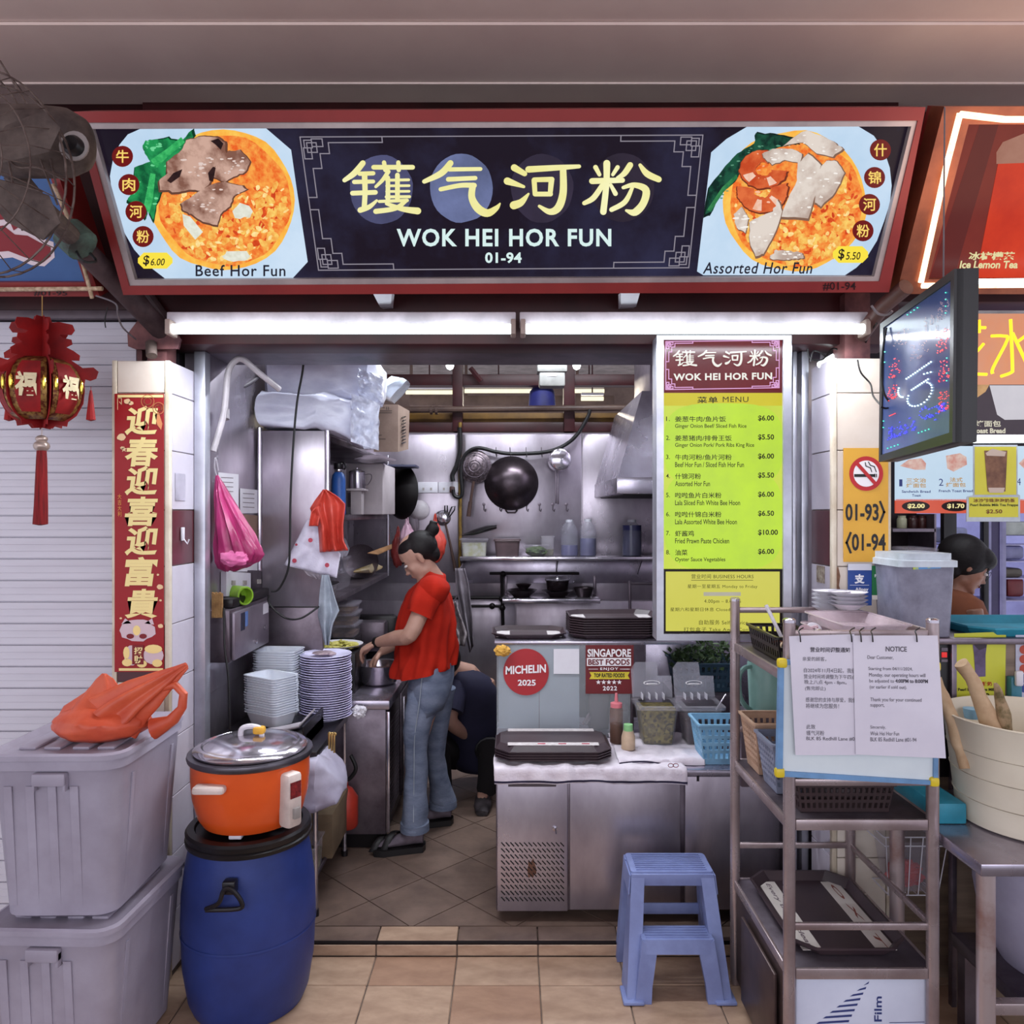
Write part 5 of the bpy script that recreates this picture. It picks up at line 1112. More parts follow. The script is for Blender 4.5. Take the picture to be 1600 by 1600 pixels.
for i, x in enumerate((740, 775, 797, 822, 846, 871)):
    tag(obj('wall_hook', B().tube([back(x, 699, .01), back(x, 710, .03), back(x + 1, 714, .06), back(x + 1, 709, .08)], .003, 5), STEELD), 'small steel wire hook on the rail above the wok', 'hook', 'hooks above the wok')
R = random.Random(5)
for i, x in enumerate((756, 781, 823, 843, 864, 885)):
    tag(obj('stick_on_hook', B().lathe([(.0, .0), (.012, .001), (.012, .004), (.0, .006)], back(x, 788, -.036), 12, 'Y').tube([back(x, 790, -.032), back(x, 797, -.024), back(x + 2, 799, -.008), back(x + 3, 795, -.008)], .0035, 5), STEELD), 'small stick-on hook in the row under the wok', 'hook', 'stick-on hooks under the wok')
for k, (xa, xb) in enumerate(((653, 684), (685, 716))):
    s_ = thing('wall_socket', ['white double socket nearest the black wok on the back wall', 'white double socket with a dark plug on the back wall'][k], 'socket', back((xa + xb) / 2, 770))
    obj('plate', B().box(XP(xa, BY), XP(xb, BY), 5.405, 5.437, ZP(770, BY), ZP(753, BY), .004), WHITEP, s_)
    for i in (0, 1): obj('rocker', B().box(XP(xa + 7 + i * 12, BY), XP(xa + 10 + i * 12, BY), 5.402, 5.406, ZP(766, BY), ZP(762, BY)), mat('grey_switch'), s_)
    if k: obj('plug', B().box(XP(703, BY), XP(711, BY), 5.36, 5.40, ZP(770, BY), ZP(760, BY), .008), mat('brown_plug', (70, 40, 36), .5), s_)
tag(obj('enamel_lid', B().lathe([(.0, .03), (.04, .026), (.066, .008), (.07, 0), (.066, 0), (.0, .02)], back(655, 797, .02), 28, 'Y'), mat('grey_white_enamel', (196, 188, 194), .4)), 'small white round lid hanging under the socket', 'lid')
def hbag(name, label, c, sx, sy, sz, seed, m, top=.75):
    t_ = thing(name, label, 'bag', V(c) - V((0, 0, sz)))
    obj('body', bagmesh(c, sx, sy, sz, seed, .16, top=top), m, t_)
    obj('handle', B().tube([V(c) + V((-.01, 0, sz * .9)), V(c) + V((0, 0, sz * 1.35)), V(c) + V((.01, 0, sz * .9))], .005, 6, smooth=3), m, t_)
hbag('hanging_bag', 'red plastic bag hanging on the back wall behind the woman’s head', back(680, 845, .12), .075, .05, .14, 11, RBG, .8)
hbag('hanging_bag', 'pale pink plastic bag hanging left of the woman’s head', back(636, 838, .12), .05, .04, .11, 14, mat('pale_pink_plastic', (196, 160, 176), .3, c2=(170, 130, 150), bump=.4, bs=14), .6)
hbag('hanging_bag', 'dark red plastic bag hanging behind the pale pink bag', back(622, 858, .04), .05, .03, .12, 17, mat('dark_red_plastic', (140, 52, 50), .4, bump=.4, bs=14), .5)
ut = thing('ladle', 'long steel ladle hanging on the back wall behind the woman', 'ladle', back(700, 880, .1))
obj('bowl', B().lathe([(.0, .05), (.03, .045), (.05, .02), (.056, 0), (.052, 0), (.03, .038), (.0, .042)], back(692, 809, .05), 24, 'Y'), CHROME, ut)
obj('handle', B().tube([back(696, 818, .06), back(703, 848, .06), back(712, 892, .06)], [.007, .008, .013], 8), mat('dark_wood'), ut)
tag(obj('kitchen_scissors', B().tube([back(*q, .08) for q in ((700, 806), (706, 792), (711, 791), (710, 797), (702, 808))], .005, 6).tube([back(*q, .08) for q in ((695, 802), (695, 790), (699, 790), (699, 800))], .005, 6), WIRE), 'black handled scissors hanging with the ladle', 'scissors')
tag(obj('cleaver_knife', B().tube([back(650, 793, -.035), back(650, 793, .03), back(650, 806, .03)], .007, 6).prism([back(648, 806, .03), back(653, 806, .03), back(654, 826, .03), back(651, 832, .03)], (0, .006, 0)), STEELD), 'narrow dark knife hanging left of the red bag', 'knife')
HC = mat('grey_rag', (140, 132, 140), .9, c2=(100, 92, 100), sc=6, bump=.3, bs=50)
def bcloth(label, L_, R_, Y, m, seed):
    b = B(); hangcloth(b, None, L_, R_, None, Y, .03, 20, 3, seed); o = tag(obj('hanging_rag', b, m, solid=.004), label, 'towel'); x = (L_[0][0] + R_[0][0]) / 2; q = P(x, L_[0][1], Y); obj('peg', B().tube([q, V((q.x, 5.44, q.z + .01))], .005, 6), STEELD, o); return o
bcloth('long grey rag hanging behind the woman’s shoulder', [(711, 888), (712, 910), (716, 935), (722, 965), (734, 1020)], [(726, 888), (732, 912), (734, 930), (738, 965), (740, 1008)], 4.9, HC, .5)
bcloth('patterned pale rag hanging just behind the woman’s back', [(706, 940), (708, 970), (712, 990), (716, 1008)], [(712, 940), (722, 968), (730, 990), (726, 1010)], 4.7, mat('pale_rag', (168, 158, 160), .9, c2=(110, 100, 104), sc=30), 2.2)
# upper shelf and the things on it
S1 = 1.297
sh = thing('wall_shelf', 'upper steel shelf along the back wall with bottles on it', 'shelf', (.2, 5.33, S1))
obj('board', B().box(XP(718, 5.2), 1.14, 5.2, 5.437, S1 - .028, S1, .003), CHROME, sh)
obj('backing', B().box(XP(718, 5.3), 1.14, 5.425, 5.437, S1 - .2, S1 - .03, .002), STEEL, sh)
for x in (720, 870, 1000): obj('bracket', B().prism([(XP(x, 5.3), 5.43, S1 - .03), (XP(x, 5.3), 5.24, S1 - .03), (XP(x, 5.3), 5.43, S1 - .14)], (.006, 0, 0)), STEELD, sh)
Y = 5.28
def xz(a, b_, Y=Y): return XP(a, Y), XP(b_, Y)
tub('food_container', 'clear food box with yellow-green contents at the left end of the upper shelf', *xz(720, 762), 5.22, 5.38, S1, S1 + .115, GLS, lid=CLR, fill=mat('yellow_green_veg', (170, 176, 110), .6, c2=(210, 210, 200), sc=25), fz=.8)
tag(obj('black_bundle', B().loft([(P(722, 836, Y), (0, .05, 0), (0, 0, .004)), (P(740, 832, Y), (0, .08, 0), (0, 0, .02)), (P(760, 826, Y), (0, .07, 0), (0, 0, .022)), (P(776, 823, Y), (0, .04, 0), (0, 0, .014))], 12), BLACKP), 'heap of flat black plastic pieces on the leftmost food box', 'bundle')
tub('food_container', 'brownish food box second from the left on the upper shelf', *xz(773, 812), 5.22, 5.38, S1, S1 + .11, mat('brown_plastic_box', (108, 88, 92), .35, alpha=.8), lid=mat('brown_plastic_box'), fill=mat('brown_goods'), fz=.7)
tag(obj('glass_bowl', B().lathe([(.04, 0), (.06, .01), (.095, .07), (.098, .075), (.09, .07), (.05, .012), (.0, .01)], (XP(838, Y), 5.28, S1), 28), GLS), 'clear bowl of greens on the upper shelf', 'bowl')
tag(obj('chopped_greens', bagmesh((XP(838, Y), 5.28, S1 + .035), .07, .06, .03, 6, .3), mat('dull_greens', (96, 112, 76), .7, c2=(60, 80, 50), sc=40)), 'chopped greens in the clear bowl on the upper shelf', 'vegetables')
tub('food_container', 'tall clear box beside the bowl of greens on the upper shelf', *xz(846, 867), 5.33, 5.42, S1, S1 + .135, GLS, fill=mat('green_scraps'), fz=.3)
def sbottle(px, w_, top, fillz, label, liq):
    t_ = thing('storage_bottle', label, 'bottle', (XP(px, Y), 5.3, S1)); r = w_ / 2 * Y / 1200; c = V((XP(px, Y), 5.3, S1)); h = (ZP(top, Y) - S1)
    obj('body', B().lathe([(r * .92, 0), (r, .006), (r, h * .68), (r * .8, h * .82), (r * .45, h * .93), (r * .4, h * .95)], c, 22), mat('hazy_bottle', (186, 186, 200), .25, alpha=.2), t_)
    obj('cap', B().lathe([(r * .44, h * .93), (r * .44, h), (.0, h)], c, 18), mat('hazy_cap', (190, 190, 200), .4), t_)
    obj('liquid', B().lathe([(r * .9, .003), (r * .96, .008), (r * .96, h * fillz), (.0, h * fillz)], c, 22), liq, t_)
DQ = mat('grey_blue_liquid', (84, 84, 128), .15, 0, c2=(74, 72, 112))
sbottle(890, 27, 812, .3, 'tall hazy bottle, a third full, left of its twin on the upper shelf', DQ)
sbottle(919, 26, 811, .48, 'tall hazy bottle, half full of grey-blue liquid on the upper shelf', DQ)
sbottle(988, 31, 812, .85, 'big bottle nearly full of dark blue liquid below the hood', mat('dark_blue_liquid', (50, 52, 96), .15))
# lower shelf with dark bowls
S2 = 1.02
s2_ = thing('wall_shelf', 'lower steel shelf on the back wall with dark bowls', 'shelf', (.25, 5.25, S2))
obj('board', B().box(XP(785, 5.12), XP(938, 5.12), 5.12, 5.437, S2 - .03, S2, .003), CHROME, s2_)
for x in (788, 930): obj('bracket', B().box(XP(x, 5.3), XP(x + 4, 5.3), 5.40, 5.437, S2, S2 + .13, .002), STEELD, s2_)
DK = mat('dark_bowl_glaze', (44, 34, 38), .25, .2, c2=(28, 20, 24))
def bowl(px, w_, z0, h, label, m=DK, Y=5.25, foot=.5):
    r = w_ / 2 * Y / 1200; return tag(obj('dark_bowl', B().lathe([(r * foot, 0), (r * foot * 1.1, h * .15), (r * .9, h * .85), (r, h), (r * .92, h * .95), (r * foot, h * .2), (0, h * .18)], (XP(px, Y), Y, z0), 28), m), label, 'bowl')
bowl(815, 50, S2, .05, 'wide flat dark bowl at the left of the lower shelf'); bowl(818, 26, S2 + .052, .035, 'small dark bowl stacked in the left wide bowl')
bowl(871, 50, S2, .045, 'wide flat dark bowl in the middle of the lower shelf'); mp2 = bowl(871, 40, S2 + .046, .07, 'deep dark lidded pot with a shiny knob in the middle wide bowl', foot=.75)
bowl(912, 34, S2, .065, 'deep dark bowl at the right of the lower shelf', mat('dark_steel'), foot=.6)
obj('knob', B().ball(P(871, 906, 5.25), .02, 12).lathe([(.0, 0), (.08, 0), (.08, .004), (.01, .012), (.01, .03), (.0, .03)], (XP(871, 5.25), 5.25, S2 + .112), 24), CHROME, mp2)
PIPE = mat('black_iron_pipe', (28, 22, 24), .5, .4)
gp = thing('gas_pipework', 'thin black gas pipes with valves on the lower back wall', 'pipe', (-.1, 5.4, .9))
for q, r_ in ((((765, 896), (905, 896)), .010), (((784, 894), (786, 985)), .012), (((732, 934), (784, 934)), .012), (((700, 934), (716, 934)), .012), (((732, 947), (784, 947)), .010)):
    obj('pipe', B().tube([P(x, y, 5.36) for x, y in q], r_, 8), PIPE, gp)
for x, y in ((784, 936), (785, 950), (769, 947), (786, 897)): obj('valve', B().ball(P(x, y, 5.35), .022, 8), PIPE, gp)
tag(obj('water_tap', B().tube([P(985, 1000, 5.0), P(984, 915, 5.0), P(987, 912, 5.0), P(1020, 912, 5.0)], .010, 8, smooth=3), STEELD), 'thin bent steel tap under the hood', 'tap')
struct('stove_block', B().box(.38, 1.14, 4.5, 5.4, .05, .86, .005), STEELD)
# ================================================================ RIGHT COUNTER
CF = 2.90
fr = thing('counter_fridge', 'low stainless steel counter fridge across the right of the stall front', 'fridge', (.5, 3.2, .05))
CX0, CX1 = XP(775, CF), 1.14
obj('body', B().box(CX0, CX1, CF + .012, 3.62, .09, .60, .004), STEELD, fr)
obj('worktop', B().box(CX0 - .008, CX1, CF - .006, 3.64, .60, .628, .005), STEEL, fr)
vp = obj('vent_panel', B().box(XP(777, CF), XP(887, CF), CF, CF + .012, ZP(1424, CF), ZP(1212, CF), .003), STEELW, fr)
obj('name_plate', B().box(XP(794, CF), XP(869, CF), CF - .002, CF, ZP(1229, CF), ZP(1214, CF)), mat('grey_plate', (84, 74, 80), .5), vp)
b = B()
for r in range(20):
    for c_ in range(14):
        x = 786 + c_ * 7.1 + (r % 2) * 3.3; y = 1320 + r * 4.75
        if r % 2: continue
        b.poly([P(x - 3.6, y - 3.2, CF - .0008), P(x - 2.2, y - 4.2, CF - .0008), P(x + 3.6, y + 1.8, CF - .0008), P(x + 2.4, y + 3.2, CF - .0008)])
obj('slots', b, mat('slot_black', (10, 6, 8), .8), vp, smooth=False, kind='stuff')
obj('rust_stain', B().prism([P(x, y, CF - .0004) for x, y in oval(831, 1358, 7, 14, 14, .6, 2)], (0, .0002, 0)), mat('rust', (70, 38, 24), .8, c2=(110, 76, 60), sc=40), vp)
obj('lock', B().lathe([(.010, 0), (.010, .006), (0, .008)], P(867, 1294, CF), 14, 'Y').tube([P(868, 1294, CF - .01), P(869, 1303, CF - .012)], .0025, 5), CHROME, vp)
for k, (xa, xb) in enumerate(((890, 1063), (1070, 1218))):
    d_ = obj('door', B().box(XP(xa, CF), XP(xb, CF), CF - .004, CF + .012, ZP(1421, CF), ZP(1212, CF), .004), STEELW, fr)
    for x in ((921, 1042) if k == 0 else (1090, 1200)): obj('hinge_slot', B().box(XP(x - 2, CF), XP(x + 2, CF), CF - .006, CF - .003, ZP(1220, CF), ZP(1211, CF)), BLACKP, d_)
for x in (-.02, .5, 1.1): obj('foot', B().tube([(x, 3.05, .05), (x, 3.05, .09)], .02, 10), BLACKP, fr)
# glass display case
gc = thing('display_case', 'glass fronted case on the counter with round and square stickers', 'case', (.22, 3.4, .63))
GY = 3.30; gx0, gx1 = XP(776, GY), XP(986, GY)
GLASS = mat('case_glass', (214, 222, 226), .06, 0, alpha=.16, c2=(206, 214, 220))
obj('front_glass', B().box(gx0, gx1, GY, GY + .005, .632, 1.03), GLASS, gc)
obj('side_glass', B().box(gx0, gx0 + .005, GY, 3.6, .632, 1.03), GLASS, gc)
obj('top_shelf', B().box(gx0 - .01, gx1 + .28, GY - .002, 3.62, 1.03, 1.045, .003), STEEL, gc)
obj('side_post', B().box(gx1 - .004, gx1 + .012, GY, GY + .02, .632, 1.03, .002), STEELD, gc)
obj('frosted_sheet', B().box(XP(779, GY + .012), XP(905, GY + .012), GY + .008, GY + .012, ZP(1139, GY), ZP(1009, GY)), mat('frosted_plastic', (150, 158, 168), .5, c2=(132, 138, 150), sc=3), gc)
obj('sheet_seam', B().box(XP(842, GY), XP(843, GY), GY + .006, GY + .0075, ZP(1139, GY), ZP(1030, GY)), STEELD, gc)
gp_ = plane_y(GY - .002)
m_ = tag(obj('round_sticker', B().prism([gp_(x, y) for x, y in oval(822, 1050, 35.5, 36.5, 48)], (0, .0012, 0)), mat('sticker_red', (172, 42, 48), .4, c2=(160, 36, 42))), 'round red award sticker with white lettering on the glass case', 'sticker')
b = B(); g2 = plane_y(GY - .0045); txt(b, 'MICHELIN', g2, 790, 1041, 853, 1054, .03, 0, sp=1.0, slope=-.05); txt(b, '2025', g2, 809, 1062, 837, 1071.5, .025)
obj('lettering', b, mat('white_print', (240, 236, 238), .5, c2=(240, 236, 238)), m_, smooth=False)
tag(obj('white_sticker', B().prism([gp_(*q) for q in rect(865, 1014, 905, 1053)], (0, .0012, 0)), mat('paper_white')), 'blank white square sticker between the two red stickers', 'sticker')
ss = tag(obj('square_sticker', B().prism([gp_(*q) for q in rect(915, 1008, 990, 1084)], (0, .0012, 0)), mat('sticker_maroon', (112, 28, 34), .4, c2=(98, 24, 28))), 'square dark red food award sticker on the glass case', 'sticker')
b = B(); txt(b, 'SINGAPORE', g2, 918, 1014, 986, 1026.5, .03); flat(b, g2, rect(917, 1028, 986, 1040.5)); txt(b, 'ENJOY', g2, 938, 1043, 966, 1048, .02, sp=1.3); txt(b, '2022', g2, 942, 1072, 964, 1079, .03, sp=1.2)
lines(b, g2, [(920, 1045.5, 934, 1045.5), (969, 1045.5, 984, 1045.5)], .8)
for i in range(5):
    cx = 935 + i * 8.2; flat(b, g2, [(cx + (4 if k % 2 == 0 else 1.7) * math.sin(k * PI / 5), 1066 - (4 if k % 2 == 0 else 1.7) * math.cos(k * PI / 5)) for k in range(10)])
obj('lettering', b, mat('white_print'), ss, smooth=False)
b = B(); g3 = plane_y(GY - .006); txt(b, 'BEST FOODS', g3, 919, 1030, 984, 1039, .03); obj('lettering', b, mat('sticker_maroon'), ss, smooth=False, label='dark red lettering on a white bar')
b = B(); flat(b, g2, [(921, 1050), (984, 1050), (981, 1055.5), (984, 1061), (921, 1061), (924, 1055.5)]); obj('yellow_ribbon', b, mat('yellow_print', (236, 214, 60), .5), ss, smooth=False)
b = B(); txt(b, 'TOP RATED FOODS', g3, 928, 1052, 976, 1058.5, .03); obj('lettering', b, BLACKP, ss, smooth=False, label='black lettering on the yellow ribbon')
tag(obj('yellow_sponge', bagmesh(P(785, 1017, 3.27), .032, .02, .022, 3, .3), mat('yellow_sponge', (206, 160, 70), .8, c2=(190, 140, 60), sc=30)), 'crumpled yellow tape at the top left corner of the glass case', 'tape')
tg = B()
for dx in (0, 5): tg.tube([P(910 + dx, 1132, 3.4), P(938 + dx, 1088, 3.45)], .006, 6)
tag(obj('steel_tongs', tg, CHROME), 'pair of steel tongs leaning inside the glass case', 'tongs')
tub('food_container', 'dark bowl shaped tub inside the glass case behind the tongs', XP(918, 3.45), XP(952, 3.45), 3.40, 3.55, .635, .80, mat('brown_plastic_box'), fill=mat('dark_sauce'))
tub('food_container', 'clear ribbed tub at the right inside the glass case', XP(962, 3.42), XP(982, 3.42), 3.36, 3.5, .635, .82, GLS, fill=mat('dark_sauce'))
# trays
TRM = mat('brown_black_tray', (64, 50, 54), .38, 0, c2=(50, 38, 44), sc=5)
def tray_mesh(W, D, hh=.022, name='tray'):
    b = B(); c_ = .055
    def oct_(k, z, r): 
        w_, d_ = W - k, D - k; return [V(p) for p in ((-w_ + r, -d_, z), (w_ - r, -d_, z), (w_, -d_ + r, z), (w_, d_ - r, z), (w_ - r, d_, z), (-w_ + r, d_, z), (-w_, d_ - r, z), (-w_, -d_ + r, z))]
    b.rings([oct_(.02, 0, c_), oct_(.004, hh * .8, c_), oct_(0, hh * .8, c_), oct_(0, hh, c_), oct_(.006, hh, c_), oct_(.022, .003, c_)])
    return b
def tray(label, loc, W, D, n=1, rotz=0, strips=True, group=None, dz=.0085, last=True):
    me = None; out = []
    for k in range(n):
        lab = label if k == n - 1 else label.replace('top tray', 'lower tray')
        t_ = thing('serving_tray', lab, 'tray', V(loc) + V((0, 0, k * dz)), rotz, group)
        if me is None: me = tray_mesh(W, D).mesh('base', True, 30); me.materials.append(TRM)
        obj('base', me, None, t_, local=True)
        if k == n - 1 and strips:
            for s in (-1, 1):
                obj('paper_strip', B().box(s * (W - .05) - .03, s * (W - .05) + .03, -D + .058, D - .058, .0034, .0046), mat('printed_strip', (206, 200, 200), .5, c2=(180, 172, 172), sc=60), t_, local=True)
        out.append(t_)
    return out
tray('single dark brown tray lying on the left of the glass case', (XP(826, 3.45), 3.47, 1.046), .165, .14, 1, .0, True)
tray('dark brown top tray of the high stack on the glass case', (XP(957, 3.45), 3.48, 1.046), .20, .15, 8, .02, True, 'tray stack on the glass case', .0105)
fts = tray('dark brown top tray of the pile on the towel', (XP(862, 3.07), 3.05, .655), .225, .14, 4, .0, False, 'tray pile on the towel', .010)
for ft in fts:
    for ch in ft.children: ch.rotation_euler = (PI, 0, 0); ch.location = (0, 0, .022)
top = fts[-1]
for s, nm in ((-1, 'front'), (1, 'rear')):
    st_ = obj('paper_strip', B().box(-.175, .175, s * .095 - .018, s * .095 + .018, .0222, .0234), mat('printed_strip'), top, local=True)
    for x in (-.06, .02, .11): obj('print', B().box(x, x + .03, s * .095 - .006, s * .095 + .006, .0235, .0240), mat('red_print'), st_, local=True) if s < 0 else None
# towels
TW = mat('white_terry', (222, 214, 222), .95, 0, c2=(206, 196, 206), sc=16, bump=.4, bs=140)
def towel(name, label, x0, x1, yb, yf, zt, drop, seed, stripe=True):
    t_ = thing(name, label, 'towel', ((x0 + x1) / 2, yf, zt))
    def fn(u, v):
        x = x0 + (x1 - x0) * u; L_ = (yb - yf); q = v * (L_ + drop)
        if q < L_: y, z = yb - q, zt
        else: y, z = yf, zt - (q - L_)
        wv = .016 * noise.noise(V((x * 8, q * 11, seed))) + .006 * noise.noise(V((x * 26, q * 20, seed))) + (.008 * math.sin(x * 30 + seed) * max(0, (q - L_) / max(drop, .01)) if q > L_ else 0)
        return V((x + .01 * noise.noise(V((q * 5, seed, 0))), y - (abs(wv) if q > L_ else 0) - .004, z + abs(wv) * (1 if q < L_ else .5) + (.024 * noise.noise(V((x * 5, seed, 5))) if q > L_ else 0)))
    b = B(); b.grid(fn, 70, 34); obj('fabric', b, TW, t_, solid=.003, ang=80)
    if stripe:
        b = B(); b.rings([[fn(u, .972) + V((0, -.0035, 0)), fn(u, .99) + V((0, -.0035, 0))] for u in [i / 50 for i in range(51)]], False)
        obj('hem_stripe', b, mat('dark_blue_stripe', (40, 34, 60), .9), t_)
    return t_
tA = towel('dish_towel', 'large white towel with a dark hem draped over the counter edge', XP(772, 2.9), XP(1072, 2.9), 3.28, CF - .008, .634, .058, 1.0)
b = B(); f2 = plane_y(2.883)
for x in (1048, 1056): 
    o_ = oval(x, 1196, 4, 3, 12); lines(b, f2, [o_[i] + o_[(i + 1) % 12] for i in range(12)], 1)
obj('red_mark', b, mat('red_print'), tA, smooth=False)
towel('dish_towel', 'folded white towel under the clear canisters', XP(962, 3.05), XP(1092, 3.05), 3.3, 2.95, .646, .02, 3.0)
# sauce bottles
def lathe_thing(name, label, cat, c, parts):
    t_ = thing(name, label, cat, c)
    for nm, pr, m in parts: obj(nm, B().lathe(pr, c, 24), m, t_)
    return t_
c = V((XP(963, 3.15), 3.15, .652))
lathe_thing('sauce_bottle', 'squeeze bottle of dark sauce with a pink nozzle cap', 'bottle', c, [('body', [(.024, 0), (.027, .004), (.027, .14), (.022, .148), (.02, .15)], mat('sauce_bottle_plastic', (150, 112, 96), .3, alpha=.35)), ('sauce', [(.023, .003), (.0255, .006), (.0255, .08), (.0, .08)], mat('soy_sauce', (30, 16, 16), .2)), ('cap', [(.024, .148), (.024, .165), (.008, .17), (.005, .205), (.0, .206)], mat('pink_cap', (232, 130, 140), .4))])
c = V((XP(981, 3.08), 3.07, .652))
lathe_thing('spice_bottle', 'small jar of pale powder with a mint green cap', 'bottle', c, [('body', [(.024, 0), (.028, .004), (.027, .05), (.020, .075)], mat('pale_powder', (206, 178, 150), .5)), ('cap', [(.018, .072), (.019, .074), (.018, .1), (.0, .101)], mat('mint_cap', (146, 206, 140), .4))])
# canisters with hinged lids
def canister(px, label, fill, fz):
    Y = 3.12; x = XP(px, Y); t_ = thing('condiment_canister', label, 'canister', (x, Y + .06, .652), group=None)
    s = 1.0; z0 = .654; z1 = .80
    obj('tub', B().rings([rr_ring(x - .062, x + .062, Y, Y + .12, z0, .012), rr_ring(x - .078, x + .078, Y - .014, Y + .134, z1, .014)], cap1=False), mat('clear_canister', (200, 200, 206), .1, alpha=.10), t_, solid=.002)
    obj('rim', B().rings([rr_ring(x - .09, x + .09, Y - .03, Y + .15, z1, .014), rr_ring(x - .09, x + .09, Y - .03, Y + .15, z1 + .012, .014), rr_ring(x - .066, x + .066, Y - .004, Y + .12, z1 + .012, .01)], cap0=False, cap1=False), mat('clear_rim', (200, 196, 206), .12, alpha=.3), t_)
    obj('contents', B().rings([rr_ring(x - .058, x + .058, Y + .004, Y + .116, z0 + .003, .01), rr_ring(x - .073, x + .073, Y - .006, Y + .128, z0 + (z1 - z0) * fz, .012)]), fill, t_)
    l_ = obj('flap_lid', B().prism([(x - .085, Y + .135, z1 + .016), (x + .085, Y + .135, z1 + .016), (x + .085, Y + .16, z1 + .10), (x + .03, Y + .165, z1 + .10), (x + .026, Y + .18, z1 + .155), (x - .065, Y + .18, z1 + .155), (x - .085, Y + .175, z1 + .13)], (0, .004, 0)), mat('clear_flap', (200, 198, 210), .1, alpha=.26), t_, smooth=False)
    for i in range(4): obj('hinge_rib', B().box(x - .048 + i * .03, x - .045 + i * .03, Y + .10, Y + .145, z1 + .012, z1 + .035), WHITEP, l_)
    obj('finger_grip', B().lathe([(.022, -.001), (.026, 0), (.022, .001)], (x, Y + .152, z1 + .072), 18, 'Y', Matrix.Diagonal((1.4, 1, .4)).to_4x4(), cap=False).box(x - .024, x + .024, Y + .148, Y + .152, z1 + .066, z1 + .071, .002), mat('white_print'), l_)
    return t_
canister(1029, 'clear canister full of green pickled chillies with its flap open', mat('pickled_chilli', (126, 112, 52), .35, 0, c2=(58, 50, 18), sc=95, vor=True, lo=.2, hi=.8), .97)
canister(1098, 'clear canister of dark sauce with its flap open behind the blue basket', mat('dark_red_sauce', (54, 24, 28), .3), .7)
tag(obj('sauce_spoon', B().tube([P(1118, 1110, 3.2), P(1134, 1085, 3.25)], .003, 6), CHROME), 'thin spoon handle standing in the dark sauce canister', 'spoon')
# perforated baskets
def basket(name, label, x0, x1, y0, y1, z0, z1, m, taper=.02, rows=5, dia=.010, rnd=True, cat='basket', pitch=.024, lip=.008, fwd=0, rotz=0):
    """open basket with real holes left between bars"""
    t_ = thing(name, label, cat, ((x0 + x1) / 2, (y0 + y1) / 2, z0), rotz)
    cx, cy = (x0 + x1) / 2, (y0 + y1) / 2; hx, hy = (x1 - x0) / 2, (y1 - y0) / 2; hz = z1 - z0
    b = B()
    def wall(axis, s):
        L_ = hx if axis == 'x' else hy
        n_ = max(3, int(2 * L_ / pitch)); nr = max(2, int(hz * .72 / pitch))
        za, zb = hz * .14, hz * .86
        def pt(u, z):       # u in -1..1, inward taper below
            k = taper * (1 - z / hz)
            if axis == 'x': return V((u * (hx - k), s * (hy - k), z))
            return V((s * (hx - k), u * (hy - k), z))
        def strip(u0, u1, zz0, zz1):
            b.poly([pt(u0, zz0), pt(u1, zz0), pt(u1, zz1), pt(u0, zz1)])
        strip(-1, 1, 0, za); strip(-1, 1, zb, hz)
        f_ = .45
        for j in range(nr + 1):
            z = za + (zb - za) * j / nr
            if j < nr:
                for i in range(n_ + 1):
                    u = -1 + 2 * i / n_; w_ = f_ / n_
                    strip(max(-1, u - w_), min(1, u + w_), z, z + (zb - za) / nr)
            if 0 < j < nr: 
                for i in range(n_):
                    u = -1 + 2 * i / n_; w_ = f_ / n_; dz = (zb - za) / nr * .22
                    strip(u + w_, u + 2 / n_ - w_, z - dz, z + dz)
    for a, s in (('x', 1), ('x', -1), ('y', 1), ('y', -1)): wall(a, s)
    bmesh.ops.remove_doubles(b.bm, verts=b.bm.verts[:], dist=1e-5)
    obj('walls', b, m, t_, local=True, smooth=False, solid=.003)
    obj('base', B().box(-hx + taper, hx - taper, -hy + taper, hy - taper, 0, .004), m, t_, local=True)
    b = B(); b.rings([rr_ring(-hx - lip, hx + lip, -hy - lip, hy + lip, hz - .006, .012), rr_ring(-hx - lip, hx + lip, -hy - lip, hy + lip, hz, .012), rr_ring(-hx + .002, hx - .002, -hy + .002, hy - .002, hz, .01), rr_ring(-hx + .002, hx - .002, -hy + .002, hy - .002, hz - .006, .01)], cap0=False, cap1=False)
    obj('rim', b, m, t_, local=True)
    return t_
basket('plastic_basket', 'light blue perforated plastic basket on the right of the counter', XP(1090, 2.96), XP(1162, 2.96), 2.93, 3.09, .63, .79, mat('light_blue_plastic', (140, 190, 222), .4), .022)
basket('plastic_basket', 'dark teal basket of green vegetables behind the clear canisters', XP(1050, 3.5), XP(1140, 3.5), 3.40, 3.62, .80, .93, mat('dark_teal_plastic', (40, 66, 84), .5), .02)
tag(obj('support_crate', B().box(XP(1045, 3.5), XP(1150, 3.5), 3.36, 3.64, .632, .797, .004), STEELD), 'steel bin under the dark teal basket', 'bin')
R = random.Random(8); b = B(); gcx, gcy = XP(1095, 3.5), 3.5
for _ in range(420):
    x = gcx + R.uniform(-.13, .13); y = gcy + R.uniform(-.1, .1); z = .90 + R.random() * .12 * (.6 + .4 * math.cos((x - gcx - .04) * 14))
    d = V((R.uniform(-1, 1), R.uniform(-1, 1), R.uniform(-.4, 1))).normalized() * R.uniform(.02, .05); s = V((R.uniform(-1, 1), R.uniform(-1, 1), R.uniform(-1, 1))).normalized() * R.uniform(.004, .012)
    p = V((x, y, z)); b.poly([p, p + d * .5 + s, p + d, p + d * .5 - s])
tag(obj('leafy_greens', b, mat('leaf_green', (62, 84, 44), .6, c2=(34, 52, 26), sc=20), smooth=False, kind='stuff'), 'pile of dark leafy greens in the dark teal basket', 'vegetables')
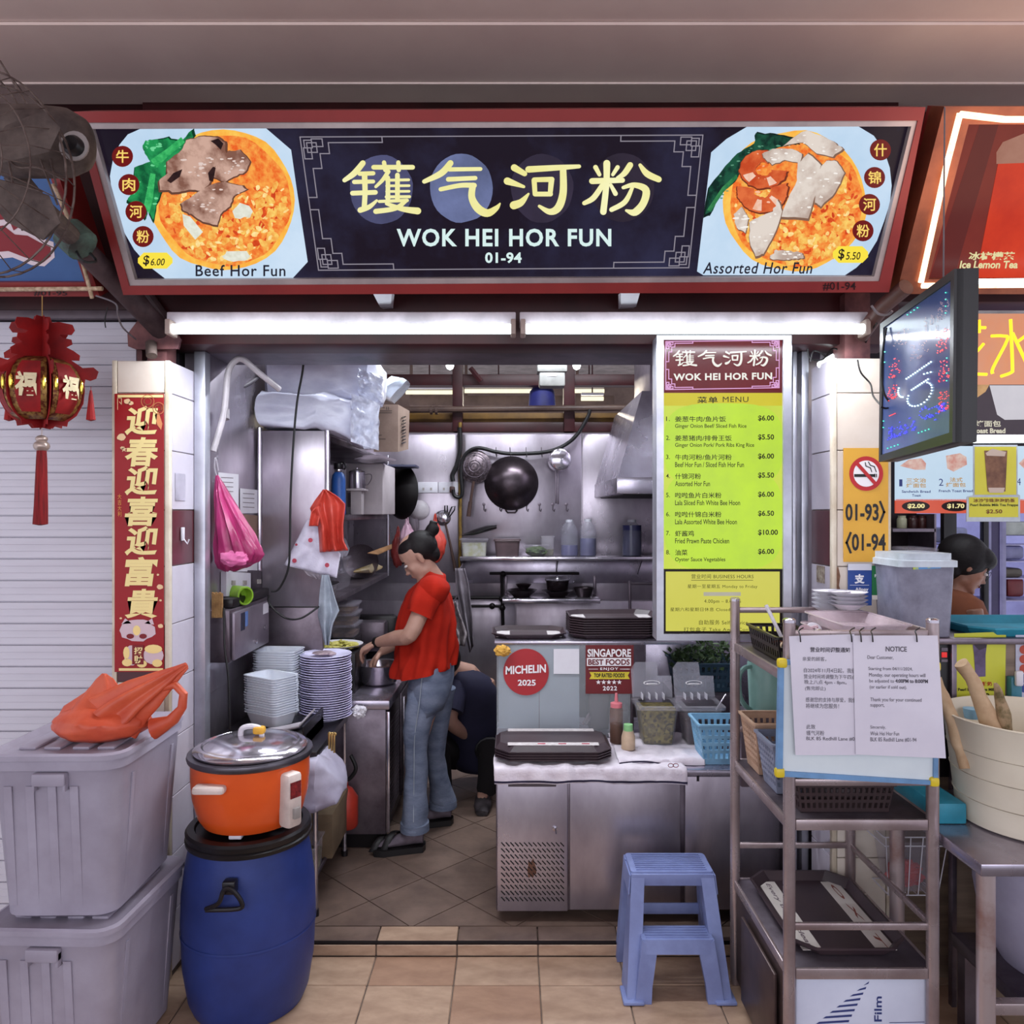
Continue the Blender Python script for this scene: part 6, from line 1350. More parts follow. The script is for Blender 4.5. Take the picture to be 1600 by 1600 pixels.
struct('wall_partition', B().box(XP(1008, 3.66), 1.14, 3.65, 3.67, .63, 1.02, .003), STEEL)
# ================================================================ STEP STOOL
ST = mat('blue_stool_plastic', (128, 142, 190), .45, 0, c2=(108, 118, 164), sc=6, bump=.1, bs=40)
sx, sy = XP(1049, 2.63), 2.64
so = thing('step_stool', 'light blue plastic two-step stool before the counter fridge', 'stool', (sx, sy, 0))
W0 = .14; zt = .375; zs = .195; yt0, yt1 = sy + .0, sy + .20; ys0 = sy - .09
obj('seat', B().rings([rr_ring(sx - W0 - .005, sx + W0 + .005, sy - .03, sy + .125, zt - .03, .012), rr_ring(sx - W0, sx + W0, sy - .025, sy + .12, zt, .012)]), ST, so)
for i in range(9): obj('tread_rib', B().box(sx - W0 + .02, sx + W0 - .02, sy - .012 + i * .0145, sy - .005 + i * .0145, zt, zt + .003), ST, so) 
obj('step', B().rings([rr_ring(sx - .125, sx + .125, sy - .125, sy - .03, zs - .045, .008), rr_ring(sx - .118, sx + .118, sy - .118, sy - .03, zs, .008)]), ST, so)
for i in range(5): obj('tread_rib', B().box(sx - .105, sx + .105, sy - .108 + i * .0155, sy - .101 + i * .0155, zs, zs + .003), ST, so)
for s in (-1, 1):
    obj('front_leg', B().prism([(sx + s * .118, sy - .12, zs), (sx + s * .07, sy - .12, zs - .045), (sx + s * .088, sy - .137, .05), (sx + s * .092, sy - .145, 0), (sx + s * .145, sy - .145, 0), (sx + s * .132, sy - .13, .1)], (0, .025, 0)), ST, so)
    obj('side_leg', B().prism([(sx + s * .14, sy - .03, zt - .007), (sx + s * .14, sy + .02, zt - .007), (sx + s * .172, sy - .02, 0), (sx + s * .172, sy - .14, 0)], (-s * .045, 0, 0)), ST, so)
    obj('rear_leg', B().prism([(sx + s * .145, sy + .12, zt - .006), (sx + s * .145, sy + .08, zt - .006), (sx + s * .172, sy + .09, 0), (sx + s * .172, sy + .145, 0)], (-s * .035, 0, 0)), ST, so)
    obj('side_web', B().prism([(sx + s * .146, sy - .03, zt - .01), (sx + s * .146, sy + .12, zt - .01), (sx + s * .150, sy + .12, zt - .07), (sx + s * .152, sy - .04, zt - .07)], (-s * .004, 0, 0)), ST, so)
    obj('foot', B().box(sx + s * .15 - .035, sx + s * .15 + .035, sy - .155, sy - .06, 0, .012, .005), ST, so)
obj('front_apron', B().box(sx - W0, sx + W0, sy - .033, sy - .025, zt - .045, zt - .005, .003), ST, so)
obj('rear_apron', B().box(sx - W0, sx + W0, sy + .115, sy + .122, zt - .05, zt - .005, .003).box(sx - .15, sx + .15, sy + .118, sy + .126, zs - .04, zs + .0, .003), ST, so)
# ================================================================ STEEL RACK (front right)
RX0, RX1, RY0, RY1 = .758, 1.150, 2.10, 2.61
ra = thing('shelf_rack', 'steel shelf rack with round posts at the front right', 'rack', (.95, 2.35, 0))
for x, y in ((RX0, RY0), (RX1, RY0), (RX0, RY1), (RX1, RY1)):
    p_ = obj('post', B().tube([(x, y, 0), (x, y, 1.30)], .0165, 18), RACKM, ra); obj('cap', B().lathe([(.0175, 1.298), (.0175, 1.306), (.012, 1.310), (0, 1.311)], (x, y, 0), 18), CHROME, p_)
for z in (1.157, .76, .354):
    sf = obj('shelf', B().box(RX0, RX1, RY0, RY1, z - .006, z, .001), STEELD, ra)
    for q in ((RX0 + .016, RX1 - .016, RY0 - .008, RY0 + .002), (RX0 + .016, RX1 - .016, RY1 - .002, RY1 + .008)): obj('edge_bar', B().box(*q, z - .028, z + .001, .002), RACKM, sf)
    for q in ((RX0 - .008, RX0 + .002, RY0 + .016, RY1 - .016), (RX1 - .002, RX1 + .008, RY0 + .016, RY1 - .016)): obj('edge_bar', B().box(*q, z - .028, z + .001, .002), RACKM, sf)
for z in (1.267, .862, .468):
    for q in ((RX0, RX1, RY0 - .006, RY0 + .006), (RX0, RX1, RY1 - .006, RY1 + .006)): obj('guard_rail', B().box(*q, z - .01, z + .01, .004), RACKM, ra)
    obj('guard_rail', B().box(RX1 - .006, RX1 + .006, RY0, RY1, z - .01, z + .01, .004), RACKM, ra)
cb = thing('low_cabinet', 'brown steel cabinet box with a door under the rack shelf', 'cabinet', (.95, 2.36, 0))
obj('side', B().box(RX0 - .004, RX0 + .004, RY0 + .03, RY1 - .03, .03, .32, .002), mat('brown_steel', (96, 80, 78), .4, .6, c2=(70, 56, 56)), cb)
obj('door', B().box(RX0 - .022, RX0 - .012, RY0 + .06, RY1 - .14, .03, .30, .003), mat('brown_steel'), cb)
obj('base', B().box(RX0, RX1, RY0 + .03, RY1 - .03, .02, .03, .002), STEELD, cb)
fb = thing('film_box', 'white box with dark blue stripes and lettering at the bottom of the rack', 'box', (.955, 2.14, .03))
FY = 2.112; ff = plane_y(FY - .0008)
obj('body', B().box(XP(1244, FY), XP(1448, FY), FY, 2.5, .035, ZP(1524, FY), .003), mat('bluish_white_card', (208, 214, 232), .5, c2=(196, 202, 222)), fb)
b = B()
for i in range(9):
    y0 = 1534 + i * 8.6; xr = 1358 - i * 4.4; flat(b, ff, [(xr - 4 - i * 6.2, y0 + 2.5), (xr, y0 - .5), (xr - 1, y0 + 3), (xr - 4 - i * 6.2 - 5, y0 + 6)])
lines(b, ff, [(1390, 1598, 1444, 1597)], 1)
txt(b, 'e Film', ff, 1366, 1557, 1378, 1616, .02, rot=-1)
obj('print', b, mat('navy_print', (50, 62, 120), .5, c2=(44, 56, 112)), fb, smooth=False)
# trays and baskets on the rack
rt = thing('serving_tray', 'large dark serving tray with two white paper strips on the rack', 'tray', (.955, 2.37, .358), 0)
obj('base', tray_mesh(.165, .235, .028), TRM, rt, local=True)
for s in (-1, 1):
    st_ = obj('paper_strip', B().box(s * .105 - .028, s * .105 + .028, -.20, .20, .0035, .005), mat('paper_strip_white', (206, 198, 192), .5, c2=(196, 188, 182)), rt, local=True)
    b = B(); vs, fs = tmesh('Every tray a clean' if s < 0 else 'O X  T', .02, .2, 1.0); mx = max(v.x for v in vs); nv = [b.bm.verts.new((s * .105 + (v.y - .3) * .02, .19 - v.x / mx * .38, .0054)) for v in vs]
    for q in fs:
        try: b.bm.faces.new([nv[i] for i in q])
        except Exception: pass
    obj('print', b, mat('grey_print') if s < 0 else mat('red_brown_print', (140, 70, 56), .6), st_, local=True, smooth=False)
tb2 = basket('plastic_basket', 'dark brown mesh basket on the middle shelf of the rack', XP(1246, 2.14), XP(1396, 2.14), 2.135, 2.255, .762, .845, mat('dark_brown_plastic', (58, 42, 44), .5), .012, pitch=.016)
basket('plastic_basket', 'beige mesh basket on the middle shelf of the rack', .769, .93, 2.43, 2.588, .762, .93, mat('beige_plastic', (196, 160, 134), .5), .02, pitch=.018)
basket('plastic_basket', 'grey mesh basket in front of the beige one on the rack', .769, .93, 2.265, 2.42, .762, .915, mat('grey_blue_plastic', (140, 146, 168), .5), .02, pitch=.018)
ju = thing('water_jug', 'sea green plastic jug behind the rack beside the beige basket', 'jug', (XP(1200, 2.75), 2.75, .80))
jc = V((XP(1204, 2.75), 2.76, ZP(1112, 2.75)))
JM = mat('sea_green_plastic', (136, 176, 166), .35, c2=(120, 160, 152))
obj('body', B().lathe([(.066, 0), (.07, .004), (.078, .17), (.074, .18)], jc, 30), JM, ju)
obj('handle', B().tube([jc + V((-.07, -.02, .165)), jc + V((-.10, -.03, .16)), jc + V((-.118, -.03, .13)), jc + V((-.115, -.03, .06)), jc + V((-.09, -.02, .02)), jc + V((-.066, -.01, .005))], .009, 8, smooth=5), JM, ju)
obj('lid', B().lathe([(.074, .178), (.077, .184), (.05, .192), (0, .194)], jc, 30), mat('dark_lid', (60, 60, 66), .4), ju)
tag(obj('support_crate', B().box(jc.x - .12, jc.x + .09, 2.70, 2.84, .632, jc.z - .001, .004), STEELD), 'steel block carrying the sea green jug', 'block')
bpy.data.objects[ju.name].location.z += 0
kb2 = basket('utensil_basket', 'black slotted basket of cutlery on the top shelf of the rack', .775, .915, 2.24, 2.52, 1.16, 1.235, mat('black_glossy_plastic', (24, 16, 18), .3), .012, pitch=.02)
for i, (a, b_, lab, col) in enumerate((((.80, 2.30, 1.19), (.90, 2.47, 1.25), 'pale wooden chopstick lying across the black basket', (220, 190, 160)), ((.80, 2.36, 1.2), (.89, 2.25, 1.245), 'reddish chopstick lying in the black basket', (190, 110, 90)), ((.83, 2.42, 1.2), (.915, 2.28, 1.25), 'light bamboo chopstick at the front of the black basket', (226, 206, 180)), ((.86, 2.45, 1.20), (.82, 2.48, 1.30), 'white plastic spoon handle sticking up from the black basket', (226, 222, 232)))):
    tag(obj('chopstick' if i < 3 else 'spoon', B().tube([a, b_], .0035 if i < 3 else .006, 6), mat('utensil_%d' % i, col, .5)), lab, 'chopstick' if i < 3 else 'spoon')
tag(obj('soup_spoon', B().lathe([(.0, 0), (.014, .003), (.024, .016), (.021, .016), (.0, .006)], (.875, 2.30, 1.235), 18, 'Z', Matrix.Rotation(1.1, 4, 'X')).tube([(.88, 2.32, 1.245), (.93, 2.34, 1.25)], .006, 6), mat('pale_pink_spoon', (226, 196, 206), .35)), 'pale pink soup spoon on the edge of the black basket', 'spoon')
tag(obj('soup_spoon', B().lathe([(.0, 0), (.014, .003), (.022, .014), (.019, .014), (.0, .006)], (.925, 2.36, 1.235), 18, 'Z', Matrix.Rotation(.7, 4, 'X')).tube([(.93, 2.38, 1.24), (.96, 2.42, 1.245)], .006, 6), WHITEP), 'white soup spoon right of the pale pink one', 'spoon')
tub('lidded_tub', 'wide translucent pinkish tub of spoons on the top shelf of the rack', .925, 1.125, 2.16, 2.46, 1.16, 1.25, mat('pinkish_clear', (226, 206, 216), .2, alpha=.55), fill=mat('pink_mix', (206, 160, 160), .6, c2=(230, 200, 190), sc=20), fz=.5)
tub('lidded_tub', 'shallow translucent tray stacked in the pinkish tub', .935, 1.12, 2.15, 2.45, 1.252, 1.285, mat('pinkish_clear'))
bwl = B().lathe([(.03, 0), (.034, .004), (.056, .018), (.06, .02), (.056, .018), (.03, .004), (0, .004)], (0, 0, 0), 28).mesh('bowl'); bwl.materials.append(WHITEP)
tag(obj('support_crate', B().box(1.0, 1.20, 2.50, 2.60, 1.16, 1.265, .004), mat('pinkish_clear')), 'clear box under the stacked white bowls', 'box')
stack(bwl, 'bowl', XP(1296, 2.56), 2.55, 1.266, 5, .0135, 0, 'white saucer in the taller left stack behind the rack tub', 'bowl', 'left stack of white saucers', .001)
stack(bwl, 'bowl', XP(1321, 2.50), 2.48, 1.286, 4, .0125, 0, 'white saucer in the shorter right stack behind the rack tub', 'bowl', 'right stack of white saucers', .001)
# whiteboard and notices
WY = 2.062; wf_ = lambda d: plane_y(WY - d)
wbd = thing('whiteboard', 'small whiteboard with a blue frame and yellow corners hung on the rack', 'whiteboard', (.94, WY, .87))
f0 = wf_(0)
WBQ = [(1217, 1031), (1466, 1036), (1464, 1226), (1213, 1212)]; WBI = [(1224, 1038), (1459, 1043), (1457, 1219), (1222, 1204)]
for k in range(4):
    a, b_, c, d = WBQ[k], WBQ[(k + 1) % 4], WBI[(k + 1) % 4], WBI[k]
    obj('frame_bar', B().prism([f0(*q) + V((0, -.006, 0)) for q in (a, b_, c, d)], (0, .016, 0)), mat('sky_blue_plastic', (116, 160, 206), .4), wbd, smooth=False)
obj('panel', B().prism([f0(*q) for q in WBI], (0, .006, 0)), mat('whiteboard_white', (214, 224, 228), .3, c2=(206, 216, 222)), wbd, smooth=False)
for x, y in WBQ:
    p = f0(x + (5 if x < 1300 else -5), y + (5 if y < 1100 else -5)); obj('corner', B().box(p.x - .013, p.x + .013, WY - .010, WY + .012, p.z - .013, p.z + .013, .007), mat('yellow_plastic', (236, 210, 50), .4), wbd)
INK = mat('ink_grey', (84, 80, 90), .6, c2=(84, 80, 90))
def sheet(label, quad, d, texts):
    t_ = thing('notice_sheet', label, 'notice', wf_(d)(quad[3][0], quad[3][1]))
    f_ = wf_(d); obj('paper', B().prism([f_(*q) for q in quad], (0, .0012, 0)), mat('laminated_paper', (218, 214, 226), .3, 0, c2=(210, 206, 220), bump=.15, bs=8, coat=.4), t_, smooth=False)
    b = B(); f3 = wf_(d + .001)
    for s_, x0, y0, x1, y1, bo in texts: txt(b, s_, f3, x0, y0, x1, y1, bo, slope=.012)
    obj('lettering', b, INK, t_, smooth=False)
    return t_
sheet('left laminated notice sheet with Chinese text hung on the rack', [(1233, 994), (1335, 991), (1338, 1180), (1243, 1180)], .014, [('营业时间调整通知', 1266, 1011, 1328, 1019, .02), ('亲爱的顾客，', 1254, 1026, 1291, 1033, 0), ('自2024年11月4日起，我们', 1256, 1043.5, 1337, 1051, 0), ('营业时间将调整为下午四点', 1256, 1053.5, 1337, 1060.5, 0), ('晚上八点 4pm - 8pm。', 1257, 1062, 1323, 1070, 0), ('(售完即止)', 1258, 1072, 1290, 1079.5, 0), ('感谢您的支持与厚爱，我们', 1259, 1089.5, 1338, 1097, 0), ('将继续为您服务！', 1259, 1099, 1311, 1106.5, 0), ('此致', 1260, 1132, 1274, 1139, 0), ('镬气河粉', 1260, 1141.5, 1288, 1149, 0), ('BLK 85 Redhill Lane #01', 1260, 1151, 1338, 1157, .003)])
sheet('right laminated NOTICE sheet in English hung on the rack', [(1333, 993), (1465, 993), (1478, 1185), (1337, 1179)], .018, [('NOTICE', 1384, 1010, 1417, 1018, .02), ('Dear Customer,', 1355.5, 1024, 1396, 1030.5, 0), ('Starting from 04/11/2024,', 1357, 1042, 1426, 1048.5, 0), ('Monday, our operating hours will', 1358, 1051.5, 1446, 1059, 0), ('be adjusted to', 1358.5, 1061, 1397, 1068, 0), ('4:00PM to 8:00PM', 1399, 1061, 1450, 1067, .03), ('(or earlier if sold out).', 1359, 1070.5, 1417, 1077.5, 0), ('Thank you for your continued', 1360, 1090, 1440, 1097.5, 0), ('support,', 1360, 1099.5, 1382, 1106, 0), ('Sincerely,', 1360, 1133.5, 1384, 1140, 0), ('Wok Hei Hor Fun', 1360, 1143, 1405, 1149, 0), ('BLK 85 Redhill Lane #01-94', 1360, 1152, 1432, 1159, 0)])
for i, x in enumerate((1251, 1331, 1346, 1364, 1433)):
    tag(obj('cable_tie', B().tube([P(x, 1003, WY - .022), P(x - 1, 992, WY - .025), P(x - 3, 987, WY), P(x - 1, 984, WY + .012), P(x + 4, 981, WY - .02)], .0018, 5, smooth=3), BLACKP), ['black cable tie at the left end of the left notice', 'black cable tie at the right end of the left notice', 'black cable tie above the gap of the notices', 'black cable tie at the left end of the NOTICE sheet', 'black cable tie at the right end of the NOTICE sheet'][i], 'cable tie')
# ================================================================ RIGHT PILLAR SIGNS
RY = 2.6155; rf = lambda d: plane_y(RY - d)
us = thing('unit_number_sign', 'yellow sign with a no-smoking symbol and unit numbers on the right pillar', 'sign', P(1353, 878, RY))
obj('plate', B().prism([rf(0)(*q) for q in rect(1318, 700, 1388, 878)], (0, .002, 0)), mat('yellow_sign_paint', (226, 172, 58), .4, c2=(214, 158, 50), sc=3), us, smooth=False)
b = B(); txt(b, '01-93', rf(.001), 1321, 787, 1373, 814, .025); txt(b, '01-94', rf(.001), 1331, 834, 1384, 861, .025)
lines(b, rf(.001), [(1375.5, 784.5, 1381.5, 800), (1381.5, 800, 1375.5, 815.5), (1329, 833, 1323, 848), (1323, 848, 1329, 863)], 3.6)
obj('lettering', b, BLACKP, us, smooth=False)
b = B(); flat(b, rf(.001), oval(1353.5, 740, 26.5, 27, 40)); cr = obj('red_ring', b, mat('sign_red', (190, 34, 40), .4, c2=(180, 30, 36)), us, smooth=False)
b = B(); flat(b, rf(.0015), oval(1353.5, 740, 20, 20.5, 36)); obj('white_disc', b, mat('white_print'), cr, smooth=False)
b = B(); lines(b, rf(.002), [(1337, 743, 1365, 743)], 4.5); lines(b, rf(.002), [(1367, 741, 1367, 745), (1369.5, 741, 1369.5, 745), (1352, 723, 1353, 728), (1353, 728, 1360, 731), (1360, 731, 1362, 737), (1357, 722, 1360, 727), (1360, 727, 1366, 729), (1366, 729, 1369, 737)], 1.5)
obj('cigarette', b, BLACKP, cr, smooth=False)
b = B(); lines(b, rf(.0025), [(1339, 724, 1368, 756)], 5.5); obj('red_bar', b, mat('sign_red'), cr, smooth=False)
def psticker(label, quad, col, items, tail=None):
    t_ = thing('payment_sticker', label, 'sticker', rf(.003)(quad[0], quad[3])); x0, y0, x1, y1 = quad
    obj('card', B().prism([rf(.003)(*q) for q in rect(*quad)], (0, .002, 0)), mat('card_%d' % col[0], col, .35, c2=col), t_, smooth=False)
    for s_, a, c, d, e, cc, bo in items:
        b = B()
        if s_ == '#': flat(b, rf(.004), rect(a, c, d, e))
        elif s_ == 'o': flat(b, rf(.004), oval((a + d) / 2, (c + e) / 2, (d - a) / 2, (e - c) / 2, 16))
        else: txt(b, s_, rf(.0045), a, c, d, e, bo)
        obj('print', b, mat('card_print_%d_%d' % (cc[0], cc[2]), cc, .5, c2=cc), t_, smooth=False)
WW = (240, 240, 244)
psticker('blue payment sticker with a white character, left of the green one', (1325, 881, 1362, 946), (40, 74, 150), [('#', 1325, 881, 1362, 891, (214, 216, 226), 0), ('支', 1335, 897, 1351, 912, WW, .05), ('Alipay', 1336, 918, 1357, 925, WW, .03), ('Pay smart', 1335, 927, 1350, 930, WW, 0), ('#', 1328, 914, 1358, 914.6, WW, 0)])
psticker('green payment sticker with a small red square, right of the blue one', (1362.5, 884, 1397, 937), (36, 116, 66), [('#', 1362.5, 930, 1397, 937, (222, 218, 206), 0), ('o', 1371, 888, 1378, 894, WW, 0), ('#', 1381, 890, 1390, 892, WW, 0), ('扫码支付', 1366, 897, 1393, 902, WW, .02), ('#', 1371, 906, 1388, 924, (236, 220, 210), 0), ('#', 1373, 908, 1386, 922, (206, 110, 100), 0)])
tag(obj('left_tile_sticker', B().prism([V((1.0900, y, z)) for y, z in ((2.68, 1.41), (2.75, 1.41), (2.75, 1.35), (2.68, 1.35))], (.001, 0, 0)), mat('worn_pale_sticker', (190, 180, 160), .6, c2=(120, 100, 90), sc=60)), 'small worn pale sticker on the maroon tile of the right pillar', 'sticker')
tag(obj('tile_hook', B().box(-1.165, -1.158, 2.70, 2.72, ZP(845, 2.7), ZP(824, 2.7), .002).tube([(-1.158, 2.71, ZP(843, 2.7)), (-1.145, 2.71, ZP(850, 2.7)), (-1.14, 2.71, ZP(843, 2.7))], .003, 6), WHITEP), 'white stick-on hook on the maroon tile of the left pillar', 'hook')
tag(obj('white_sticker', B().prism([(-1.1665, 2.66, 1.735), (-1.1665, 2.74, 1.735), (-1.1665, 2.74, 1.64), (-1.1665, 2.66, 1.64)], (.001, 0, 0)), mat('grey_sticker', (190, 184, 200), .5)), 'blank pale sticker on the side tiles of the left pillar', 'sticker')
w_ = B()
for pts in ([(1262, 545, 2.7), (1266, 560, 2.7), (1285, 562, 2.7), (1300, 545, 2.72), (1312, 548, 2.72)], [(1266, 565, 2.68), (1272, 548, 2.68), (1290, 556, 2.7)], [(1348, 545, 2.7), (1360, 520, 2.6), (1370, 505, 2.5)], [(1340, 562, 2.6), (1345, 582, 2.6), (1360, 600, 2.6), (1364, 618, 2.55), (1375, 632, 2.5)], [(1385, 512, 2.2), (1378, 560, 2.2), (1380, 610, 2.2), (1392, 632, 2.2), (1386, 638, 2.2), (1376, 636, 2.2)]):
    w_.tube([P(*q) for q in pts], .003, 6, smooth=5)
tag(obj('loose_wires', w_, WIRE), 'tangle of thin black wires above the right pillar', 'wires')
tag(obj('short_tube_lamp', B().tube([P(1281, 570, 2.72), P(1313, 552, 2.78)], .012, 8), mat('cool_tube')), 'short slanting lit tube behind the top of the right pillar', 'lamp')
rb = thing('sign_support', 'rusty pink steel bracket holding the sign above the right pillar', 'bracket', P(1340, 560, 2.7))
obj('stub_post', B().box(XP(1312, 2.7), XP(1352, 2.7), 2.66, 2.76, 2.125, 2.36, .004), PK, rb)
obj('pipe', B().tube([P(1345, 525, 2.62), P(1380, 478, 2.5), P(1416, 448, 2.4)], .026, 12), mat('brown_pipe', (96, 60, 54), .5, c2=(62, 36, 36)), rb)
obj('strap', B().tube([P(1362, 478, 2.4), P(1372, 490, 2.42), P(1386, 492, 2.4), P(1394, 486, 2.38)], .004, 6, smooth=4), mat('grey_cable'), rb)
# ================================================================ LED SIGN
LP = V((1.006, 1.75, 2.0)); LN = V((-.51, .077, 0)).normalized()
lf0 = plane3(LP, LN); le = thing('led_sign', 'black framed LED display board hanging edge-on at the right', 'sign', (1.05, 2.0, 1.75))
LQ = [(1375, 506), (1491, 420), (1488, 691), (1373, 722)]; LI = [(1380, 512), (1485, 438), (1483, 676), (1376, 711)]
for k in range(4):
    a, b_, c, d = LQ[k], LQ[(k + 1) % 4], LI[(k + 1) % 4], LI[k]
    obj('frame_bar', B().prism([lf0(*q) for q in (a, b_, c, d)], -LN * .02), mat('black_frame', (20, 18, 24), .35), le, smooth=False)
obj('housing', B().prism([lf0(*q) - LN * .006 for q in LQ], -LN * .046), mat('black_frame'), le, smooth=False)
lfd = lambda d: (lambda x, y: plane3(LP + LN * d, LN)(x, y))
f_ = lfd(-.004); b = B(); flat(b, f_, LI); obj('screen', b, mat('blue_grey_screen', (84, 104, 160), .14, 0, c2=(66, 84, 140), sc=4), le, smooth=False)
f_ = lfd(-.002)
def bil(u, v):
    return tuple((LI[0][i] * (1 - u) + LI[1][i] * u) * (1 - v) + (LI[3][i] * (1 - u) + LI[2][i] * u) * v for i in range(2))
def leds(name, col, pts, r=1.1, em=2.2):
    b = B()
    for u, v in pts:
        x, y = bil(u, v); flat(b, f_, oval(x, y, r, r * .8, 6))
    obj(name, b, mat('led_%d_%d_%d' % col, col, emit=em, c2=col), le, smooth=False, kind='stuff')
R = random.Random(2)
def glyph(ch, u0, v0, u1, v1, n=26):
    vs, fs = tmesh(ch, 0, 0, 1.0); vs = [(v.x, v.y) for v in vs]; R.shuffle(vs); mx = [min(v[0] for v in vs), max(v[0] for v in vs), min(v[1] for v in vs), max(v[1] for v in vs)]
    return [(u0 + (u1 - u0) * (x - mx[0]) / (mx[1] - mx[0]), v1 - (v1 - v0) * (y - mx[2]) / (mx[3] - mx[2])) for x, y in vs[:n]]
leds('red_diodes', (255, 60, 70), glyph('茶', .80, .30, .97, .44, 40) + glyph('果', .84, .50, .99, .64, 36) + glyph('奶', .84, .70, .99, .84, 40) + glyph('水', .10, .30, .26, .44, 30) + glyph('花', .06, .50, .22, .60, 34) + [(.12 + .02 * i, .72) for i in range(5)], 1.1, 1.6)
leds('dim_diodes', (176, 150, 170), glyph('雪', .62, .14, .84, .28, 46) + glyph('花', .16, .12, .38, .24, 40) + glyph('冰', .40, .26, .68, .40, 44) + glyph('沙', .84, .10, .98, .22, 40), .9, .8)
cupo = [(.36 + .36 * t, .50 - .03 * t) for t in [i / 11 for i in range(12)]] + [(.36 + .1 * math.cos(a) - .02, .565 + .06 * math.sin(a)) for a in [PI * .6 + i * .28 for i in range(7)]] + [(.44 + .24 * t, .60 - .02 * t) for t in [i / 8 for i in range(9)]] + [(.56 + .18 * math.cos(a), .66 + .075 * math.sin(a)) for a in [-.9 + i * .26 for i in range(18)]] + [(.62 + .10 * t, .53 + .01 * t) for t in (0, .5, 1)]
leds('white_diodes', (226, 255, 255), cupo, 1.7, 2.0)
leds('blue_diodes', (60, 60, 255), glyph('Bubble', .10, .80, .50, .90, 70) + glyph('Cups', .56, .76, .93, .88, 60), 1.1, 2.0)
leds('green_diodes', (70, 230, 200), [(.93, .06 + .045 * i) for i in range(4)] + [(.36 + .05 * i, .03) for i in range(4)] + [(.955, .50 + .05 * i) for i in range(4)] + [(.55 + .05 * i, .93) for i in range(4)] + [(.10 + .05 * i, .965) for i in range(4)] + [(.03, .74), (.03, .79), (.03, .2), (.03, .28)], 1.4, 1.6)
for x, y in ((1475, 165), (1472, 200)): pass
tag(obj('hanging_wire', B().tube([P(1476, 168, 2.0), P(1474, 436, 1.86)], .002, 5), mat('grey_cable')), 'thin wire carrying the LED sign', 'wire')
# ================================================================ NEIGHBOUR ON THE RIGHT
nr = thing('neighbour_sign', 'red drinks sign edged with glowing rope light at the upper right', 'sign', (1.9, 2.5, 2.3))
ro = [(1470, 166), (1900, 166), (1900, 458), (1396, 457)]; ri = [(1508, 194), (1880, 194), (1880, 436), (1446, 434)]
bars(ro, ri, -.06, .08, mat('copper_brown_frame', (150, 88, 62), .35, .4, c2=(110, 60, 46)), 'frame_bar', nr)
obj('back_box', B().prism([sp(*q) - SN * .06 for q in ro], -SN * .02), REDP, nr, smooth=False)
def npanel(name, pts, c, c2, d, sc=4, **k):
    b = B(); flat(b, sp, pts, SN * d); return print_(b, name, c, nr, emit=.9, c2=c2, sc=sc)
npanel('sign_face', ri, (112, 34, 28), (128, 44, 34), .001)
npanel('diagonal_band', [(1530, 194), (1560, 194), (1490, 434), (1452, 434)], (92, 30, 28), (100, 34, 30), .0015)  # darker diagonal band in the sign's printed background
npanel('tea_glass_picture', [(1560, 250), (1800, 250), (1790, 434), (1524, 434)], (222, 62, 26), (190, 40, 18), .002)
npanel('tea_glass_picture', [(1566, 222), (1610, 204), (1700, 204), (1720, 250), (1556, 256), (1556, 238)], (178, 130, 112), (150, 96, 80), .0025)
b = B(); txt(b, '冰柠檬茶', sp, 1512, 393, 1585, 406, .03, .1, SN * .004); txt(b, 'Ice Lemon Tea', sp, 1498, 407, 1589, 419, .03, .2, SN * .004); print_(b, 'lettering', (236, 226, 170), nr, emit=.9)
ROPE = mat('lit_rope_light', (255, 226, 196), emit=2.6, c2=(255, 200, 150), sc=90)
for pts in (((1492, 176), (1470, 262), (1432, 438)), ((1492, 178), (1560, 186), (1880, 186)), ((1434, 443), (1880, 440))):
    obj('rope_light', B().tube([sp(x, y) + SN * .03 for x, y in pts], .009, 8), ROPE, nr)
NY = 2.80; nf = lambda d=0: plane_y(NY - d)
nn = thing('neon_sign', 'orange neon sign panel with a Chinese character at the right edge', 'sign', P(1560, 603, NY))
obj('panel', B().prism([nf()(*q) for q in rect(1480, 490, 1760, 601)], (0, .01, 0)), mat('neon_lit_back', (226, 160, 130), emit=.85, c2=(236, 150, 110), sc=5), nn, smooth=False)  # backing emits by itself: the light of the neon tubes put into its colour
b = B()
for pts in ([(1579, 499), (1580, 520), (1582, 574), (1580, 582), (1564, 588)], [(1549, 525), (1568, 525), (1574, 531), (1552, 574), (1551, 584)], [(1582, 520), (1592, 542), (1608, 576)], [(1590, 534), (1606, 522)], [(1500, 511), (1540, 512)], [(1506, 560), (1524, 551), (1537, 537)], [(1516, 540), (1516, 580), (1524, 584), (1542, 585)], [(1512, 500), (1512, 520)], [(1530, 500), (1530, 520)]):
    b.tube([nf(.02)(*q) for q in pts], .0055, 8, smooth=4)
obj('neon_tube', b, mat('orange_neon', (255, 196, 40), emit=2.2, c2=(255, 180, 30)), nn)
np_ = thing('toast_poster', 'dark toast bread poster with a white cup below the neon sign', 'poster', P(1560, 684, NY))
obj('sheet', B().prism([nf()(*q) for q in rect(1480, 601, 1760, 684)], (0, .01, 0)), mat('poster_dark', (58, 46, 56), .3, emit=.9, c2=(66, 52, 62)), np_, smooth=False)
b = B(); flat(b, nf(.001), [(1546, 602), (1660, 602), (1640, 655), (1570, 656), (1558, 648)]); print_(b, 'cup_picture', (206, 202, 212), np_, emit=.9, c2=(222, 218, 226), sc=3)
b = B(); flat(b, nf(.001), [(1500, 601), (1546, 601), (1540, 612), (1520, 626), (1500, 622)]); print_(b, 'toast_picture', (176, 130, 96), np_, emit=.9, c2=(214, 170, 120), sc=12)
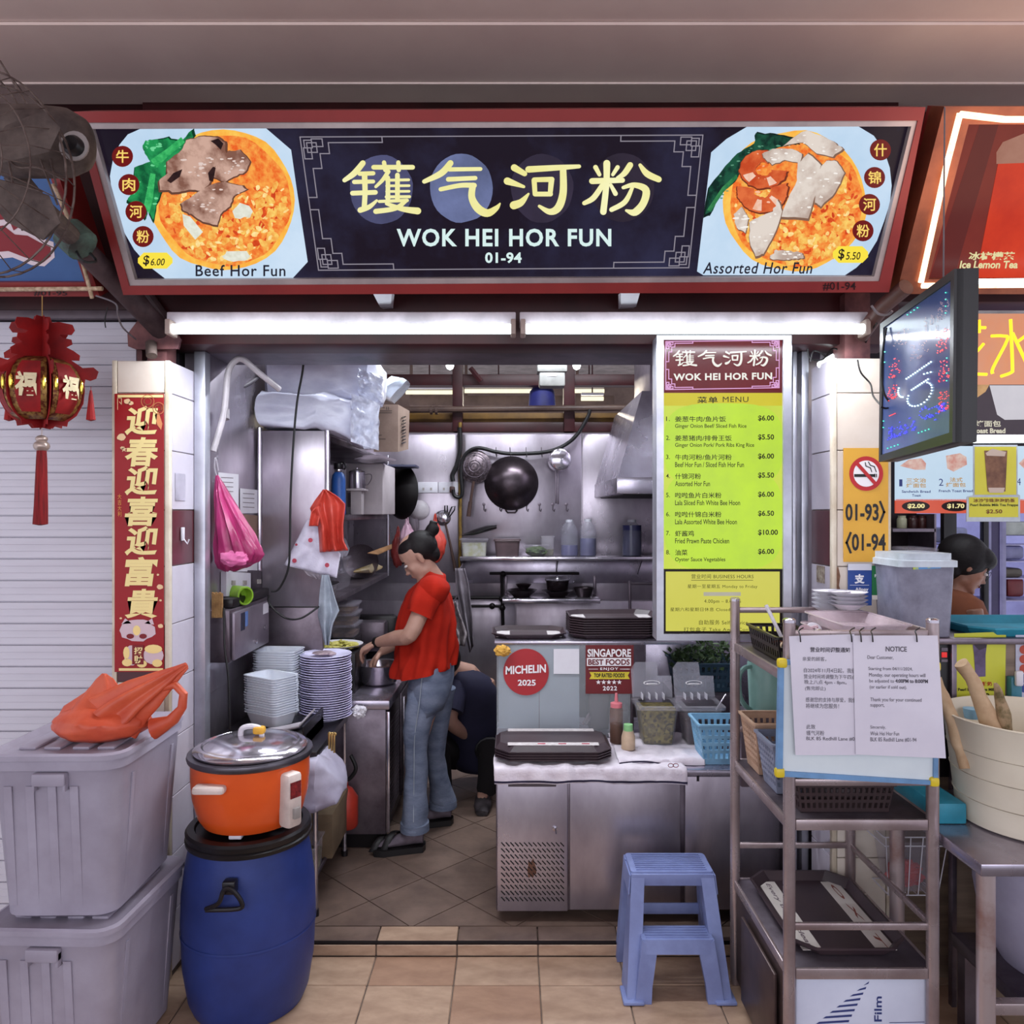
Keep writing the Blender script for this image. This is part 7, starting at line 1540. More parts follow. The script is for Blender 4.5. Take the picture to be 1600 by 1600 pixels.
b = B(); txt(b, '烤面包', nf(.002), 1524, 657, 1564, 667, .02); txt(b, 'Toast Bread', nf(.002), 1519, 669, 1571, 677, .04); print_(b, 'lettering', (226, 220, 200), np_, emit=.9)
tl = thing('tube_lamp', 'lit tube lamp above the drinks menu of the right stall', 'lamp', P(1580, 688, 2.7))
obj('tube', B().tube([P(1515, 687, 2.72), P(1760, 686, 2.72)], .012, 10), WT, tl); obj('batten', B().box(XP(1500, 2.76), XP(1760, 2.76), 2.74, 2.79, ZP(684, 2.76), ZP(680, 2.76)), WHITEP, tl)
tl = thing('tube_lamp', 'lit tube lamp below the red drinks sign', 'lamp', P(1580, 441, 2.3))
obj('tube', B().tube([P(1526, 440, 2.3), P(1760, 438, 2.3)], .008, 10), WT, tl)
mb = thing('drinks_menu', 'pale blue toast menu board with an orange price strip', 'sign', P(1560, 803, NY))
obj('sheet', B().prism([nf(.002)(*q) for q in rect(1400, 697, 1760, 782)], (0, .01, 0)), mat('menu_pale', (196, 220, 240), emit=.9, c2=(204, 226, 246)), mb, smooth=False)
obj('price_strip', B().prism([nf(.002)(*q) for q in rect(1400, 780, 1760, 802)], (0, .01, 0)), mat('strip_orange', (226, 96, 70), emit=.85, c2=(216, 88, 64)), mb, smooth=False)
for x0, t_ in ((1409, '$2.00'), (1471, '$1.70')):
    b = B(); flat(b, nf(.004), oval(x0 + 22, 791, 22, 8, 24)); print_(b, 'price_pill', (40, 20, 20), mb, emit=0)
    b = B(); txt(b, t_, nf(.005), x0 + 9, 787, x0 + 36, 795, .04); print_(b, 'lettering', (250, 236, 170), mb, emit=.9)
b = B(); txt(b, '三文治', nf(.004), 1416, 747, 1447, 754, .02); txt(b, '烤面包', nf(.004), 1416, 755, 1447, 762, .02); txt(b, '法式', nf(.004), 1484, 746, 1504, 753, .02); txt(b, '烤面包', nf(.004), 1478, 754, 1509, 761, .02); print_(b, 'lettering', (206, 160, 90), mb, emit=.8)
b = B(); txt(b, '1', nf(.004), 1405, 749, 1410, 760); txt(b, '2', nf(.004), 1467, 748, 1474, 759); txt(b, '4', nf(.004), 1589, 747, 1595, 758); txt(b, 'Sandwich Bread', nf(.004), 1409, 766, 1454, 770, .02); txt(b, 'Toast', nf(.004), 1425, 772, 1439, 776, .02); txt(b, 'French Toast Bread', nf(.004), 1467, 765, 1520, 769, .02)
print_(b, 'lettering', (60, 70, 130), mb, emit=.8)
b = B(); flat(b, nf(.004), [(1406, 728), (1420, 718), (1440, 716), (1447, 724), (1446, 734), (1430, 734)]); flat(b, nf(.004), [(1478, 712), (1500, 708), (1510, 714), (1511, 726), (1490, 737), (1480, 732)]); flat(b, nf(.004), [(1592, 724), (1600, 716), (1640, 720), (1640, 736), (1600, 732)]); print_(b, 'bread_picture', (226, 200, 190), mb, emit=.9, c2=(210, 150, 140), sc=40)
fp = thing('frappe_poster', 'yellow bubble tea poster clipped over the pale blue menu', 'poster', P(1552, 815, 2.72)); q7 = lambda d: plane_y(2.72 - d)
obj('backing', B().prism([q7(0)(*q) for q in [(1521, 695), (1590, 695), (1590, 772), (1594, 774), (1594, 815), (1510, 815), (1511, 776), (1521, 774)]], (0, .003, 0)), mat('acrylic_pale', (206, 214, 222), .3), fp, smooth=False)
b = B(); flat(b, q7(.001), rect(1523, 698, 1588, 773)); flat(b, q7(.001), rect(1514, 777, 1591, 808)); print_(b, 'yellow_sheet', (214, 206, 60), fp, emit=0, c2=(222, 214, 80), sc=4)
b = B(); flat(b, q7(.002), [(1538, 704), (1574, 704), (1571, 768), (1543, 768)]); print_(b, 'drink_picture', (150, 108, 80), fp, emit=0, c2=(96, 62, 50), sc=14)
b = B(); flat(b, q7(.0025), [(1540, 708), (1550, 701), (1572, 706), (1570, 713), (1542, 712)]); flat(b, q7(.0025), [(1544, 762), (1570, 762), (1568, 770), (1546, 770)]); print_(b, 'drink_picture', (206, 186, 170), fp, emit=0)
b = B(); txt(b, '冰沙珍珠泡泡奶茶', q7(.002), 1521, 779, 1586, 785, .02); txt(b, '$2.50', q7(.002), 1541, 796, 1566, 803, .02); print_(b, 'lettering', (120, 60, 30), fp, emit=0)
b = B(); txt(b, 'Pearl Bubble Milk Tea Frappe', q7(.002), 1516, 787, 1591, 792, .02); print_(b, 'lettering', (40, 50, 30), fp, emit=0)
# inside of the right stall
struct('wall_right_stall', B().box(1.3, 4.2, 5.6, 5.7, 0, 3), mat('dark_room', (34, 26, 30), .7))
sh2 = thing('kitchen_shelf', 'dark steel shelf with small jars in the right stall', 'shelf', P(1430, 830, 4.2))
obj('board', B().box(XP(1395, 4.2), XP(1462, 4.2), 4.2, 4.5, ZP(831, 4.2), ZP(826, 4.2)), STEELD, sh2)
obj('side', B().box(XP(1460, 4.2), XP(1463, 4.2), 4.2, 4.5, 0, ZP(803, 4.2)), STEELD, sh2)
obj('back', B().box(XP(1395, 4.2), XP(1462, 4.2), 4.48, 4.5, ZP(960, 4.2), ZP(803, 4.2)), mat('dark_steel'), sh2)
for x, c_, lab, hh in ((1409, (180, 180, 150), 'pale green jar at the left of the dark shelf', 808), (1426, (60, 30, 30), 'dark red jar second on the dark shelf', 806), (1440, (64, 30, 28), 'dark red jar third on the dark shelf', 806), (1454, (190, 160, 160), 'small jar with a white label at the right of the dark shelf', 808)):
    c = V((XP(x, 4.3), 4.3, ZP(826, 4.2) + .0005)); tag(obj('jar', B().lathe([(.024, 0), (.026, .004), (.026, .05), (.02, .06), (.021, .07), (0, .07)], c, 16), mat('jar_%d' % x, c_, .3)), lab, 'jar')
fg = thing('glass_door_fridge', 'tall glass door drinks fridge glowing pale violet in the right stall', 'fridge', P(1545, 960, 4.4))
GLOW = mat('fridge_back_glow', (164, 166, 232), emit=.75, c2=(120, 118, 176), sc=2.2)  # back panel emits by itself, standing in for the fridge's inner lamp
fy = 4.4
obj('glowing_back', B().box(XP(1484, fy), XP(1720, fy), fy + .35, fy + .36, .3, ZP(700, fy)), GLOW, fg)
for x, w_2, m in ((1538, 4, BLACKP), (1544, 2, mat('fridge_edge', (170, 166, 220), emit=.5)), (1566, 3, mat('fridge_edge')), (1482, 10, BLACKP)):
    obj('door_frame', B().box(XP(x - w_2, fy), XP(x + w_2, fy), fy - .02, fy + .02, .3, ZP(700, fy), .003), m, fg)
obj('door_panel', B().box(XP(1547, fy), XP(1562, fy), fy, fy + .02, .3, ZP(700, fy)), mat('violet_dark', (60, 50, 90), .2), fg)
for y in (852, 878, 905, 940): obj('shelf_wire', B().box(XP(1488, fy), XP(1720, fy), fy + .05, fy + .3, ZP(y, fy) - .004, ZP(y, fy)), mat('pale_wire', (190, 186, 220), .4), fg)
for x0, y0, x1, y1, c_, lab in ((1490, 825, 1530, 850, (190, 196, 240), 'white tub on the upper fridge shelf left of the door frame'), (1498, 915, 1532, 930, (180, 184, 190), 'clear tub on the lower fridge shelf behind the woman in brown'), (1585, 854, 1620, 876, (150, 150, 190), 'pale tub on the fridge shelf at the right edge'), (1574, 890, 1618, 905, (100, 92, 80), 'olive bag in the fridge at the right edge'), (1574, 910, 1592, 935, (176, 110, 150), 'pink package in the fridge at the right edge'), (1592, 906, 1620, 936, (120, 40, 44), 'dark red package in the fridge at the right edge'), (1586, 815, 1630, 838, (190, 196, 190), 'light green-white jug high in the fridge')):
    tag(obj('fridge_item', B().box(XP(x0, fy), XP(x1, fy), fy + .1, fy + .25, ZP(y1, fy), ZP(y0, fy), .02), mat('item_%d' % x0, c_, .4)), lab, 'package')
# counter of the right stall with posters
CY = 2.46
cn = thing('drinks_counter', 'grained brown counter of the right stall behind the bucket', 'counter', (1.9, CY + .2, 0))
obj('front', B().box(XP(1488, CY), 3.2, CY, CY + .02, .02, 1.18, .003).box(1.296, 1.75, 2.64, 2.66, 0, 1.179), mat('worn_wood_laminate', (134, 116, 100), .5, c2=(104, 88, 76), sc=4, st=(.5, 1, 7)), cn)
obj('top', B().box(XP(1395, CY), 3.2, CY - .03, 2.612, 1.18, 1.20, .004).box(1.32, 3.2, 2.60, 2.78, 1.18, 1.20), STEELD, cn)
obj('side_post', B().box(XP(1484, CY), XP(1492, CY), CY - .012, CY + .01, .02, 1.18, .002), STEELD, cn)
sw = thing('switch_box', 'black electrical box with a red rocker switch left of the yellow poster', 'switch', P(1478, 1130, CY))
obj('case', B().box(XP(1464, CY), XP(1484, CY), CY, CY + .1, .75, 1.178, .003), BLACKP, sw)
obj('rocker', B().box(XP(1471, CY), XP(1479, CY), CY - .004, CY, ZP(1027, CY), ZP(1019, CY), .001), mat('red_glow', (240, 50, 50), emit=.8, c2=(240, 50, 50)), sw)
obj('plate', B().box(XP(1470, CY), XP(1480, CY), CY - .003, CY, ZP(1017, CY), ZP(1012, CY)).box(XP(1470, CY), XP(1480, CY), CY - .003, CY, ZP(1034, CY), ZP(1030, CY)), STEELD, sw)
pf = lambda d: plane_y(CY - .004 - d)
yp = thing('yoghurt_poster', 'yellow-green poster with a purple cup on the counter of the right stall', 'poster', P(1532, 1101, CY))
obj('sheet', B().prism([pf(0)(*q) for q in [(1491, 990), (1572, 987), (1570, 1102), (1490, 1100)]], (0, .0015, 0)), mat('poster_lime', (204, 206, 56), .4, c2=(196, 198, 60), sc=4), yp, smooth=False)
b = B(); flat(b, pf(.001), [(1519, 1000), (1543, 1000), (1540, 1024), (1540, 1057), (1524, 1058), (1522, 1024)]); print_(b, 'cup_picture', (112, 96, 136), yp, emit=0, c2=(72, 56, 80), sc=14)
b = B(); flat(b, pf(.002), [(1518, 1000), (1526, 997), (1544, 998), (1541, 1012), (1530, 1016), (1522, 1008)]); print_(b, 'cup_picture', (58, 46, 56), yp, emit=0)
b = B(); txt(b, '酸奶', pf(.001), 1535, 1065, 1550, 1072, .03); print_(b, 'lettering', (170, 60, 30), yp, emit=0)
b = B(); txt(b, 'Pearl Bubble Soya Milk', pf(.001), 1497, 1075, 1556, 1081, .035); txt(b, '$2.50', pf(.001), 1518, 1083, 1546, 1092, .03); print_(b, 'lettering', (50, 40, 20), yp, emit=0)
cp_ = thing('topping_poster', 'white poster with a column of red and blue discs at the right edge', 'poster', P(1620, 1103, CY))
obj('sheet', B().prism([pf(0)(*q) for q in rect(1587, 990, 1700, 1103)], (0, .0015, 0)), mat('poster_lilac_white', (206, 206, 226), .4), cp_, smooth=False)
for i in range(5):
    b = B(); flat(b, pf(.001), oval(1600, 1015 + i * 15, 7, 7, 20)); print_(b, 'disc', (176, 70, 50) if i < 3 else (50, 70, 140), cp_, emit=0)
b = B(); txt(b, 'It', pf(.001), 1594, 996, 1599, 1003, .02); print_(b, 'lettering', (50, 60, 110), cp_, emit=0)
tag(obj('tissue_holder', B().box(XP(1571, CY), XP(1588, CY), CY - .03, CY - .002, ZP(1108, CY), ZP(1055, CY), .004), mat('teal_plastic', (60, 130, 150), .4)), 'teal plastic holder between the two posters', 'holder')
tag(obj('remote', B().box(XP(1574, CY), XP(1586, CY), CY - .045, CY - .031, ZP(1068, CY), ZP(1044, CY), .006), WHITEP), 'white rounded remote stuck beside the white poster', 'remote')
dt_ = thing('teal_tray', 'teal plastic tray on the counter of the right stall', 'tray', P(1560, 984, 2.6))
obj('base', tray_mesh(.30, .16, .03), mat('bright_teal', (50, 150, 176), .4), dt_, local=True); dt_.location = (XP(1483, 2.6) + .30, 2.60, 1.201)
tray_ = None
dsp = thing('water_dispenser', 'clear plastic drink dispenser with a white lid right of the pillar', 'dispenser', P(1444, 998, 2.5))
X0, X1 = XP(1403, 2.46), XP(1489, 2.46)
obj('tank', B().rings([rr_ring(X0 + .012, X1 - .008, 2.45, 2.66, 1.201, .02), rr_ring(X0, X1, 2.44, 2.67, 1.425, .02)]), mat('frosted_tank', (136, 136, 154), .25, 0, c2=(112, 110, 128), sc=14, bump=.25, bs=60), dsp)
obj('lid', B().rings([rr_ring(X0 - .008, X1 + .006, 2.43, 2.68, z, .02) for z in (1.425, 1.445)] + [rr_ring(X0 + .0, X1 - .004, 2.44, 2.67, z, .03) for z in (1.448, 1.468)]), mat('lid_white', (206, 216, 226), .35), dsp)
obj('lemon_label', B().prism([P(x, y, 2.436) for x, y in ((1427, 877), (1472, 877), (1470, 888), (1427, 890))], (0, .002, 0)), mat('lemon_label', (90, 150, 206), .4, c2=(190, 206, 90), sc=12, lo=.48, hi=.52), dsp)
tag(obj('clear_box', B().box(XP(1405, 2.6), XP(1442, 2.6), 2.5, 2.66, 1.47, ZP(854, 2.6), .006), GLS), 'clear plastic box on top of the drink dispenser', 'box')
# ================================================================ STEEL TABLE, BUCKET AND STALKS (right front)
st = thing('steel_table', 'stainless steel table at the right edge carrying the cream bucket', 'table', (1.6, 2.1, 0))
TZ = .72
obj('top', B().box(1.172, 2.6, 1.918, 2.44, TZ - .032, TZ, .004), STEEL, st)
for x, y in ((1.203, 1.95), (1.203, 2.40), (2.5, 1.95)): obj('leg', B().tube([(x, y, 0), (x, y, TZ - .03)], .022, 14), mat('rusty_leg_steel', (190, 174, 174), .35, .6, c2=(132, 76, 54), sc=5, lo=.55, hi=.8), st)
obj('low_rail', B().box(1.203, 2.5, 1.935, 1.965, .33, .36, .003), RACKM, st)
tubm = mat('milky_tub', (172, 168, 190), .35, 0, c2=(148, 144, 166), sc=4)
bt2 = thing('storage_tub', 'big milky plastic tub under the steel table', 'tub', (1.62, 2.13, 0))
obj('body', B().lathe([(.17, 0), (.215, .08), (.235, .2), (.24, .34), (.245, .345), (.235, .345), (.0, .33)], (1.60, 2.215, .30), 48), tubm, bt2)
obj('trolley', B().box(1.36, 1.9, 1.99, 2.38, .26, .299, .004).box(1.38, 1.42, 2.0, 2.04, 0, .26).box(1.84, 1.88, 2.0, 2.04, 0, .26).box(1.38, 1.42, 2.34, 2.38, 0, .26).box(1.84, 1.88, 2.34, 2.38, 0, .26), STEELD, bt2)
tag(obj('castor', B().lathe([(.05, -.02), (.055, 0), (.05, .02)], (1.30, 2.15, .056), 20, 'X'), BLACKP), 'black castor wheel in the gloom under the steel table', 'wheel')
bu = thing('bucket', 'large cream plastic bucket with wooden stalks on the steel table', 'bucket', (1.485, 2.18, TZ))
bcx, bcy = 1.49, 2.185
CRM = mat('cream_bucket', (228, 220, 200), .4, 0, c2=(216, 206, 186), sc=3)
obj('body', B().lathe([(.185, 0), (.197, .006), (.205, .07), (.2055, .072), (.213, .14), (.2135, .142), (.2205, .205), (.221, .207), (.232, .292), (.238, .30), (.232, .302), (.226, .29), (.20, .02), (.0, .015)], (bcx, bcy, TZ + .001), 56), CRM, bu)
for k, z in enumerate((.075, .145, .21)): obj('groove', B().lathe([(.2052 + .0008 * k + (z - .07) * .1, z - .0015), (.2075 + (z - .07) * .112, z), (.2052 + .0008 * k + (z - .07) * .1, z + .0015)], (bcx, bcy, TZ + .001), 56, cap=False), mat('bucket_line', (180, 170, 150), .5), bu)
WD = mat('peeled_wood', (204, 176, 142), .6, 0, c2=(170, 138, 104), sc=10, bump=.4, bs=30)
WD2 = mat('rough_wood', (160, 136, 106), .7, 0, c2=(96, 84, 50), sc=22, bump=.8, bs=26, lo=.45, hi=.6)
def stalk(label, pts, rr, m):
    Pp = [V(p) for p in pts]; b = B(); b.tube(Pp, rr, 14, smooth=5)
    for v in b.bm.verts: v.co += V((noise.noise(v.co * 22), noise.noise(v.co * 22 + V((3, 0, 0))), noise.noise(v.co * 22 + V((0, 5, 0))))) * .006
    t_ = tag(obj('wooden_stalk', b, m), label, 'stalk'); return t_
stalk('thick peeled wooden stalk leaning left out of the cream bucket', [P(1502, 1036, 2.17), P(1515, 1055, 2.17), P(1535, 1100, 2.16), P(1560, 1170, 2.14), P(1585, 1240, 2.12)], [.018, .020, .022, .026, .028], WD)
stalk('rough knotty wooden stalk standing right of the peeled one', [P(1556, 1066, 2.16), P(1560, 1085, 2.16), P(1567, 1115, 2.15), P(1576, 1175, 2.13), P(1590, 1240, 2.11)], [.004, .012, .019, .018, .017], WD2)
stalk('short wooden stalk half hidden behind the notice sheet', [P(1462, 1060, 2.24), P(1476, 1096, 2.22), P(1490, 1130, 2.20), P(1510, 1200, 2.16)], [.016, .018, .02, .02], WD)
tag(obj('teal_box', B().box(1.19, 1.28, 2.16, 2.42, TZ + .001, TZ + .06, .006), mat('bright_teal')), 'teal plastic box on the steel table left of the bucket', 'box')
tag(obj('blue_cup', B().lathe([(.02, 0), (.024, .03), (.0, .03)], P(1518, 1122, 2.36), 16), mat('light_blue_plastic')), 'light blue cap seen above the bucket rim', 'cap')
wb_ = thing('wire_basket', 'white wire basket with a red bag hanging beside the rack', 'basket', (1.31, 2.52, .34))
b = B()
for z, k in ((.56, 0), (.53, .004), (.36, .03)):
    x0, x1, y0, y1 = 1.19 + k, 1.40 - k, 2.455 + k, 2.60
    b.tube([(x0, y0, z), (x1, y0, z), (x1, y1, z), (x0, y1, z), (x0, y0, z)], .0022, 5)
for i in range(6):
    x = 1.195 + i * .04; b.tube([(x, 2.455, .56), (x + (1.31 - x) * .2, 2.485, .36), (x + (1.31 - x) * .2, 2.57, .36)], .0018, 5)
obj('wires', b, WHITEP, wb_)
obj('liner', B().rings([rr_ring(1.23, 1.37, 2.49, 2.57, .37, .02), rr_ring(1.205, 1.39, 2.465, 2.58, .54, .02)], cap1=False), CLR, wb_)
tag(obj('red_bag', bagmesh((1.29, 2.525, .415), .055, .03, .04, 8, .3), mat('bright_red_plastic', (196, 50, 36), .35, bump=.5, bs=20)), 'crumpled red plastic bag in the white wire basket', 'bag')
# ================================================================ PEOPLE
SKIN = mat('skin', (172, 134, 118), .5, 0, c2=(158, 118, 102), sc=8)
HAIR = mat('black_hair', (14, 10, 11), .55, 0, c2=(24, 18, 20), sc=20, st=(1, 1, 6), bump=.3, bs=60, spec=.25)
def frame(pos, fwd, up):
    f = V(fwd).normalized(); u = V(up); u = (u - f * u.dot(f)).normalized(); r = u.cross(f)
    m = Matrix(((f.x, r.x, u.x, pos[0]), (f.y, r.y, u.y, pos[1]), (f.z, r.z, u.z, pos[2]), (0, 0, 0, 1)))
    return m
def head_shapes(b, M, s=1.0):
    R3 = M.to_3x3().to_4x4()
    def e(c, r, sc=(1, 1, 1), n=20): b.ball(M @ (V(c) * s), r * s, n, sc, R3)
    e((-.008, 0, .03), .088, (1.06, .86, 1.0)); e((.032, 0, -.028), .06, (.92, .95, 1.32)); e((.046, 0, -.082), .034, (1, 1.1, .9)); e((.015, 0, -.07), .045, (1, 1.12, .8))
    e((.066, 0, .018), .03, (.55, 1.6, .5)); e((.086, 0, -.018), .012, (1.0, .8, 2.0)); e((.097, 0, -.034), .012, (1, 1.05, .75)); e((.09, .009, -.037), .008); e((.09, -.009, -.037), .008)
    e((.083, 0, -.058), .011, (.7, 1.8, .45)); e((.081, 0, -.067), .011, (.75, 1.6, .5)); e((.076, 0, -.098), .015, (.8, 1.1, .8))
    for q in (1, -1):
        e((.055, q * .036, -.03), .026, (.8, .7, .8)); e((-.004, q * .076, -.014), .022, (.7, .32, 1.35)); e((-.008, q * .082, -.006), .016, (.6, .4, 1.1))
def eyes(M, parent, s=1.0):
    R3 = M.to_3x3().to_4x4()
    for q in (1, -1):
        e_ = obj('eye', B().ball(M @ (V((.079, q * .028, -.002)) * s), .0115 * s, 12, (1, 1.1, .6), R3), mat('eye_white', (214, 206, 204), .2), parent)
        obj('pupil', B().ball(M @ (V((.0885, q * .028, -.004)) * s), .0048 * s, 8, (.6, 1, 1), R3), BLACKP, e_)
        obj('brow', B().tube([M @ (V((.084, q * .014, .018)) * s), M @ (V((.084, q * .030, .023)) * s), M @ (V((.074, q * .044, .018)) * s)], .003 * s, 6), HAIR, parent)
    obj('lips', B().ball(M @ (V((.0905, 0, -.062)) * s), .008 * s, 10, (.5, 2.2, .6), R3), mat('lip', (150, 84, 78), .4), parent)
def hand(b, wrist, dirv, palmn, s=1.0, curl=.5, side=1):
    d = V(dirv).normalized(); n_ = V(palmn).normalized(); n_ = (n_ - d * n_.dot(d)).normalized(); w_ = d.cross(n_) * side
    wrist = V(wrist)
    b.loft([(wrist, w_ * .022 * s, n_ * .016 * s), (wrist + d * .02 * s, w_ * .03 * s, n_ * .015 * s), (wrist + d * .055 * s, w_ * .038 * s, n_ * .014 * s), (wrist + d * .082 * s, w_ * .037 * s, n_ * .011 * s), (wrist + d * .088 * s, w_ * .030 * s, n_ * .008 * s)], 14)
    for i, (o_, L_) in enumerate(((-.029, .066), (-.010, .074), (.010, .070), (.028, .055))):
        p = wrist + d * .078 * s + w_ * o_ * s; pts = [p]; dd = d.copy(); ang = (.35 + curl * .55) * (1 + .12 * i)
        for k, f_ in enumerate((.42, .32, .26)):
            dd = (dd * math.cos(ang) + n_ * math.sin(ang) * 1.0).normalized(); p = p + dd * L_ * f_ * s; pts.append(p)
        b.tube(pts, [.0092 * s, .0086 * s, .0078 * s, .0066 * s], 8)
        b.ball(pts[-1], .0066 * s, 8)
    p0 = wrist + d * .018 * s - w_ * .022 * s
    pts = [p0, p0 + (d * .7 - w_ * .8).normalized() * .032 * s + n_ * .006 * s, p0 + (d * .9 - w_ * .5).normalized() * .058 * s + n_ * .018 * s, p0 + (d - w_ * .2).normalized() * .078 * s + n_ * .03 * s]
    b.tube(pts, [.014 * s, .0115 * s, .010 * s, .008 * s], 8); b.ball(pts[-1], .008 * s, 8)
def crumple(b, amp, f=9, seed=0):
    for v in b.bm.verts:
        q = v.co * f + V((seed, seed * .7, 0)); v.co += V((noise.noise(q), noise.noise(q + V((7, 0, 0))), .4 * noise.noise(q + V((0, 9, 0))))) * amp
# ---- woman in red
wo = thing('person', 'woman in an orange-red blouse and flared jeans bending over the steel basin', 'person', (P(672, 1300, 3.65).x, 3.65, .05))
hp = P(655, 869, 3.62); tl_ = math.radians(38)
HM = frame(hp, (-math.cos(tl_), -.06, -math.sin(tl_)), (-math.sin(tl_), 0, math.cos(tl_)))
b = B(); head_shapes(b, HM, .96)
nk0 = hp + V((.03, 0, -.045)); nk1 = P(681, 905, 3.64)
b.tube([hp + V((.015, 0, -.02)), nk0, nk1, P(682, 925, 3.65)], [.05, .044, .044, .05], 16)
b.loft([(P(681, 912, 3.64), (.04, 0, 0), (0, .06, 0)), (P(676, 935, 3.64), (.065, 0, 0), (0, .12, 0)), (P(672, 990, 3.65), (.08, 0, 0), (0, .11, 0)), (P(674, 1040, 3.66), (.08, 0, 0), (0, .12, 0)), (P(676, 1075, 3.66), (.07, 0, 0), (0, .12, 0))], 20)
# arms
def arm(sh, el, wr, rr):
    b.tube([V(sh), (V(sh) + V(el)) / 2, V(el), (V(el) * .6 + V(wr) * .4), V(wr)], rr, 14, smooth=3)
shn, eln, wrn = P(674, 922, 3.50), P(640, 992, 3.46), P(589, 1004, 3.60)
arm(shn, eln, wrn, [.034, .040, .038, .036, .022])
shf, elf, wrf = P(674, 925, 3.80), P(636, 995, 3.84), P(596, 1018, 3.84)
arm(shf, elf, wrf, [.034, .040, .038, .034, .022])
hand(b, wrn, (-.85, .2, -.42), (.25, .15, -.95), .98, .5, 1)
hand(b, wrf, (-.62, -.1, -.75), (.6, 0, -.7), .98, .55, -1)
# legs and feet
an, af = P(645, 1305, 3.53), P(690, 1266, 3.83)
b.tube([P(674, 1075, 3.60), P(652, 1170, 3.57), an], [.06, .036, .03], 14)
b.tube([P(684, 1075, 3.73), P(682, 1165, 3.78), af], [.055, .032, .03], 14)
for c, dx in ((an, -1), (af, -1)):
    z0 = .078
    b.loft([((c.x + .045, c.y, z0 + .03), (0, .024, 0), (0, 0, .024)), ((c.x + .01, c.y, z0 + .04), (0, .032, 0), (0, 0, .036)), ((c.x - .05, c.y - .01, z0 + .022), (0, .036, 0), (0, 0, .024)), ((c.x - .10, c.y - .02, z0 + .014), (0, .044, 0), (0, 0, .015)), ((c.x - .145, c.y - .026, z0 + .010), (0, .036, 0), (0, 0, .010)), ((c.x - .155, c.y - .026, z0 + .010), (0, .02, 0), (0, 0, .006))], 16)
    b.tube([V((c.x, c.y, z0 + .03)), c + V((0, 0, .03))], .034, 12)
obj('body', remeshed(b, 'body', .0052, 3), SKIN, wo)
eyes(HM, wo, .96)
# socks over the feet
SOCK = mat('grey_sock', (112, 100, 110), .9, c2=(92, 82, 92), sc=20)
SOLE = mat('black_sandal', (22, 18, 20), .5)
for c, nm in ((an, 'near'), (af, 'far')):
    z0 = .078; q = B(); q.loft([((c.x + .048, c.y, z0 + .03), (0, .027, 0), (0, 0, .027)), ((c.x + .01, c.y, z0 + .04), (0, .036, 0), (0, 0, .040)), ((c.x - .05, c.y - .01, z0 + .023), (0, .040, 0), (0, 0, .027)), ((c.x - .10, c.y - .02, z0 + .016), (0, .048, 0), (0, 0, .018)), ((c.x - .15, c.y - .026, z0 + .011), (0, .036, 0), (0, 0, .012)), ((c.x - .162, c.y - .026, z0 + .010), (0, .02, 0), (0, 0, .007))], 18)
    q.tube([V((c.x + .005, c.y, z0 + .03)), c + V((0, 0, .06))], [.038, .038], 14); obj('sock', q, SOCK, wo)
    q = B(); pts = [(.06, 0), (.055, .032), (.0, .040), (-.06, .045), (-.12, .052), (-.16, .040), (-.178, .0), (-.165, -.045), (-.12, -.058), (-.05, -.046), (.0, -.040), (.05, -.034)]
    q.rings([[V((c.x + x, c.y - .012 + y * 1.05 + x * .14, z)) for x, y in pts] for z in (.051, .078)]); so_ = obj('sandal', q, SOLE, wo)
    q = B()
    for x0 in (-.045, -.095):
        q.loft([((c.x + x0 - k * .008 * 1, c.y + .055 * math.cos(a) - .015, z0 - .01 + .068 * math.sin(a) * (1 if x0 > -.06 else .75)), (.016, 0, 0), (0, .003 * math.cos(a), .003 * math.sin(a) + .001)) for k, a in enumerate([i * PI / 10 for i in range(11)])], 8)
    obj('strap', q, SOLE, so_)
    q = B(); q.loft([((c.x + .03, c.y + .042 * math.cos(a), z0 + .012 + .02 * math.sin(a) * 0 + .01), (.012, 0, .0), (0, .003, .014)) for a in (0, PI)], 8)
# jeans
DEN = mat('faded_denim', (116, 124, 144), .85, 0, c2=(86, 96, 118), sc=9, bump=.6, bs=40, st=(1, 1, 2.2), lo=.35, hi=.65)
q = B()
def S(px, py, Y, w_, d_, tz=0): return (P(px, py, Y), (w_, 0, tz), (0, d_, 0))
q.loft([S(674, 1036, 3.66, .105, .15, .01), S(674, 1060, 3.66, .108, .165, .01), S(672, 1090, 3.66, .100, .165, .02), S(668, 1110, 3.66, .075, .15, .02)], 26)
q.loft([S(668, 1075, 3.60, .092, .085), S(657, 1110, 3.58, .078, .08), S(651, 1140, 3.57, .062, .068), S(650, 1175, 3.57, .053, .058), S(650, 1205, 3.56, .048, .052), S(648, 1240, 3.54, .052, .058), S(648, 1270, 3.53, .058, .066), S(648, 1292, 3.53, .064, .07)], 22)
q.loft([S(684, 1075, 3.74, .085, .085), S(685, 1110, 3.76, .062, .075), S(681, 1150, 3.78, .05, .065), S(681, 1180, 3.79, .045, .055), S(684, 1210, 3.80, .048, .055), S(690, 1235, 3.82, .056, .062), S(692, 1257, 3.83, .066, .068)], 22)
bmesh.ops.subdivide_edges(q.bm, edges=q.bm.edges[:], cuts=1, use_grid_fill=True); crumple(q, .010, 14, 2)
for v in q.bm.verts:
    z = v.co.z; kn = math.exp(-((z - .62) / .12) ** 2) + .8 * math.exp(-((z - .17) / .07) ** 2) + .6 * math.exp(-((z - .95) / .07) ** 2) + .25
    v.co.x += .009 * kn * noise.noise(V((v.co.x * 9, v.co.y * 9, z * 34))); v.co.y += .007 * kn * noise.noise(V((v.co.x * 9 + 5, v.co.y * 9, z * 34 + v.co.x * 20)))
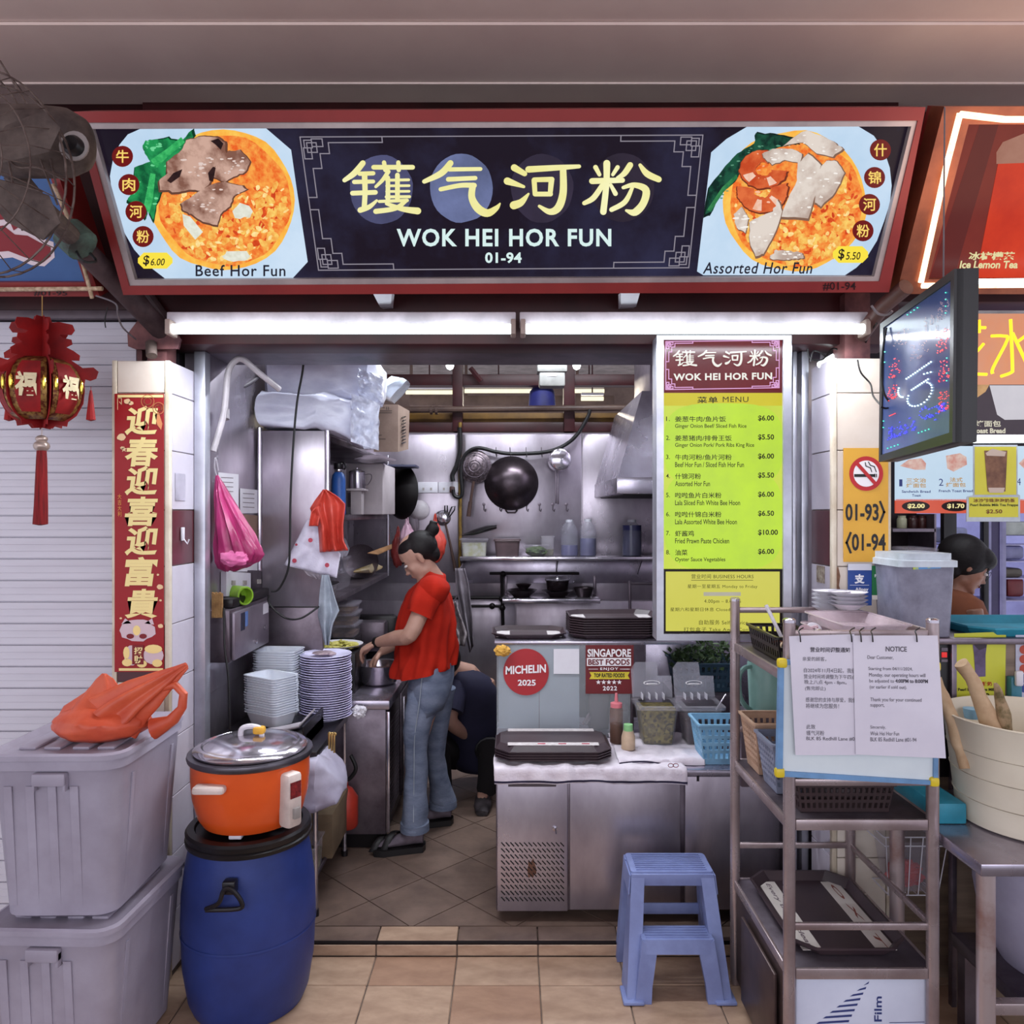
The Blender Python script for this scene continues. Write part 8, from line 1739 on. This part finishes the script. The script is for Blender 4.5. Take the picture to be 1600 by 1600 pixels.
je = obj('jeans', q, DEN, wo, ang=80)
q = B(); q.tube([P(660, 1050, 3.500), P(655, 1100, 3.497), P(648, 1150, 3.502), P(647, 1200, 3.507), P(646, 1285, 3.462)], .0022, 5, smooth=5); obj('seam', q, mat('pale_seam', (160, 168, 180), .9), je)
q = B(); q.loft([S(648, 1284, 3.53, .066, .072), S(648, 1296, 3.53, .068, .074)], 22); obj('hem', q, DEN, je); q = B(); q.loft([S(692, 1249, 3.83, .068, .070), S(692, 1260, 3.83, .070, .072)], 22); obj('hem', q, DEN, je)
# blouse
RED = mat('orange_red_cotton', (172, 36, 20), .9, 0, c2=(146, 26, 14), spec=.2, sc=5, bump=.2, bs=160)
q = B()
q.loft([S(664, 1047, 3.655, .142, .165, .03), S(665, 1030, 3.655, .145, .165, .02), S(666, 1005, 3.65, .140, .16, .012), S(667, 975, 3.65, .134, .16, .012), S(669, 948, 3.65, .118, .165, 0), S(673, 925, 3.65, .094, .165, -.01), S(677, 910, 3.645, .068, .13, -.02), S(680, 900, 3.64, .052, .075, -.02), S(680, 893, 3.64, .047, .06, -.02)], 30)
def sleeve(sh, el, sgn):
    a = V(sh); c = V(el); d = (c - a).normalized(); s1 = d.cross(V((0, 1, 0))).normalized(); s2_ = d.cross(s1)
    q.loft([(a - d * .02 + V((0, -sgn * .03, 0)), s1 * .065, s2_ * .06), (a + d * .04, s1 * .066, s2_ * .06), (a + d * .12, s1 * .062, s2_ * .058)], 20)
q.ball(shn + V((.012, .02, .0)), .078, 18, (1, 1, .85)); q.ball(shf + V((.012, -.02, .0)), .078, 18, (1, 1, .85)); sleeve(shn, eln, -1); sleeve(shf, elf, 1)
bmesh.ops.subdivide_edges(q.bm, edges=q.bm.edges[:], cuts=2, use_grid_fill=True); 
for v in q.bm.verts:
    cx_q = P(668, 980, 3.65).x; th = math.atan2(v.co.y - 3.65, v.co.x - cx_q); wq = min(1, max(0, (1.36 - v.co.z) * 2.6)); f_q = (.010 * math.sin(th * 9 + v.co.z * 16 + 1.5 * math.sin(v.co.z * 9)) + .006 * math.sin(th * 17 - v.co.z * 22)) * wq + .010 * noise.noise(V((v.co.x * 14 + v.co.z * 10, v.co.y * 12, v.co.z * 16)))
    v.co.x += math.cos(th) * f_q; v.co.y += math.sin(th) * f_q
crumple(q, .014, 8, 5)
obj('blouse', q, RED, wo, ang=80)
# hair and wrist band
R3 = HM.to_3x3().to_4x4(); q = B()
q.ball(HM @ V((-.030, 0, .030)), .083, 24, (1.0, .95, .98), R3); q.ball(HM @ V((.0, 0, .055)), .070, 20, (1.05, 1.0, .75), R3); q.ball(HM @ V((-.125, 0, .06)), .032, 14, (1.1, .9, 1), R3); q.tube([HM @ V((-.11, 0, .05)), HM @ V((-.15, 0, .09)), HM @ V((-.165, .01, .07))], [.02, .016, .006], 10); q.ball(HM @ V((-.055, 0, -.02)), .05, 16, (.8, .95, 1), R3)
obj('hair', remeshed(q, 'hair', .005, 4), HAIR, wo)
obj('hair_tie', B().lathe([(.018, -.006), (.022, 0), (.018, .006)], HM @ V((-.108, 0, .052)), 16, 'X', Matrix.Rotation(-.9, 4, 'Y')), mat('dark_band', (40, 30, 36), .6), wo)
wd_ = (wrn - eln).normalized(); obj('wrist_band', B().tube([wrn - wd_ * .012, wrn + wd_ * .006], .027, 16), WIRE, wo)
# ---- crouching helper
cr_ = thing('person', 'person in a navy shirt crouching behind the woman, head bowed out of sight', 'person', P(735, 1240, 4.3))
NAVY = mat('navy_cotton', (32, 30, 56), .85, 0, c2=(24, 22, 44), sc=6)
CM = frame(P(693, 1040, 4.10), (-.3, .8, -.5), (-.2, .5, .8))
b = B(); head_shapes(b, CM, .98)
b.tube([P(697, 1044, 4.10), P(732, 1052, 4.15), P(740, 1070, 4.2)], [.055, .055, .08], 14)
b.loft([(P(738, 1062, 4.18), (.12, 0, 0), (0, .10, 0)), (P(745, 1120, 4.25), (.15, 0, 0), (0, .13, 0)), (P(752, 1185, 4.35), (.15, 0, 0), (0, .15, 0)), (P(752, 1200, 4.36), (.12, 0, 0), (0, .12, 0))], 18)
b.tube([P(712, 1075, 4.1), P(703, 1120, 4.02), P(712, 1136, 4.05), P(730, 1150, 4.15)], [.05, .042, .038, .026], 12, smooth=3)
hand(b, P(730, 1150, 4.15), (.5, .6, -.5), (0, -.3, -1), .95, .6)
for s in (-1, 1):
    x = P(735, 1200, 4.3).x + s * .10
    b.tube([(x, 4.34, .26), (x - .02 + s * .04, 4.02, .36), (x - .02 + s * .02, 4.10, .13)], [.085, .06, .042], 12)
    b.loft([((x - .02, 4.16, .09), (.03, 0, 0), (0, 0, .03)), ((x - .02, 4.08, .095), (.035, 0, 0), (0, 0, .035)), ((x - .02, 3.98, .075), (.04, 0, 0), (0, 0, .02)), ((x - .02, 3.93, .07), (.03, 0, 0), (0, 0, .012))], 12)
obj('body', remeshed(b, 'body', .007, 3), SKIN, cr_)
q = B(); q.loft([(P(722, 1046, 4.13), (.06, 0, 0), (0, .06, 0)), (P(730, 1058, 4.16), (.12, 0, 0), (0, .12, 0)), (P(738, 1085, 4.2), (.155, 0, 0), (0, .15, 0)), (P(744, 1130, 4.25), (.17, 0, 0), (0, .16, 0)), (P(750, 1180, 4.32), (.17, 0, 0), (0, .17, 0)), (P(752, 1196, 4.34), (.15, 0, 0), (0, .15, 0))], 26)
q.tube([P(716, 1068, 4.1), P(706, 1112, 4.02)], [.065, .06], 16)
bmesh.ops.subdivide_edges(q.bm, edges=q.bm.edges[:], cuts=1, use_grid_fill=True); crumple(q, .012, 8, 9); obj('shirt', q, NAVY, cr_, ang=80)
q = B()
for s in (-1, 1):
    x = P(735, 1200, 4.3).x + s * .10; q.tube([(x, 4.36, .24), (x - .02 + s * .04, 4.01, .36), (x - .02 + s * .02, 4.10, .12)], [.10, .072, .056], 14)
q.ball((P(745, 1200, 4.35).x, 4.36, .25), .16, 14, (1, .8, .7)); obj('trousers', q, mat('black_trousers', (22, 18, 22), .85), cr_)
for s in (-1, 1):
    x = P(735, 1200, 4.3).x + s * .10 - .02; obj('shoe', B().loft([((x, 4.18, .075), (.036, 0, 0), (0, 0, .024)), ((x, 4.08, .085), (.042, 0, 0), (0, 0, .034)), ((x, 3.98, .075), (.046, 0, 0), (0, 0, .025)), ((x, 3.91, .065), (.03, 0, 0), (0, 0, .014))], 14), mat('grey_black_shoe', (70, 62, 66), .5, c2=(20, 16, 18), sc=20), cr_)
q = B(); R3 = CM.to_3x3().to_4x4(); q.ball(CM @ V((-.03, 0, .03)), .096, 20, (1, .93, 1), R3); obj('hair', q, HAIR, cr_)
# ---- woman of the right stall, seen in profile
rw = thing('person', 'woman with a black bob and mask-free bowed profile in a brown top, right stall', 'person', P(1500, 1300, 3.7))
rw['label'] = 'woman with black bobbed hair and a brown top in the right stall, looking down'
rh = P(1510, 884, 3.75); tr_ = math.radians(30)
RM = frame(rh, (math.cos(tr_), -.25, -math.sin(tr_)), (math.sin(tr_), 0, math.cos(tr_)))
b = B(); head_shapes(b, RM, 1.05)
b.tube([rh + V((-.02, 0, -.04)), P(1494, 912, 3.76), P(1488, 935, 3.78)], [.055, .05, .08], 14)
b.loft([(P(1490, 925, 3.78), (.09, 0, -.03), (0, .10, 0)), (P(1486, 960, 3.8), (.12, 0, 0), (0, .17, 0)), (P(1482, 1060, 3.8), (.12, 0, 0), (0, .15, 0)), (P(1482, 1180, 3.8), (.13, 0, 0), (0, .16, 0))], 18)
for s in (-1, 1):
    b.tube([P(1488, 945, 3.8) + V((0, s * .16, 0)), P(1496, 1030, 3.8) + V((0, s * .19, 0)), P(1540, 1050, 3.8) + V((0, s * .13, 0))], [.048, .04, .026], 12)
    hand(b, P(1540, 1050, 3.8) + V((0, s * .13, 0)), (1, 0, -.2), (0, 0, -1), 1, .5)
    b.tube([P(1482, 1170, 3.8) + V((0, s * .09, 0)), V((P(1482, 1170, 3.8).x, 3.8 + s * .09, .06))], [.085, .04], 12)
    fx = P(1482, 1170, 3.8).x; b.loft([((fx - .05, 3.8 + s * .09, .06), (0, .03, 0), (0, 0, .03)), ((fx + .03, 3.8 + s * .09, .06), (0, .04, 0), (0, 0, .04)), ((fx + .16, 3.8 + s * .09, .035), (0, .04, 0), (0, 0, .016))], 12)
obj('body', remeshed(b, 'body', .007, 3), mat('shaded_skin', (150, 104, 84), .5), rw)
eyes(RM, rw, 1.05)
R3 = RM.to_3x3().to_4x4(); q = B(); q.ball(RM @ V((-.035, 0, .035)), .112, 24, (1.05, .95, .98), R3); q.ball(RM @ V((.015, 0, .062)), .088, 20, (1.1, .98, .72), R3); q.ball(RM @ V((-.07, 0, -.03)), .085, 18, (.9, 1, 1), R3)
obj('hair', remeshed(q, 'hair', .006, 3), HAIR, rw)
q = B(); q.loft([(P(1492, 922, 3.78), (.07, 0, -.02), (0, .09, 0)), (P(1490, 932, 3.78), (.115, 0, -.02), (0, .15, 0)), (P(1488, 965, 3.8), (.145, 0, 0), (0, .21, 0)), (P(1484, 1060, 3.8), (.15, 0, 0), (0, .18, 0)), (P(1482, 1120, 3.8), (.16, 0, 0), (0, .18, 0))], 24); crumple(q, .01, 8, 3)
obj('top', q, mat('rust_brown_cotton', (110, 58, 30), .85, c2=(90, 46, 26)), rw, ang=80)
q = B()
for s in (-1, 1): q.lathe([(.021, -.001), (.023, 0), (.021, .001)], RM @ (V((.098, s * .030, -.004))), 18, 'X', R3, cap=False)
obj('glasses', q, WIRE, rw)
